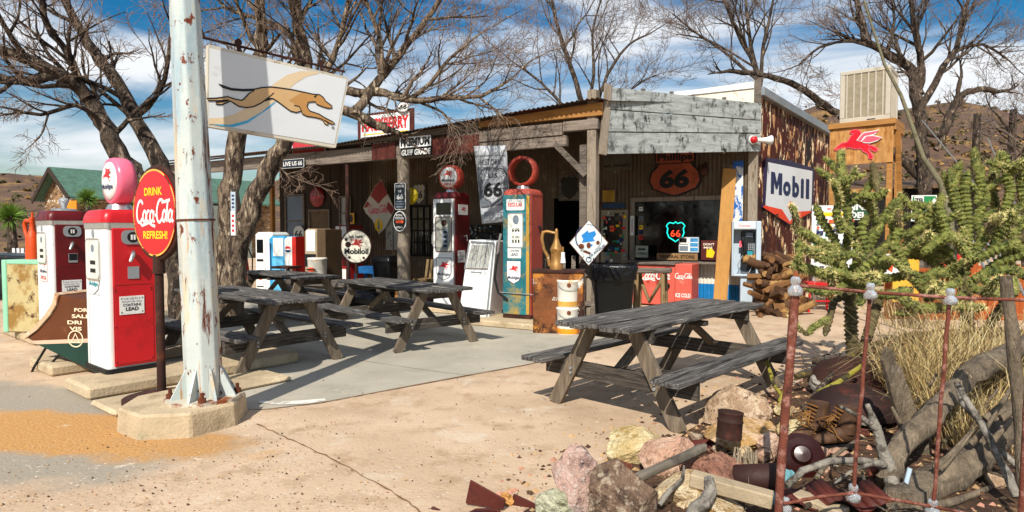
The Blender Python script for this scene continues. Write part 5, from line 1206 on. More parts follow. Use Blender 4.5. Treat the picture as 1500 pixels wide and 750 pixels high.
t, w_, h_ = sign('button_sign', 'round faded red sign hung on the board wall', 'sign', vF, 454, 271, 475, 306); mb = MB(mat('button_red', '#7d1f26', .4, var=.2)); mb.lathe([(w_ * .0, -.07), (w_ * .3, -.06), (w_ * .48, -.02), (w_ * .5, 0)], 28, (0, 0, h_ / 2), 'y'); mb.build('disc', t); mb = MB(pale_red_ink); coke(mb, 0, h_ / 2, w_ * .6, -.075); mb.build('lettering', t)
t, w_, h_ = sign('oval_sign', 'pale oval sign with digits 66 leaning at the window', 'sign', Frame(B.w(0, -.12), BA), 430, 331, 445, 355); mb = MB(mat('sign_pale_grey', '#b9bfb8', .5, var=.08)); mb.prism(rrect(-w_ / 2, 0, w_ / 2, h_, w_ * .42, 7), 0, .02); mb.use(black_ink); mb.text('66', 0, h_ * .5, w=w_ * .74, h=h_ * .46, y=-.005, bold=.03); mb.build('panel', t)
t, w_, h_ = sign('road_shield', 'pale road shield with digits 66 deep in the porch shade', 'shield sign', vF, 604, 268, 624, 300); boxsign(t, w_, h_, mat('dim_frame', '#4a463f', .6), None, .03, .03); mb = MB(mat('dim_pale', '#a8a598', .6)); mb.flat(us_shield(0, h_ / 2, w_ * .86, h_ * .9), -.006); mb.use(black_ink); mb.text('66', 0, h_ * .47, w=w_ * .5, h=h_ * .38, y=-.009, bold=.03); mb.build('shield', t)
t, w_, h_ = sign('round_sign', 'round yellow sign half behind the round porch post', 'sign', Frame(B.w(0, YB + .25), BA), 592, 272, 611, 302); mb = MB(mat('sign_yellow', '#c9b320', .4, var=.15)); mb.lathe([(0, -.04), (w_ * .4, -.03), (w_ * .5, 0), (w_ * .5, .03)], 26, (0, 0, h_ / 2), 'y'); mb.build('disc', t)
t, w_, h_ = sign('yellow_square', 'small yellow square sign with a dark oval beside the thin porch post', 'sign', vF, 509, 312, 519, 328); boxsign(t, w_, h_, mat('square_yellow', '#b98a1c', .5)); mb = MB(black_ink); mb.flat(ell(0, h_ / 2, w_ * .32, h_ * .36, 18), -.006); mb.build('oval', t)
t, w_, h_ = sign('pale_board', 'pale weathered board leaning under the torn diamond sign', 'board', Frame(B.w(0, -.3), BA), 565, 316, 584, 366); boxsign(t, w_, h_, mat('board_white', '#a9a59a', .6, var=.25, layers=[('#5e564a', 3, .56, .66)])); mb = MB(black_ink); mb.rect(w_ * .05, 0, w_ * .12, h_, -.005); mb.build('seam', t)

for (y0, y1, lb_, m_) in ((281, 309, 'slim blue and white plate nailed to the forked tree trunk', 'pale_blue_metal'), (309, 345, 'slim white plate with red letters nailed below the blue one', 'white_paint')):
    fr = Frame((W(341, 300, 8.5).x, 8.5), R(-5)); t, w_, h_ = sign('tree_sign', lb_, 'sign', fr, 338, y0, 345, y1); boxsign(t, w_, h_, MATS[m_], None, .02); mb = MB(navy_ink if y0 < 300 else red_ink)
    for k in range(4): mb.rect(-w_ * .25, h_ * (.15 + .2 * k), w_ * .25, h_ * (.25 + .2 * k), -.005)
    mb.build('print', t)
# lollipop oil sign
ls = G(523, 447); t = thing('oil_sign', 'round rusty white sign reading Mobiloil on a stand', 'lollipop sign', (ls.x, ls.y, 0), R(-14)); oF2 = Frame((ls.x, ls.y), R(-14))
xa, zb, xb, zt = span(oF2, 501, 336, 545, 386); r = (zt - zb) / 2; zc = (zt + zb) / 2
mb = MB(dark_rust); mb.lathe([(.3, 0), (.28, .04), (.05, .08)], 20); mb.cyl((0, 0, .06), (0, 0, zc - r), .035); mb.build('stand', t)
mb = MB(dark_rust); mb.lathe([(r * .9, -.02), (r, -.03), (r + .02, 0), (r, .03), (r * .9, .03)], 36, (0, 0, zc), 'y'); mb.build('rim', t)
mb = MB(mat('oil_white', '#d6d2c2', .35, var=.06, bump=.03, layers=[('#c98a34', 2.4, .62, .7), ('#3c1e12', 3, .645, .68)])); mb.prism(ell(0, zc, r * .94, r * .94, 36), -.024, .0); dsc = mb.build('disc', t)
mb = MB(black_ink); mb.text('Mobiloil', .01, zc - r * .28, w=r * 1.55, h=r * .34, y=-.028, bold=.04); mb.text('ask here', 0, zc + r * .6, w=r * .85, h=r * .2, y=-.028); peg(mb, .02, zc + r * .15, r * .9, -.028, mat('dark_red_ink', '#8a2420', .5), flip=False)
mb.use(red_ink); mb.text('GARGOYLE', 0, zc + r * .38, w=r * .7, h=r * .09, y=-.028)
mb.use(dark_rust); mb.flat(ell(-r * .5, zc + r * .12, r * .2, r * .17, 9), -.03); mb.flat(ell(-r * .62, zc + r * .4, r * .1, r * .1, 8), -.03); mb.flat(ell(-r * .42, zc - r * .64, r * .09, r * .08, 8), -.03); mb.flat(ell(r * .5, zc - r * .66, r * .09, r * .08, 8), -.03)
mb.build('lettering', dsc)
# machines at the far end
def vend(name, label, px0, py0, px1, py1, fY, m, side_px, rot, kind):
    p = W(px0, py1, fY); fr = Frame((p.x, p.y), rot); xa, zb, xb, zt = span(fr, px0, py0, px1, py1)
    t = thing(name, label, 'vending machine', (p.x, p.y, 0), rot); w_ = xb - xa
    mb = MB(m); mb.loft([[q + V((w_ / 2, .3, z)) for q in rbox(w_, .6, .05)] for z in (.0, zt - .06)] + [[q + V((w_ / 2, .3, zt)) for q in rbox(w_ - .1, .5, .04)]], smooth=False); mb.build('body', t, bevel=.01)
    return t, w_, zt
t, w_, h_ = vend('vending_machine', 'white rounded vending machine at the far end of the porch', 374, 340, 399, 412, 15.3, white_clean, 0, R(-25), 0)
mb = MB(dark_glass); mb.rect(w_ * .12, h_ * .66, w_ * .5, h_ * .88, -.004); mb.use(black_ink); mb.rect(w_ * .12, h_ * .52, w_ * .5, h_ * .56, -.004); mb.rect(w_ * .1, h_ * .1, w_ * .5, h_ * .12, -.004); mb.use(orange_ink); mb.flat(ell(w_ * .32, h_ * .3, .09, .13, 16), -.004); mb.use(grey_ink); mb.rect(w_ * .6, .05, w_ * .62, h_ * .92, -.004); mb.build('front_fitting', t)
t, w_, h_ = vend('vending_machine', 'sky blue vending machine with a white window', 394, 346, 417, 412, 15.0, mat('machine_blue', '#2f95c6', .4, var=.06, bump=0), 0, R(-25), 0)
mb = MB(white_clean); mb.rect(w_ * .3, h_ * .66, w_ * .95, h_ * .97, -.004); mb.use(mat('machine_pale_blue', '#5fb0d8', .4, var=.05, bump=0)); mb.rect(w_ * .25, .05, w_ * .92, h_ * .62, -.004); mb.use(navy_ink); mb.rect(w_ * .1, h_ * .42, w_ * .18, h_ * .88, -.004); mb.use(black_ink); mb.flat(ell(w_ * .8, h_ * .4, .03, .06, 10), -.006); mb.flat(ell(w_ * .5, h_ * .2, .02, .03, 10), -.006); mb.build('front_fitting', t)
t, w_, h_ = vend('vending_machine', 'white vending machine with red side and round soda emblem', 416, 347, 434, 412, 14.6, white_clean, 0, R(-25), 0)
mb = MB(mat('machine_red', '#b8251c', .4, var=.1)); mb.b2((w_ - .002, -.01, .02), (w_ + .012, .6, h_ + .01)); mb.rect(w_ * .72, 0.02, w_ + .012, h_, -.012); mb.build('red_side', t)
mb = MB(red_ink); mb.flat(ell(w_ * .36, h_ * .8, .09, .06, 16, 0, 180), -.004); mb.use(navy_ink); mb.flat(ell(w_ * .36, h_ * .78, .09, .06, 16, 180, 360), -.004); mb.build('emblem', t)
mb = MB(dark_rust); mb.b2((.05, -.45, h_ * .48), (w_ + .2, -.02, h_ * .52)); mb.b2((w_ + .1, -.4, 0), (w_ + .15, -.35, h_ * .48)); mb.build('shelf', t)
t, w_, h_ = vend('old_dispenser', 'beige old fuel dispenser with a slanted display, beside the board wall', 446, 335, 464, 412, 14.0, mat('dispenser_beige', '#a39378', .5, var=.12, layers=[('#6a5238', 3, .58, .7)]), 0, R(-25), 0); t['category'] = 'fuel dispenser'
mb = MB(mat('display_pale', '#c8d4e0', .2, var=.1, bump=0)); mb.rect(w_ * .2, h_ * .68, w_ * .9, h_ * .98, -.004); mb.use(black_ink); mb.rect(w_ * .05, h_ * .46, w_ * .95, h_ * .64, -.004); mb.rect(w_ * .1, h_ * .36, w_ * .9, h_ * .39, -.004); mb.build('front_fitting', t)
mb = MB(mat('dispenser_side', '#4e3c28', .6, var=.25)); mb.b2((w_ + .002, 0.02, .02), (w_ + .24, .58, h_ - .01)); mb.build('side_cabinet', t, bevel=.01)
bk = W(465, 400, 13.4); t = thing('bucket', 'cream bucket with an orange badge on the low platform by the beige dispenser', 'bucket', (bk.x, bk.y, .45), R(-20)); mb = MB(bucket_white); mb.lathe([(.19, 0), (.205, .46), (.215, .47), (.2, .5), (.17, .5)], 22); mb.build('pail', t); mb = MB(orange_ink); mb.flat(ell(0, .25, .1, .05, 14), -.21); mb.use(black_ink); mb.rect(-.12, .235, .12, .265, -.213); mb.build('badge', t)
mb = MB(old_wood); mb.b2((-.9, -.4, .36), (1.0, .4, .45)); mb.b2((-.8, -.3, 0), (.9, .3, .36)); solo('low_platform', 'low plank platform under the cream bucket', 'platform', mb, (bk.x + .1, bk.y + .1, 0), BA, None, .01)
# tapered red pump behind the trunk
rp2 = G(356, 412); t = thing('red_hydrant', 'slender red tapered pump stand behind the forked tree trunk', 'pump stand', (rp2.x, rp2.y, 0), 0); mb = MB(red_paint); mb.lathe([(.2, 0), (.19, .3), (.13, .8), (.1, 1.3), (.07, 1.5), (0, 1.52)], 16); mb.build('body', t); mb = MB(dark_rust); mb.lathe([(.12, 0), (.12, .04), (0, .05)], 16, (-.02, -.2, .35), 'y'); mb.tube([(.1, 0, 1.2), (.3, 0, .7), (.28, 0, .1)], .02, 6); mb.build('hose', t)
# blue bench with bottles, black bins, cabinet, crates
bb = G(534, 433); t = thing('blue_bench', 'bright blue painted bench with bottles on its lower shelf', 'bench', (bb.x, bb.y, 0), BA); bl_m = mat('bench_blue', '#2368a8', .5, var=.15); kk = bb.y / F
mb = MB(bl_m); mb.b2((-.3, 0, .52), (.3, .4, .68)); mb.build('top', t, bevel=.008)
for i in (-1, 1):
    for j in (0, 1): mb = MB(bl_m); mb.b2((i * .3 - .035, j * .34, 0), (i * .3 + .035, j * .34 + .06, .52)); mb.build('leg', t)
mb = MB(bl_m); mb.b2((-.28, .02, .1), (.28, .38, .13)); mb.build('shelf', t)
for k in range(5):
    mb = MB(mat('bottle_glass', '#8d9a90', .1, var=.2, bump=0)); mb.lathe([(.03, 0), (.03, .13), (.012, .19), (.012, .25), (0, .25)], 10)
    p = B.x * (-.2 + .1 * k); solo('bottle', 'clear glass bottle on the lower shelf of the blue bench', 'bottle', mb, (bb.x + p.x + B.y.x * .15, bb.y + p.y + B.y.y * .15, .131), 0, 'bottles under the blue bench')
bn_ = G(566, 436); t = thing('trash_bin', 'dark grey lidded trash bin behind the round porch post', 'trash bin', (bn_.x, bn_.y + .2, 0), BA); mb = MB(black_plastic); mb.loft([[p + V((0, 0, z)) for p in rbox(a, a, .05)] for a, z in ((.44, 0), (.52, .82))]); mb.build('body', t); mb = MB(black_plastic); mb.loft([[p + V((0, 0, z)) for p in rbox(a, a, .06)] for a, z in ((.56, .82), (.56, .88), (.4, .96))]); mb.build('lid', t)
bg_ = G(521, 452); mb = MB(bag); rng = random.Random(9)
rings = []
for z, r in ((0, .2), (.06, .34), (.2, .4), (.33, .34), (.42, .18), (.46, .05)):
    rings.append([V((r * (1 + rng.uniform(-.16, .16)) * math.cos(2 * pi * k / 18) * 1.3, r * (1 + rng.uniform(-.16, .16)) * math.sin(2 * pi * k / 18), z)) for k in range(18)])
mb.loft(rings); solo('trash_bag', 'full black trash bag lying under the middle picnic table', 'trash bag', mb, (bg_.x, bg_.y + .2, 0))
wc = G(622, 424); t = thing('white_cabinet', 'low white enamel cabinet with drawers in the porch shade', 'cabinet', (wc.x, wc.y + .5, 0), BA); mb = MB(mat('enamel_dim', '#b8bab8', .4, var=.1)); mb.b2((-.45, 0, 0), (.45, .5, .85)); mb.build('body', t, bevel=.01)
for i in (-1, 1):
    for z in (.12, .48): mb = MB(mat('enamel_dim', '')); mb.b2((i * .22 - .2, -.02, z), (i * .22 + .2, -.001, z + .3)); d_ = mb.build('drawer', t, bevel=.008); mb = MB(galv); mb.b2((i * .22 - .06, -.045, z + .15), (i * .22 + .06, -.021, z + .18)); mb.build('handle', d_)
def crate(label, px, py, w_, h_, d_, m, rot):
    p = G(px, py); t = thing('wooden_crate', label, 'crate', (p.x, p.y + .1, 0), rot, 'crates by the round porch post')
    mb = MB(m)
    for k in range(3): z = h_ * (k + .5) / 3; mb.box((0, -d_ / 2, z), (w_, .015, h_ / 3 - .02)); mb.box((0, d_ / 2, z), (w_, .015, h_ / 3 - .02)); mb.box((-w_ / 2, 0, z), (.015, d_, h_ / 3 - .02)); mb.box((w_ / 2, 0, z), (.015, d_, h_ / 3 - .02))
    mb.build('slat', t); mb = MB(m)
    for i in (-1, 1):
        for j in (-1, 1): mb.box((i * (w_ / 2 - .025), j * (d_ / 2 - .025), h_ / 2), (.03, .03, h_))
    mb.build('corner_post', t)
crate('orange-brown slatted crate at the foot of the round porch post', 602, 440, .6, .42, .4, yellow_wood, R(-20))
mb = MB(red_rust); mb.lathe([(.22, 0), (.25, .3), (.27, .33), (.24, .34), (.2, .2)], 20); p = G(618, 447); solo('rusty_tub', 'red-brown round tub next to the slatted crate', 'tub', mb, (p.x, p.y, 0))
pw_ = G(622, 436); t = thing('broken_chair', 'broken slatted wooden chair behind the rusty tub', 'chair', (pw_.x, pw_.y + .3, 0), R(-35)); mb = MB(log_m)
for k in range(4): mb.bar((-.2 + .13 * k, .2, .4), (-.2 + .13 * k, .28, .85), .07, .02, (0, 1, 0))
mb.build('backrest', t); mb = MB(log_m); mb.box((0, 0, .4), (.45, .42, .04)); mb.build('seat', t)
for i in (-1, 1):
    for j in (-1, 1): mb = MB(log_m); mb.bar((i * .2, j * .19, 0), (i * .18, j * .17, .38), .045, .045, (0, 1, 0)); mb.build('leg', t)
t, w_, h_ = sign('red_cooler_box', 'red and white upright cooler behind the thin porch post', 'cooler', Frame(B.w(0, -1.2), BA), 491, 330, 513, 410); mb = MB(mat('cooler_red', '#8a1a1c', .4, var=.15)); mb.b2((-w_ / 2, 0, 0), (w_ / 2, .5, h_)); mb.build('body', t, bevel=.02); mb = MB(white_clean); mb.rect(-w_ * .2, h_ * .02, w_ * .5, h_ * .2, -.003); mb.rect(-w_ * .1, h_ * .78, w_ * .48, h_ * .98, -.003); mb.rect(-w_ * .45, h_ * .5, -w_ * .2, h_ * .98, -.003); mb.use(red_ink); mb.rect(-w_ * .45, h_ * .62, -w_ * .2, h_ * .75, -.005); mb.build('panel', t)

# ---------------------------------------------------------------- right side
fS = Frame((S.o.x, S.o.y), SA)
sF = Frame(S.w(0, -.05), SA); P0_ = [sF.hit(*p) for p in ((1124.5, 232), (1191, 246), (1191, 302), (1188, 309), (1157, 330), (1118, 303), (1121, 300))]
t = thing('shield_sign', 'big white shield sign reading Mobil with a red pointed base on the rusty wall', 'sign', sF.w(P0_[4][0], 0, 0), SA); ox = P0_[4][0]
def sp_(x, y): a, b_ = sF.hit(1110 + x / 6.82, 225 + y / 6.82); return (a - ox, b_)
mb = MB(mat('shield_edge', '#2a2240', .4, var=.15)); mb.prism([sp_(*p) for p in ((98, 42), (330, 70), (555, 145), (568, 170), (552, 530), (530, 585), (315, 712), (45, 535), (70, 510), (80, 60))], 0, .04)
mb.use(sign_white); mb.flat([sp_(*p) for p in ((100, 85), (545, 175), (535, 540), (525, 572), (390, 582), (315, 690), (240, 570), (75, 515))], -.004)
mb.use(mat('mobil_red', '#e0401c', .4, var=.08, bump=0)); mb.flat([sp_(*p) for p in ((62, 515), (240, 558), (318, 680), (318, 706), (50, 535))], -.006); mb.flat([sp_(*p) for p in ((318, 680), (390, 580), (528, 572), (525, 588), (318, 706))], -.006)
mb.use(rust); mb.flat([sp_(*p) for p in ((170, 610), (200, 596), (205, 630), (185, 640))], -.008)
pn = mb.build('panel', t)
a, b_ = sp_(128, 400), sp_(512, 450); mz = (sp_(320, 300)[1] + sp_(320, 312)[1]) / 2
mb = MB(navy_ink); ctr = sp_(320, 312); ht = sp_(130, 180)[1] - sp_(130, 400)[1]
mb.flat([sp_(*p) for p in ((126, 400), (130, 180), (168, 186), (187, 285), (206, 193), (243, 199), (238, 416), (206, 412), (209, 300), (193, 358), (176, 355), (162, 290), (158, 404))], -.008)
for s_, p, q_ in (('o', (248, 425), (328, 277)), ('b', (340, 440), (413, 228)), ('i', (424, 446), (460, 247)), ('l', (476, 453), (513, 254))):
    u0, u1 = sp_(*p), sp_(*q_); cz_ = (sp_((p[0] + q_[0]) / 2, p[1])[1] + sp_((p[0] + q_[0]) / 2, q_[1])[1]) / 2; hz = sp_((p[0] + q_[0]) / 2, q_[1])[1] - sp_((p[0] + q_[0]) / 2, p[1])[1]; mb.text(s_, (u0[0] + u1[0]) / 2, cz_, w=u1[0] - u0[0], h=hz, y=-.008, bold=.07 if s_ in 'il' else .05)
c_ = sp_(320, 520); peg(mb, c_[0], c_[1], .34, -.008, mat('mobil_red2', '#d2402a', .4)); mb.build('lettering', pn)
# siren and horn on the corner
t, w_, h_ = sign('horn_speaker', 'white horn loudspeaker with a red beacon at the gable corner', 'loudspeaker', Frame(CN + V((.02, -.3, 0)), R(10)), 1098, 197, 1124, 213)
mb = MB(red_paint); mb.lathe([(.0, -.06), (.06, -.055), (.07, 0), (.07, .08)], 16, (-w_ * .28, 0, h_ * .5), 'y'); mb.build('beacon', t); mb = MB(white_clean); mb.lathe([(.08, 0), (.09, .05), (.09, .12)], 16, (-w_ * .28, 0, h_ * .5), 'y'); mb.build('beacon_base', t); mb = MB(white_clean); mb.lathe([(.04, -.12), (.045, .0), (.06, .1), (.1, .18), (.09, .18)], 18, (w_ * .22, 0, h_ * .5), 'x'); mb.build('horn', t)
# plywood stand with evaporative cooler
kF0 = W(1260, 300, 12.6); kF = Frame((kF0.x, kF0.y), R(-40))
xa, z_, xb, zt = span(kF, 1216, 178, 1309, 188); zd = kF.hit(1260, 240)[1]; zt = kF.hit(1260, 178)[1]; zq = kF.hit(1260, 186)[1]
t = thing('cooler_stand', 'tall yellow plywood and lumber stand carrying the swamp cooler', 'stand', (kF0.x, kF0.y, 0), kF.a)
DP = 1.05
mb = MB(plywood); mb.b2((xa, 0, zd), (xb, .02, zq)); mb.build('front_board', t); mb = MB(plywood); mb.b2((xb - .02, .1, zd + .3), (xb, DP, zq)); mb.build('side_board', t)
mb = MB(yellow_wood); mb.b2((xa - .03, -.05, zq), (xb + .04, -.001, zt)); mb.b2((xa - .03, 0.001, zq), (xb + .04, DP, zt)); mb.b2((xb, .0, zq - .11), (xb + .04, DP, zq)); mb.build('deck', t, bevel=.006)
for x in (xa + .05, xb - .06):
    for y in (.07, DP - .05): mb = MB(yellow_wood); mb.bar((x, y, 0), (x, y, zq - .002), .1, .09, (0, 1, 0)); mb.build('leg', t, bevel=.004)
mb = MB(yellow_wood); mb.bar((xb + .05, .15, zq - .1), (xb + .05, DP, .7), .03, .09, (1, 0, 0)); mb.bar((xa + .1, .02, zd - .55), (xb - .1, .02, zd - .55), .04, .1); mb.build('brace', t)
xe0 = kF.hit(1230, 150, .08)[0]; xe1 = kF.hit(1304, 150, .08)[0]; ze = kF.hit(1265, 102, .1)[1]
t = thing('evaporative_cooler', 'beige louvred evaporative cooler on top of the plywood stand', 'swamp cooler', kF.w((xe0 + xe1) / 2, .08, zt), kF.a); w_ = xe1 - xe0; h_ = ze - zt; ac = mat('cooler_beige', '#b3ab9c', .5, var=.08, bump=.03, layers=[('#8a8272', 3, .6, .75)]); acd = mat('cooler_pad', '#8f8570', .9, var=.2, vs=14, bump=.6, bs=60)
mb = MB(acd); mb.b2((-w_ / 2 + .02, .02, .02), (w_ / 2 - .02, w_ - .02, h_ - .02)); mb.build('pad', t)
mb = MB(ac); e_ = .05
mb.b2((-w_ / 2, 0, 0), (w_ / 2, w_, .1)); mb.b2((-w_ / 2, 0, h_ - .07), (w_ / 2, w_, h_ + .01))
for x in (-w_ / 2 + .045, w_ / 2 - .045):
    for y in (.045, w_ - .045): mb.b2((x - .045, y - .045, .1), (x + .045, y + .045, h_ - .07))
mb.build('cabinet', t, bevel=.01)
mb = MB(ac)
for k in range(1, 7): x = -w_ / 2 + w_ * k / 7; mb.b2((x - .012, .006, .1), (x + .012, .019, h_ - .07)); mb.b2((w_ / 2 - .019, w_ * k / 7 - .012, .1), (w_ / 2 - .006, w_ * k / 7 + .012, h_ - .07))
mb.build('louvre', t); mb = MB(black_ink); mb.rect(.05, .03, .2, .05, -.003); mb.build('badge', t)
# flying red horse plaque: traced outline on plywood
t = thing('horse_plaque', 'red flying horse plaque edged in pink on the plywood stand', 'plaque', kF.w(0, 0, 0), kF.a)
mz = lambda P: [kF.hit(1210 + a / 8.333, 170 + b_ / 8.333) for a, b_ in P]
def grow(P, k):
    cx = sum(p[0] for p in P) / len(P); cz = sum(p[1] for p in P) / len(P); n = len(P); o = []
    ar = sum(P[i][0] * P[(i + 1) % n][1] - P[(i + 1) % n][0] * P[i][1] for i in range(n)); s = 1 if ar > 0 else -1
    for i in range(n):
        a, b_ = V(P[i - 1]), V(P[(i + 1) % n]); d = (b_ - a).normalized(); o.append((P[i][0] + d.y * k * s, P[i][1] - d.x * k * s))
    return o
rb = mz(PEG_B); mb = MB(pale_red_ink); mb.prism(grow(rb, .018), -.02, -.002); mb.use(mat('plaque_red', '#d01828', .35, bump=0)); mb.flat(rb, -.023); mb.build('horse', t)
mb = MB(white_clean)
for i, wv in enumerate(PEG_W): q_ = mz(wv); mb.use(white_clean); mb.prism(grow(q_, .016), -.03 - .008 * i, -.0235 - .006 * i); mb.use(pale_red_ink); mb.flat(q_, -.033 - .008 * i)
mb.build('wing', t)
mb = MB(galv); a = W(1186 + 20, 228, 12.2)
# sticker-covered white board beside the wall
kb = W(1218, 390, 12.0); bF3 = Frame((kb.x, kb.y), R(-6)); xa, zb, xb, zt = span(bF3, 1189, 301, 1249, 400)
t = thing('sticker_board', 'white board covered with visitor stickers beside the rusty wall', 'notice board', bF3.w((xa + xb) / 2, 0, zb), bF3.a); w_, h_ = xb - xa, zt - zb
mb = MB(white_paint); mb.b2((-w_ / 2, 0, 0), (w_ / 2, .03, h_)); mb.b2((-w_ / 2 + .05, .031, -zb), (-w_ / 2 + .12, .1, h_)); mb.b2((w_ / 2 - .12, .031, -zb), (w_ / 2 - .05, .1, h_)); mb.build('panel', t)
rng = random.Random(21); mb = MB(yellow_ink); mb.rect(-w_ * .42, h_ * .84, w_ * .4, h_ * .9, -.003)
for k in range(75):
    cx = rng.uniform(-w_ * .46, w_ * .46); cz = rng.uniform(.06, .8) * h_; s = rng.uniform(.02, .05); mb.use(rng.choice(stk)); y = -.004 - .0006 * k
    if rng.random() < .4: mb.flat(ell(cx, cz, s, s * .8, 12), y)
    else: mb.rect(cx - s * 1.3, cz - s * .7, cx + s * 1.3, cz + s * .7, y)
mb.use(red_ink); mb.text('<<<', w_ * .05, h_ * .95, w=w_ * .4, h=h_ * .04, y=-.004); mb.build('stickers', t)
t, w_, h_ = sign('green_sign', 'green sign with cut off white letters behind the cactus', 'sign', Frame((kb.x + .6, kb.y + .3), R(-6)), 1238, 294, 1277, 322); boxsign(t, w_, h_, mat('sign_green', '#1e4a30', .5, var=.15), white_clean); mb = MB(white_clean); mb.text('NNE', 0, h_ * .7, w=w_ * .8, h=h_ * .38, y=-.006, bold=.04); mb.text('DEL', 0, h_ * .25, w=w_ * .6, h=h_ * .32, y=-.006, bold=.04); mb.build('lettering', t)
sv = W(1352, 305, 11.0); sF3 = Frame((sv.x, sv.y), R(-12)); t, w_, h_ = sign('soda_sign', 'green and teal soda sign with a slanted bottle behind the cactus', 'sign', sF3, 1335, 286, 1372, 324)
boxsign(t, w_, h_, mat('soda_green', '#1f7a44', .4, var=.1), white_clean); mb = MB(teal_ink); mb.flat([(-w_ * .46, h_ * .05), (w_ * .1, h_ * .05), (-w_ * .1, h_ * .6), (-w_ * .46, h_ * .6)], -.005); mb.use(white_clean); mb.rect(-w_ * .4, h_ * .6, -w_ * .02, h_ * .95, -.007); mb.flat([(-w_ * .2, h_ * .06), (w_ * .1, h_ * .06), (w_ * .46, h_ * .8), (w_ * .4, h_ * .9)], -.007); mb.use(black_ink); mb.text('7B', -w_ * .21, h_ * .78, h=h_ * .22, y=-.009, bold=.04); mb.use(orange_ink); mb.flat(ell(-w_ * .25, h_ * .3, .07, .09, 12), -.008); mb.use(green_ink); mb.flat([(-w_ * .0, h_ * .2), (w_ * .08, h_ * .15), (w_ * .36, h_ * .75), (w_ * .3, h_ * .7)], -.009); mb.build('print', t)
mb = MB(old_wood); mb.bar((0, .08, -sv.z + .1), (0, .08, h_), .08, .05, (0, 1, 0)); mb.build('post', t)
# wood pile: split logs
rng = random.Random(77); n_ = 0
lm = [mat('split_log_a', '#76522f', .85, var=.3, vs=5, bump=.4, layers=[('#5e4028', 5, .54, .66)]), mat('split_log_b', '#4e3522', .9, var=.35, vs=5, bump=.5), mat('split_log_c', '#977444', .85, var=.35, vs=5, bump=.5, layers=[('#5a3e26', 4, .52, .62)])]
lb = G(1141, 462)
for r_ in range(9):
    for k in range(6 - (r_ > 5)):
        px = 1112 + (k + .5 * (r_ % 2)) * 11 + rng.uniform(-3, 3); z = .07 + r_ * .115; 
        if px > 1176 - max(0, r_ - 4) * 4: continue
        p = W(px, 400, lb.y + .1 + .1 * r_ + rng.uniform(-.08, .08)); mb = MB(lm[rng.choice((0, 0, 1, 1, 2))]); rr = rng.uniform(.045, .085); ln = rng.uniform(.22, .42)
        n = 5 if rng.random() < .6 else 9
        mb.tube([(-ln, 0, 0), (-ln * .3, .01, .01), (ln * .4, -.01, .0), (ln, 0, 0)], [rr, rr * 1.05, rr, rr * .95], n, True, n > 6)
        a_ = R(rng.uniform(-110, 0)) if rng.random() < .7 else R(rng.uniform(0, 70))
        o = solo('firewood_log', 'split firewood log in the pile beside the rusty wall', 'firewood', mb, (p.x, p.y, z), a_, 'firewood logs piled by the rusty wall'); o.rotation_euler.y = R(rng.uniform(-28, 28)); o.rotation_euler.x = rng.uniform(0, 6)
# red metal stand, wooden letter board, orange plank fence, odd boards behind the cactus
rs = G(1203, 458); t = thing('red_stand', 'small red metal stand behind the rusty fence post', 'stand', rs, R(-10)); 
for i in (-1, 1):
    for j in (0, 1): mb = MB(red_paint); mb.cyl((i * .22, j * .4, 0), (i * .2, j * .38, .5), .022, n=8); mb.build('leg', t)
mb = MB(red_paint); mb.b2((-.26, -.03, .5), (.26, .42, .56)); mb.b2((-.22, -.01, .2), (.22, .01, .23)); mb.build('top', t, bevel=.005)
t, w_, h_ = sign('carved_board', 'weathered tan board with carved dark letters under the sticker board', 'sign', Frame((kb.x, kb.y - .3), R(-6)), 1194, 393, 1236, 412); boxsign(t, w_, h_, mat('tan_board', '#9b8a6c', .8, var=.2)); mb = MB(black_ink); mb.text('BO', w_ * .12, h_ * .5, w=w_ * .6, h=h_ * .4, y=-.005); mb.build('lettering', t)
of = W(1390, 440, 10.6); t = thing('plank_fence', 'rust-orange plank fence seen through the cactus', 'fence', (of.x, of.y, 0), R(-4)); om = mat('orange_planks', '#a4501e', .8, var=.3, vs=2, bump=.4, stretch=(8, 8, 1), layers=[('#5c2c14', 2, .54, .66)])
kx = of.y / F; rng = random.Random(31)
for k in range(15):
    mb = MB(om); x = (-90 + 14.5 * k) * kx; mb.b2((x, rng.uniform(-.01, .01), 0), (x + 13.6 * kx, .03, CH - (rng.uniform(384, 396) - 340) * kx)); mb.build('plank', t)
mb = MB(om); mb.b2((-90 * kx, .04, .35), (128 * kx, .08, .45)); mb.build('rail', t)
def leanboard(name, label, cat, px0, py0, px1, py1, Y, m, rot=0):
    fr = Frame((W((px0 + px1) / 2, py1, Y).x, Y), R(rot)); t, w_, h_ = sign(name, label, cat, fr, px0, py0, px1, py1); boxsign(t, w_, h_, m, None, .03); return t, w_, h_
t, w_, h_ = leanboard('red_white_sign', 'white sign with a red corner among the cactus stems', 'sign', 1296, 372, 1318, 402, 10.2, white_paint, -10); mb = MB(orange_ink); mb.flat([(-w_ / 2, h_ * .3), (0, h_ * .1), (w_ * .1, h_ * .7), (-w_ / 2, h_ * .95)], -.006); mb.build('print', t)
t, w_, h_ = leanboard('yellow_sign', 'yellow sign with a dark bar low behind the cactus', 'sign', 1308, 376, 1346, 442, 10.3, mat('sign_ochre', '#d8a838', .5, var=.15), -6); mb = MB(black_ink); mb.rect(-w_ * .3, h_ * .2, w_ * .3, h_ * .34, -.006); mb.build('print', t)
leanboard('metal_sheet', 'red metal panel behind the cactus stems', 'panel', 1382, 372, 1410, 398, 10.3, red_paint, 6)
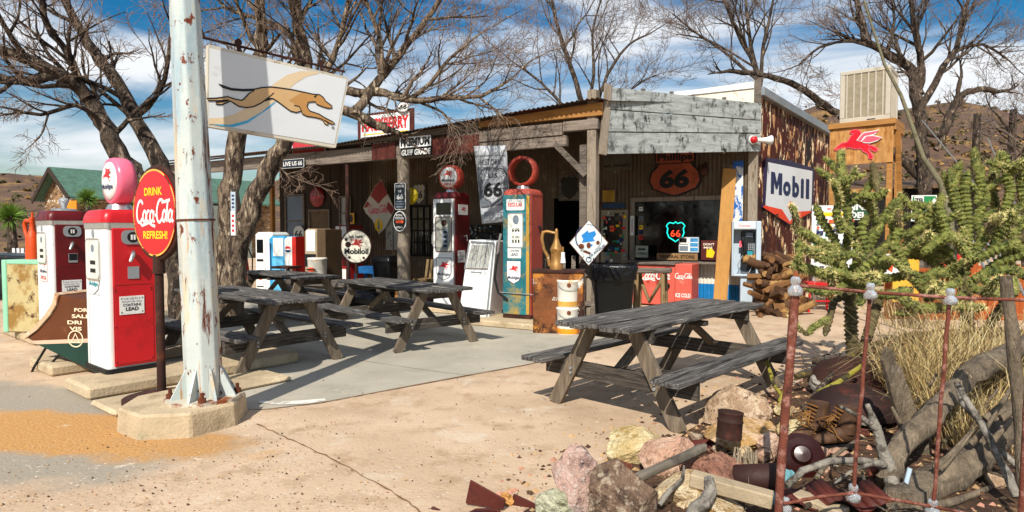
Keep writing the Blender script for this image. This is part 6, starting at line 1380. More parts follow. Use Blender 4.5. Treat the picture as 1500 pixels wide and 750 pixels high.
for k in range(5):
    a = W(1424 + 11 * k, 352 + 2 * k, 9.6); b_ = W(1456 + 11 * k, 425 + 2 * k, 9.6); mb = MB(galv); d = b_ - a; mb.cyl((0, 0, 0), d, .02, n=8)
    solo('steel_rod', 'galvanised rod leaning behind the cactus', 'rod', mb, a, 0, 'leaning galvanised rods')
# dark shed, sign posts and wires on the right
sh = W(1345, 330, 17); t = thing('shed', 'low dark shed with a brown roof behind the plywood stand', 'shed', (sh.x, sh.y, 0), R(-10)); kx = 17 / F
mb = MB(interior_dark); mb.b2((-1.1, 0, 0), (1.4, 2, CH + (340 - 276) * kx)); mb.build('wall', t); mb = MB(mat('shed_roof', '#5a4634', .8, var=.3, bump=.3)); zr = CH + (340 - 276) * kx; mb.add([(-1.3, -.3, zr), (1.6, -.3, zr), (1.6, 2.3, zr + .35), (-1.3, 2.3, zr + .35), (-1.3, -.3, zr + .06), (1.6, -.3, zr + .06), (1.6, 2.3, zr + .42), (-1.3, 2.3, zr + .42)], [(3, 2, 1, 0), (4, 5, 6, 7), (0, 1, 5, 4), (1, 2, 6, 5), (2, 3, 7, 6), (3, 0, 4, 7)]); mb.build('roof', t)
for (px, py0, py1, lb_) in ((1420, 168, 420, 'dark timber post on the hillside, beside the tree'), (1472, 162, 420, 'dark timber post on the hillside, further from the tree')):
    p = W(px, 400, 20); mb = MB(dark_bark); z = CH + (340 - py0) / F * 20; mb.tube([(0, 0, 0), (.05, 0, z * .5), (.12, 0, z)], [.13, .12, .1], 8); solo('timber_post', lb_, 'post', mb, (p.x, p.y, 0), 0, 'timber posts on the hillside')
for (a, b_, lb_) in (((1352, 178, 8.5), (1445, 290, 8.5), 'upper of the barbed guy wires crossing the hillside'), ((1448, 205, 8), (1500, 330, 8), 'steeper barbed guy wire crossing the hillside')):
    p, q_ = W(*a), W(*b_); mb = MB(galv); mb.cyl((0, 0, 0), q_ - p, .008, n=5)
    for k in range(14): c_ = (q_ - p) * (k / 14); mb.bar(c_ + V((-.02, 0, .02)), c_ + V((.02, 0, -.02)), .005, .005)
    solo('guy_wire', lb_, 'wire', mb, p)
# stone cottage with a green roof
ax = V((.81, -.59, 0)); ap = W(72, 247, 30); ha = math.atan2(ax.y, ax.x)
t = thing('cottage', 'stone cottage with a green shingle gable roof behind the pumps', 'house', (ap.x, ap.y, 0), ha)
zr = ap.z; ze = 3.05; hw = 2.4; Lh = 11
mb = MB(house_stone); mb.add([(-2.0, .4, 0), (2.0, .4, 0), (2.0, .4, ze + .28), (0, .4, zr - .1), (-2.0, .4, ze + .28), (2.0, Lh - .4, 0), (2.0, Lh - .4, ze + .28), (-2, Lh - .4, 0), (-2, Lh - .4, ze + .28), (0, Lh - .4, zr - .1)], [(0, 1, 2, 3, 4), (1, 5, 6, 2), (7, 0, 4, 8), (5, 7, 8, 9, 6)]); mb.build('wall', t)
mb = MB(green_roof)
for s in (-1, 1):
    vs = [(0, 0, zr), (s * hw, 0, ze), (s * hw, Lh, ze), (0, Lh, zr)]; vs += [(x, y, z + .09) for x, y, z in vs]
    mb.add(vs, [(3, 2, 1, 0), (4, 5, 6, 7), (0, 1, 5, 4), (1, 2, 6, 5), (2, 3, 7, 6), (3, 0, 4, 7)])
mb.build('roof', t)
mb = MB(dark_boards)
for s in (-1, 1): mb.bar((0, -.03, zr - .03), (s * hw, -.03, ze - .03), .05, .22)
mb.build('bargeboard', t); mb = MB(dark_glass); mb.b2((-.35, .36, 1.0), (.35, .395, 2.2)); wd = mb.build('window', t); mb = MB(white_paint); mb.b2((-.42, .33, .95), (-.35, .39, 2.27)); mb.b2((.35, .33, .95), (.42, .39, 2.27)); mb.b2((-.35, .33, 2.2), (.35, .39, 2.27)); mb.b2((-.35, .33, .95), (.35, .39, 1.0)); mb.build('frame', wd)
mb = MB(mat('annex_wall', '#7d857c', .8, var=.2)); mb.b2((2.05, 3.0, 0), (2.4, 9.0, ze - .1)); mb.build('porch_wall', t)
for px, py, lb_ in ((110, 325, 'orange road sign plate behind the maroon pump'),):
    fr = Frame((W(105, 300, 20).x, 20), R(-20)); t, w_, h_ = sign('road_plate', lb_, 'sign', fr, 98, 294, 112, 312); boxsign(t, w_, h_, mat('plate_orange', '#d8821c', .5), None, .02); mb = MB(galv); mb.cyl((0, .05, -fr.hit(105, 312)[1]), (0, .05, 0), .03); mb.build('post', t)
# ================================================================ bare trees
def limb(mbs, pts, r0, r1, rng, kids_, depth, L_, spread=(25, 60), droop=0., t0=.25):
    """a traced limb with sprouting branches; mbs = (trunk mesh, branch mesh, twig mesh)"""
    P = [V(p) for p in pts]
    # smooth subdivision
    Q = []
    for i in range(len(P) - 1):
        a, b_ = P[max(0, i - 1)], P[i]; c_, d = P[i + 1], P[min(len(P) - 1, i + 2)]
        for k in range(4):
            t = k / 4; Q.append(.5 * ((2 * b_) + (c_ - a) * t + (2 * a - 5 * b_ + 4 * c_ - d) * t * t + (3 * b_ - a - 3 * c_ + d) * t ** 3))
    Q.append(P[-1])
    n = len(Q); rad = [(r0 + (r1 - r0) * (i / (n - 1))) * (1 + .08 * rng.uniform(-1, 1)) for i in range(n)]
    Q = [q + V((rng.uniform(-1, 1), rng.uniform(-1, 1), rng.uniform(-1, 1))) * rad[i] * .25 for i, q in enumerate(Q)]
    i0 = len(mbs[0].v); mbs[0].tube(Q, rad, 11)
    for q_ in range(i0, i0 + len(Q) * 11):
        c_ = Q[(q_ - i0) // 11]; mbs[0].v[q_] = tuple(c_ + (V(mbs[0].v[q_]) - c_) * (1 + .13 * noise.noise(V(mbs[0].v[q_]) * 5)) * rng.uniform(.93, 1.07))
    for k in range(kids_):
        t = t0 + (1 - t0) * (k + rng.random()) / kids_; i = min(n - 2, int(t * (n - 1))); d = (Q[i + 1] - Q[i]).normalized()
        sprout(mbs, Q[i], d, L_ * rng.uniform(.6, 1.15) * (1 - .35 * t), min(rad[i] * .6, .012 + L_ * .02), rng, depth, spread, droop)
    sprout(mbs, Q[-1], (Q[-1] - Q[-2]).normalized(), L_ * .9, r1 * .85, rng, depth, (5, 20), droop)
def sprout(mbs, p, d, L_, r, rng, depth, spread=(25, 60), droop=0.):
    ax = d.orthogonal().normalized(); ax.rotate(Matrix.Rotation(rng.uniform(0, 2 * pi), 3, d)); d = d.copy(); d.rotate(Matrix.Rotation(R(rng.uniform(*spread)), 3, ax))
    if d.z < -.2 and droop == 0: d.z *= .3; d.normalize()
    n = 5 if depth > 1 else 4; Q = [p.copy()]; st = L_ / n
    for i in range(n):
        d = (d + V((rng.uniform(-1, 1), rng.uniform(-1, 1), rng.uniform(-1, 1))) * .24 + V((0, 0, .07 - droop))).normalized(); Q.append(Q[-1] + d * st)
    rmin = mbs[3]; r = max(r, rmin); rr = [max(rmin * .7, r * (1 - .75 * i / n)) for i in range(n + 1)]
    (mbs[1] if r > rmin * 3 else mbs[2]).tube(Q, rr, 5 if r > rmin * 3 else 3, False)
    if depth <= 0: return
    nk = rng.choice(mbs[4][depth] if depth < len(mbs[4]) else (5, 6))
    for k in range(nk):
        t = .2 + .8 * (k + rng.random()) / nk; i = min(n - 1, int(t * n)); f = t * n - i
        sprout(mbs, Q[i].lerp(Q[i + 1], f), (Q[i + 1] - Q[i]).normalized(), L_ * rng.uniform(.4, .68), rr[i] * .6, rng, depth - 1, (22, 58), droop)
def tree(name, label, base_px, Y, limbs, seed, bark_m, twig_m, rmin, kc, depth, L_, group, droop=0.):
    rng = random.Random(seed); bp_ = W(*base_px, Y); root = V((bp_.x, Y, 0)); t = thing(name, label, 'tree', root, 0, group)
    mt, m1, m2 = MB(bark_m), MB(bark_m), MB(twig_m)
    k = Y / F * (.86 if Y < 12 else .72)
    for lm_ in limbs:
        pts, w0, w1, nk = lm_[:4]; dep = lm_[4] if len(lm_) > 4 else depth; LL = lm_[5] if len(lm_) > 5 else L_; dr = lm_[6] if len(lm_) > 6 else droop; t0 = lm_[7] if len(lm_) > 7 else .25
        q = []
        for p in pts:
            yy = Y + (p[2] if len(p) > 2 else 0); w_ = W(p[0], p[1], yy); q.append((w_.x - root.x, w_.y - root.y, max(0, w_.z) if p[1] > 380 else w_.z))
        limb((mt, m1, m2, rmin, kc), q, w0 * k / 2, w1 * k / 2, rng, nk, dep, LL, (25, 62), dr, t0)
    tr = mt.build('trunk', t)
    m1.build('branch', t); m2.build('twig_crown', t)
KC = [(0,), (3, 4, 5), (4, 5), (4, 5)]
tree('bare_tree', 'bare tree with two dark limbs leaning over the red pumps', (264, 470), 8.6, [
    ([(272, 500), (262, 420), (238, 330), (205, 268), (180, 232), (150, 178), (122, 135), (80, 105, -.3), (0, 72, -.6), (-80, 40, -1)], 44, 12, 9, 3, 1.5, 0, .45),
    ([(268, 430, .2), (252, 320, .3), (232, 235, .3), (200, 175, .4), (168, 115, .4), (128, 62, .5), (95, 0, .5), (60, -80, .5)], 36, 10, 8, 3, 1.5, 0, .4),
    ([(130, 145), (95, 112, -.2), (40, 118, -.5), (-40, 112, -.8)], 20, 10, 5, 3, 1.2, .04),
    ([(120, 130), (100, 80), (70, 40, -.2), (58, -10, -.3)], 14, 7, 5, 3, 1.2),
    ([(150, 178), (110, 155, -.4), (60, 168, -.6), (20, 160, -.8)], 9, 4, 6, 3, .9, .1),
    ([(200, 175, .4), (235, 130, .3), (250, 60, .2), (262, -20, .1)], 10, 5, 6, 3, 1.2, 0),
], 3, dark_bark, twig, .0034, KC, 3, 1.4, 'bare trees')
tree('bare_tree', 'bare forked tree whose limbs reach over the store porch', (338, 455), 8.9, [
    ([(336, 470), (333, 380), (336, 300), (343, 225), (356, 150), (378, 90), (382, 20), (370, -70)], 44, 14, 9, 3, 1.5, 0, .5),
    ([(338, 460, -.1), (350, 370, -.2), (368, 312, -.3), (392, 250, -.4), (418, 205, -.4), (440, 150, -.2), (448, 90), (435, 20), (440, -60)], 38, 14, 9, 3, 1.6, 0, .5),
    ([(415, 208, -.4), (450, 180, -.3), (500, 162, -.2), (545, 180, -.1), (570, 190, 0)], 24, 12, 3, 1, .6, .05, .5),
    ([(430, 175, -.3), (480, 140), (520, 134), (565, 138), (610, 148), (655, 143), (705, 140, .1), (745, 118, .2)], 20, 4, 12, 3, 1.15, .02, .2),
    ([(520, 168, -.2), (545, 132), (570, 100, .1), (602, 58, .2), (645, 0, .3), (670, -50, .3)], 17, 6, 10, 3, 1.5),
    ([(560, 108), (556, 55), (535, 0), (520, -50)], 10, 5, 7, 3, 1.4),
    ([(600, 146), (632, 120), (660, 85), (705, 48, .2)], 9, 3, 8, 3, 1.2),
    ([(440, 150, -.2), (480, 100), (500, 45), (520, -30)], 14, 6, 9, 3, 1.5),
    ([(448, 90), (410, 40, .3), (330, 10, .5), (310, -30, .5)], 10, 5, 7, 3, 1.3),
    ([(610, 148), (648, 165), (665, 188), (672, 205)], 5, 2.5, 8, 2, .6, .2, .3),
    ([(700, 141, .1), (725, 160, .1), (742, 180)], 4, 2, 5, 2, .4, .16),
    ([(400, 235, -.4), (420, 255, -.4), (450, 268, -.4)], 5, 2, 6, 2, .4, .14),
], 7, bark, twig, .0034, KC, 3, 1.3, 'bare trees')
KF = [(0,), (3, 4, 5), (4, 5), (4, 5)]
tree('bare_tree', 'hazy bare tree rising behind the middle of the store roof', (860, 394), 24, [
    ([(858, 400), (862, 260), (856, 170), (840, 110), (822, 55), (808, 0), (800, -40)], 16, 4, 9, 3, 3.2, 0, .5),
    ([(860, 230), (876, 150), (895, 100), (922, 65), (950, 50)], 9, 3, 8, 3, 2.6),
    ([(858, 210), (820, 150), (785, 115), (750, 90)], 9, 3, 8, 3, 2.6),
    ([(858, 180), (870, 110), (868, 50), (880, 0)], 8, 3, 8, 3, 2.6),
    ([(856, 190), (900, 150), (940, 120), (962, 110)], 6, 2, 7, 3, 2.0),
], 12, dark_bark, far_twig, .0065, KF, 3, 2.6, 'bare trees')
tree('bare_tree', 'bare tree behind the peeling parapet at the store corner', (1120, 390), 22, [
    ([(1122, 400), (1116, 200), (1110, 110), (1088, 62), (1068, 20), (1050, -40)], 15, 5, 8, 3, 2.6, 0, .55),
    ([(1110, 110), (1098, 55), (1092, 0), (1085, -40)], 9, 3, 8, 3, 2.4),
    ([(1113, 130), (1118, 70), (1130, 15), (1140, -40)], 9, 3, 8, 3, 2.4),
    ([(1112, 120), (1060, 75), (1015, 45), (985, 20)], 7, 2.5, 8, 3, 2.2),
    ([(1108, 100), (1040, 60), (990, 50)], 5, 2, 6, 3, 1.8),
], 18, dark_bark, far_twig, .0062, KF, 3, 2.3, 'bare trees')
tree('bare_tree', 'large bare tree with broken limbs behind the evaporative cooler', (1352, 420), 16.5, [
    ([(1350, 430), (1356, 330), (1354, 250), (1348, 200), (1345, 150), (1335, 105), (1300, 78), (1272, 62), (1262, 30), (1250, -20)], 30, 9, 9, 3, 2.0, 0, .5),
    ([(1345, 140), (1350, 90), (1340, 40), (1330, -30)], 17, 7, 9, 3, 2.0),
    ([(1348, 160), (1375, 110), (1400, 70), (1412, 20), (1430, -30)], 14, 6, 9, 3, 1.9),
    ([(1348, 190), (1380, 195), (1392, 165), (1412, 138), (1440, 130), (1460, 135)], 17, 10, 5, 2, .9),
    ([(1372, 220), (1392, 180), (1402, 140), (1408, 112)], 11, 7, 4, 2, .9),
    ([(1350, 260, .2), (1300, 215, .4), (1240, 175, .5), (1200, 148, .5), (1160, 122, .4), (1115, 110, .3), (1068, 104, .2)], 20, 9, 5, 2, .9),
    ([(1300, 78), (1250, 60), (1200, 70), (1170, 95)], 8, 3, 9, 3, 1.6, .03),
    ([(1400, 75), (1440, 65), (1480, 90)], 8, 3, 9, 3, 1.6, .02),
    ([(1335, 105), (1290, 110), (1245, 140)], 6, 2.5, 7, 3, 1.2, .03),
    ([(1300, 75), (1310, 30), (1300, -20)], 8, 3, 7, 3, 1.7),
], 25, dark_bark, far_twig, .005, KF, 3, 1.9, 'bare trees')
tree('bare_tree', 'small hazy bare tree on the hillside right of the timber posts', (1500, 400), 20, [
    ([(1500, 400), (1492, 280), (1480, 200), (1462, 170)], 9, 4, 8, 3, 1.8), ([(1490, 260), (1510, 190), (1520, 150)], 7, 3, 8, 3, 1.8)], 31, dark_bark, far_twig, .0055, KF, 3, 1.8, 'bare trees')
rng = random.Random(40)
# pale dead pole-like stem in front of the cooler
q = [W(*p) for p in ((1262, -10, 8.4), (1278, 40, 8.4), (1296, 95, 8.3), (1320, 140, 8.2), (1338, 190, 8.1), (1352, 230, 8), (1378, 268, 7.9), (1392, 320, 7.8), (1400, 420, 7.6))]
mb = MB(mat('pale_stem', '#6f6a52', .85, var=.4, vs=9, bump=.5, layers=[('#5a5440', 9, .52, .62)])); mb.tube([p - q[-1] for p in q], [.01, .014, .018, .022, .026, .03, .035, .04, .04], 8)
solo('dead_sapling', 'tall pale dead stem arching up across the evaporative cooler', 'dead stem', mb, q[-1])

# ================================================================ rubble bed
def bed_h(x, y):
    d = (x + .4) * .72 - (y - 3.3) * .69
    s = min(1, max(0, (d + .05) / 1.3)); s = s * s * (3 - 2 * s)
    far = min(1, max(0, (10.2 - y) / 1.8)); nr = min(1, max(0, (y - .6) / 1.2))
    return -.02 + s * far * nr * (.10 + .05 * noise.noise(V((x * 1.1, y * 1.1, 0)))) + .03 * s * noise.noise(V((x * 5, y * 5, 2)))
bm_ = MB(mat('bed_soil', '#553d2b', .95, var=.4, vs=3, bump=1., bs=18, bd=.05, layers=[('#38261a', 3.5, .47, .6), ('#b08c62', 6, .57, .7)])); bm_.smooth = True
nx, ny = 90, 90; vs = [( -1.2 + 11 * i / (nx - 1), .5 + 10 * j / (ny - 1)) for i in range(nx) for j in range(ny)]
bm_.add([(x, y, bed_h(x, y)) for x, y in vs], [(i * ny + j, (i + 1) * ny + j, (i + 1) * ny + j + 1, i * ny + j + 1) for i in range(nx - 1) for j in range(ny - 1)]); struct('soil_bed', bm_)
def GM(px, py, dz=0.):
    d = ray(px, py); t = .5
    for k in range(4000):
        p = CAM + d * t
        if p.z <= max(0, bed_h(p.x, p.y)) + dz: return p
        t += .006
    return p
# gravel and litter
rng = random.Random(50); gv = MB(mat('gravel_tan', '#a98a64', .9, var=.3, vs=9, rand=0)); gv.use(mat('gravel_dark', '#4b3526', .9, var=.3)); gv.use(mat('gravel_rose', '#a87a66', .9, var=.3))
def pebble(mb, p, r):
    vs = [(p[0] + r * a * rng.uniform(.7, 1.2), p[1] + r * b_ * rng.uniform(.7, 1.2), p[2] + r * c_ * rng.uniform(.5, .9)) for a, b_, c_ in ((1, 0, 0), (-1, 0, 0), (0, 1, 0), (0, -1, 0), (0, 0, 1), (0, 0, -1))]
    mb.add(vs, [(0, 2, 4), (2, 1, 4), (1, 3, 4), (3, 0, 4), (2, 0, 5), (1, 2, 5), (3, 1, 5), (0, 3, 5)], False)
for k in range(9000):
    x = rng.uniform(-.6, 5.5); y = rng.uniform(2.2, 8.5); d = (x + .4) * .72 - (y - 3.3) * .69
    if d < rng.uniform(-.35, .2) or d > 3.2: continue
    gv.use(gv.ms[rng.choice((0, 0, 1, 1, 2))]); pebble(gv, (x, y, max(0, bed_h(x, y))), rng.choice((.005, .008, .012, .016, .024)) * rng.uniform(.7, 1.3))
o = gv.build('gravel'); o['kind'] = 'stuff'
lt = MB(mat('litter_brown', '#5a3e28', .9, var=.4)); 
for k in range(500):
    px, py = rng.uniform(380, 1150), rng.uniform(560, 750); p = G(px, py); 
    if bed_h(p.x, p.y) > 0: continue
    if rng.random() < .7 and px < 700: continue
    a = rng.uniform(0, 6.3); l = rng.uniform(.004, .013); d = V((math.cos(a), math.sin(a), 0)) * l; n_ = V((-d.y, d.x, 0)) * .4; q_ = V((p.x, p.y, .007))
    lt.add([q_ - d, q_ + n_ + V((0, 0, .006)), q_ + d, q_ - n_], [(0, 3, 2, 1)])
gt_ = MB(gv.ms[1])
for k in range(5200):
    px, py = rng.uniform(-20, 1100), 500 + 250 * rng.random() ** .7; p = G(px, py)
    if bed_h(p.x, p.y) > 0 or rng.random() > (1 if px < 500 and py > 610 else .4): continue
    if noise.noise(V((p.x * 1.6, p.y * 1.6, 7))) < rng.uniform(-.15, .35): continue
    gt_.use(gv.ms[rng.choice((0, 0, 1, 2))]); pebble(gt_, (p.x, p.y, .005), rng.choice((.002, .003, .003, .005, .008)) * rng.uniform(.7, 1.2))
o = gt_.build('grit'); o['kind'] = 'stuff'
o = lt.build('leaf_litter'); o['kind'] = 'stuff'
tw_ = MB(grey_twig); tw_.use(dark_bark); tw_.use(driftwood); rng = random.Random(71)
for k in range(900):
    x = rng.uniform(.3, 6.5); y = rng.uniform(2.3, 8.5); d = (x + .4) * .72 - (y - 3.3) * .69
    if d < rng.uniform(.15, .9) or d > 4: continue
    tw_.use(tw_.ms[rng.choice((0, 1, 1, 2))]); a = rng.uniform(0, 6.3); l = rng.uniform(.06, .32); e = V((math.cos(a), math.sin(a), rng.uniform(-.05, .45))).normalized(); p = V((x, y, bed_h(x, y) + .012)); r = rng.uniform(.002, .007)
    m_ = p + e * l * .5 + V((rng.uniform(-.03, .03), rng.uniform(-.03, .03), rng.uniform(0, .03))); tw_.tube([p, m_, p + e * l], [r, r * .8, r * .4], 4, False)
    if rng.random() < .5: tw_.tube([m_, m_ + V((rng.uniform(-.1, .1), rng.uniform(-.1, .1), rng.uniform(0, .1)))], [r * .7, r * .3], 3, False)
o = tw_.build('twig_litter'); o['kind'] = 'stuff'
# ---------------------------------------------------------------- rocks
def rock(label, cpx, cpy, wpx, hpx, m, seed, flat=1., ang=0., box_=0., depth=1., Yo=None, group='loose rocks'):
    b_ = GM(cpx, cpy + hpx * .42); k = b_.y / F * (1.24 if seed in (1, 5) else 1.1); w_ = wpx * k; h_ = hpx * k
    rng = random.Random(seed); import bmesh
    bm = bmesh.new(); bmesh.ops.create_icosphere(bm, subdivisions=5 if wpx > 60 else 4, radius=1)
    planes = [(V((rng.uniform(-1, 1), rng.uniform(-1, 1), rng.uniform(-.6, 1))).normalized(), rng.uniform(.55, .86)) for _ in range(16)]
    for v in bm.verts:
        p = v.co.copy()
        if box_: p = V([math.copysign(abs(c) ** (1 - .55 * box_), c) for c in p]) ; p *= .82
        for n_, dd in planes:
            e = p.dot(n_) - dd
            if e > 0: p -= n_ * e * .97
        p += p.normalized() * (.055 * noise.fractal(p * 1.8 + V((seed * 3.1, 0, 0)), 1, 2, 4) + .022 * noise.fractal(p * 6 + V((0, seed, 0)), .9, 2.1, 4) - .03 * max(0, .25 - abs(noise.noise(p * 2.3 + V((seed, 0, 4))))) * 4)
        v.co = V((p.x * w_ / 2, p.y * w_ / 2 * .8 * depth, p.z * h_ / 2 * 1.05))
    me = bpy.data.meshes.new('rock'); bm.to_mesh(me); bm.free(); me.materials.append(m)
    me.polygons.foreach_set('use_smooth', [True] * len(me.polygons)); me.set_sharp_from_angle(angle=R(24)); o = bpy.data.objects.new('rock', me); C.objects.link(o)
    c = W(cpx, cpy, b_.y + w_ * .12); o.location = c; o.rotation_euler = (0, R(ang), R(rng.uniform(-25, 25)))
    return tag(o, label, 'rock', group)
mauve = mat('rock_mauve', '#ad8f82', .88, var=.2, vs=2, bump=1., bs=14, bd=.05, layers=[('#beb0a8', 5, .5, .66), ('#b07a3a', 1.5, .6, .64), ('#6e5654', 12, .53, .63), ('#cbbfb8', 40, .56, .66)])
yel = rock_mat('yellow', '#bca676', '#d6c8a0', '#94763e'); pink = rock_mat('pink', '#b8917a', '#d2b49c', '#93705a'); spk = rock_mat('speckled', '#7a6250', '#4a382c', '#a89882', 4.5)
tanr = rock_mat('tan', '#a98c70', '#cdb69a', '#6e5440', 4); redr = rock_mat('red', '#6e3a28', '#8a5038', '#3c2018'); crm = rock_mat('cream', '#c2ab86', '#dccbaa', '#92703e'); grn = rock_mat('greenish', '#a8a88c', '#c6c4aa', '#6e6a50')
rock('large mauve rock with an orange streak at the bed corner', 848, 705, 96, 108, mauve, 1, ang=-8)
rock('pale greenish rock tucked beside the mauve rock', 818, 740, 66, 50, grn, 2)
rock('flat cream yellow boulder nearest the picnic table foot', 938, 653, 112, 50, yel, 3, ang=-6)
rock('oblong pink block behind the wooden handle', 978, 668, 100, 58, pink, 4, ang=-22, box_=.9)
rock('dark speckled boulder under the wooden handle', 915, 728, 112, 84, spk, 5)
rock('knobbly tan boulder under the far end of the picnic table', 1074, 594, 112, 60, tanr, 6, ang=-6)
rock('long flat yellow and pink stone carrying the rusty can', 1086, 640, 124, 48, rock_mat('honey', '#b8935f', '#cfb292', '#94703a'), 7, ang=-6, box_=.9)
rock('small triangular red rock between the yellow boulder and the pink block', 908, 688, 44, 34, redr, 8)
rock('cream stone beside the driftwood fragment', 1008, 717, 92, 48, crm, 9)
rock('broad red-brown stone under the lumber offcut', 1052, 690, 110, 52, rock_mat('brick', '#8f6250', '#a87c66', '#5e4034'), 10)
rock('tan flat stone at the lower edge of the bed', 1040, 742, 110, 34, crm, 11, box_=.6)
rock('yellowish stone behind the brown insulator', 1160, 628, 52, 34, yel, 12)
rock('small orange stone on the rusty scrap', 741, 731, 26, 20, rock_mat('orange', '#c98f4a', '#d8b078', '#8a5a28'), 13)
rock('rounded cream stone at the foot of the rusty post', 1128, 652, 46, 42, pink, 14)
rock('grey-white stone under the cholla stems', 1218, 560, 62, 40, rock_mat('grey', '#a39c92', '#c0bab0', '#6e675e'), 15)
rock('yellow lichen stone beside the near fence post', 1148, 600, 30, 26, yel, 16)
rock('small tan stone lodged beside the pink block', 1092, 662, 26, 20, crm, 17)
rng = random.Random(99)
for k in range(42):
    px = rng.choice((rng.uniform(880, 1150), rng.uniform(1150, 1480), rng.uniform(1150, 1300))); py = rng.uniform(590 if px < 1150 else 570, 745)
    if px < 1010 and py < 690: continue
    s = rng.uniform(14, 34); rock('small broken stone lying loose in the rubble bed', px, py, s, s * rng.uniform(.5, .8), rng.choice((tanr, redr, crm, pink, spk)), 200 + k, group='small stones in the rubble bed')
# ---------------------------------------------------------------- junk in the bed
def trace(pts, dz=0.):
    """pixel polyline (px,py,Y) -> world"""
    return [WB(*p) for p in pts]
def WB(px, py, Y, off=.05):
    """on or above the bed, never inside it"""
    if py > 455:
        g = GM(px, py)
        if Y > g.y - off: Y = g.y - off
    return W(px, py, Y)
def wood_piece(name, label, cat, pts, wpx, m, n=9, seed=1, flat=None):
    q = trace(pts); k = sum(p[2] for p in pts) / len(pts) / F; rng = random.Random(seed); P = []
    for i in range(len(q) - 1):
        for j in range(3): P.append(q[i].lerp(q[i + 1], j / 3))
    P.append(q[-1]); wp = wpx if hasattr(wpx, '__len__') else [wpx] * 2; nn = len(P)
    rad = [(wp[0] + (wp[1] - wp[0]) * i / (nn - 1)) * k / 2 * .88 * rng.uniform(.88, 1.12) for i in range(nn)]
    o_ = P[0].copy(); mb = MB(m); n = n if n < 9 else 20; PP = [p - o_ + V((rng.uniform(-1, 1), rng.uniform(-1, 1), rng.uniform(-1, 1))) * rad[i] * .15 for i, p in enumerate(P)]; mb.tube(PP, rad, n)
    if n >= 9:
        rg = [rng.uniform(.74, 1.1) for _ in range(n)]; sk = rng.uniform(-.5, .5)
        def gr(i, v):
            k = i % n; j = min(nn - 1, i // n) if i < nn * n else (0 if i < (nn + 1) * n else nn - 1); c_ = PP[j]; f_ = rg[int(k + sk * j) % n] * (1 + .06 * math.sin(j * 1.7 + k)); return tuple(c_ + (V(v) - c_) * f_)
        mb.v = [gr(i, v) for i, v in enumerate(mb.v)]
    return mb, o_
def wood(name, label, cat, pts, wpx, m, n=9, seed=1):
    mb, o_ = wood_piece(name, label, cat, pts, wpx, m, n, seed); return solo(name, label, cat, mb, o_)
hnd = mat('tool_handle', '#6e665a', .6, var=.3, vs=4, bump=.2, layers=[('#3c362f', 3, .54, .66)])
mb, o_ = wood_piece('', '', '', ((905, 716, 3.05), (960, 690, 3.25), (1030, 656, 3.6)), (15, 20), hnd, 12); mb.use(white_paint); e0 = WB(905, 716, 3.05); e1 = WB(960, 690, 3.25); ed = (e1 - e0).normalized(); mb.tube([e0 - ed * .006 - o_, e0 + ed * .04 - o_], [.033, .035], 12); solo('tool_shaft', 'round grey wooden handle with a white end lying on the speckled boulder', 'tool handle', mb, o_)
def beam(name, label, cat, a, b_, w_, h_, m, up=(0, 0, 1)):
    p, q_ = WB(*a), WB(*b_); mb = MB(m); mb.bar((0, 0, 0), q_ - p, w_, h_, up); return solo(name, label, cat, mb, p, 0, None, .006)
lum = mat('pale_lumber', '#a8977c', .85, var=.25, vs=2, bump=.4, layers=[('#73634c', 3, .54, .66)])
beam('lumber_offcut', 'pale square lumber offcut across the stones', 'lumber', (1012, 700, 3.2), (1132, 733, 3.02), .085, .07, lum)
beam('lumber_offcut', 'short pale board lying at the bottom rail of the iron fence', 'lumber', (1165, 725, 3.3), (1238, 752, 3.1), .11, .04, lum)
wood('driftwood_piece', 'curved grey driftwood fragment in front of the lumber offcut', 'driftwood', ((1012, 760, 2.95), (1028, 738, 3.0), (1042, 718, 3.05), (1038, 700, 3.1)), (26, 17), grey_twig, 9)
wood('dead_twig', 'thin forked twig standing on the cream stone', 'twig', ((965, 740, 3.1), (985, 715, 3.15), (1000, 700, 3.2), (1002, 682, 3.25)), (11, 4), grey_twig, 6)
# rusty can
cp = GM(1068, 640); cn = W(1068, 637, GM(1068, 672).y); t = thing('rusty_can', 'round dark rusty can standing on the long flat stone', 'can', cn, R(10)); mb = MB(dark_rust); mb.lathe([(.076, -.02), (.08, 0), (.078, .01), (.078, .08), (.081, .085), (.081, .095), (.077, .1), (.077, .135), (.08, .14), (.08, .15), (.07, .15), (.07, .13), (0, .13)], 26); mb.build('tin', t)
t.rotation_euler = (R(-4), R(5), 0)
# rusty pipe stub and scrap under stones
mb = MB(red_rust); mb.lathe([(.05, -.12), (.05, .12), (.04, .12), (.04, -.1)], 16); p = WB(1024, 655, 4.25); o = solo('pipe_stub', 'rusty pipe stub beside the flat stone', 'pipe', mb, p); o.rotation_euler = (R(70), 0, R(25))
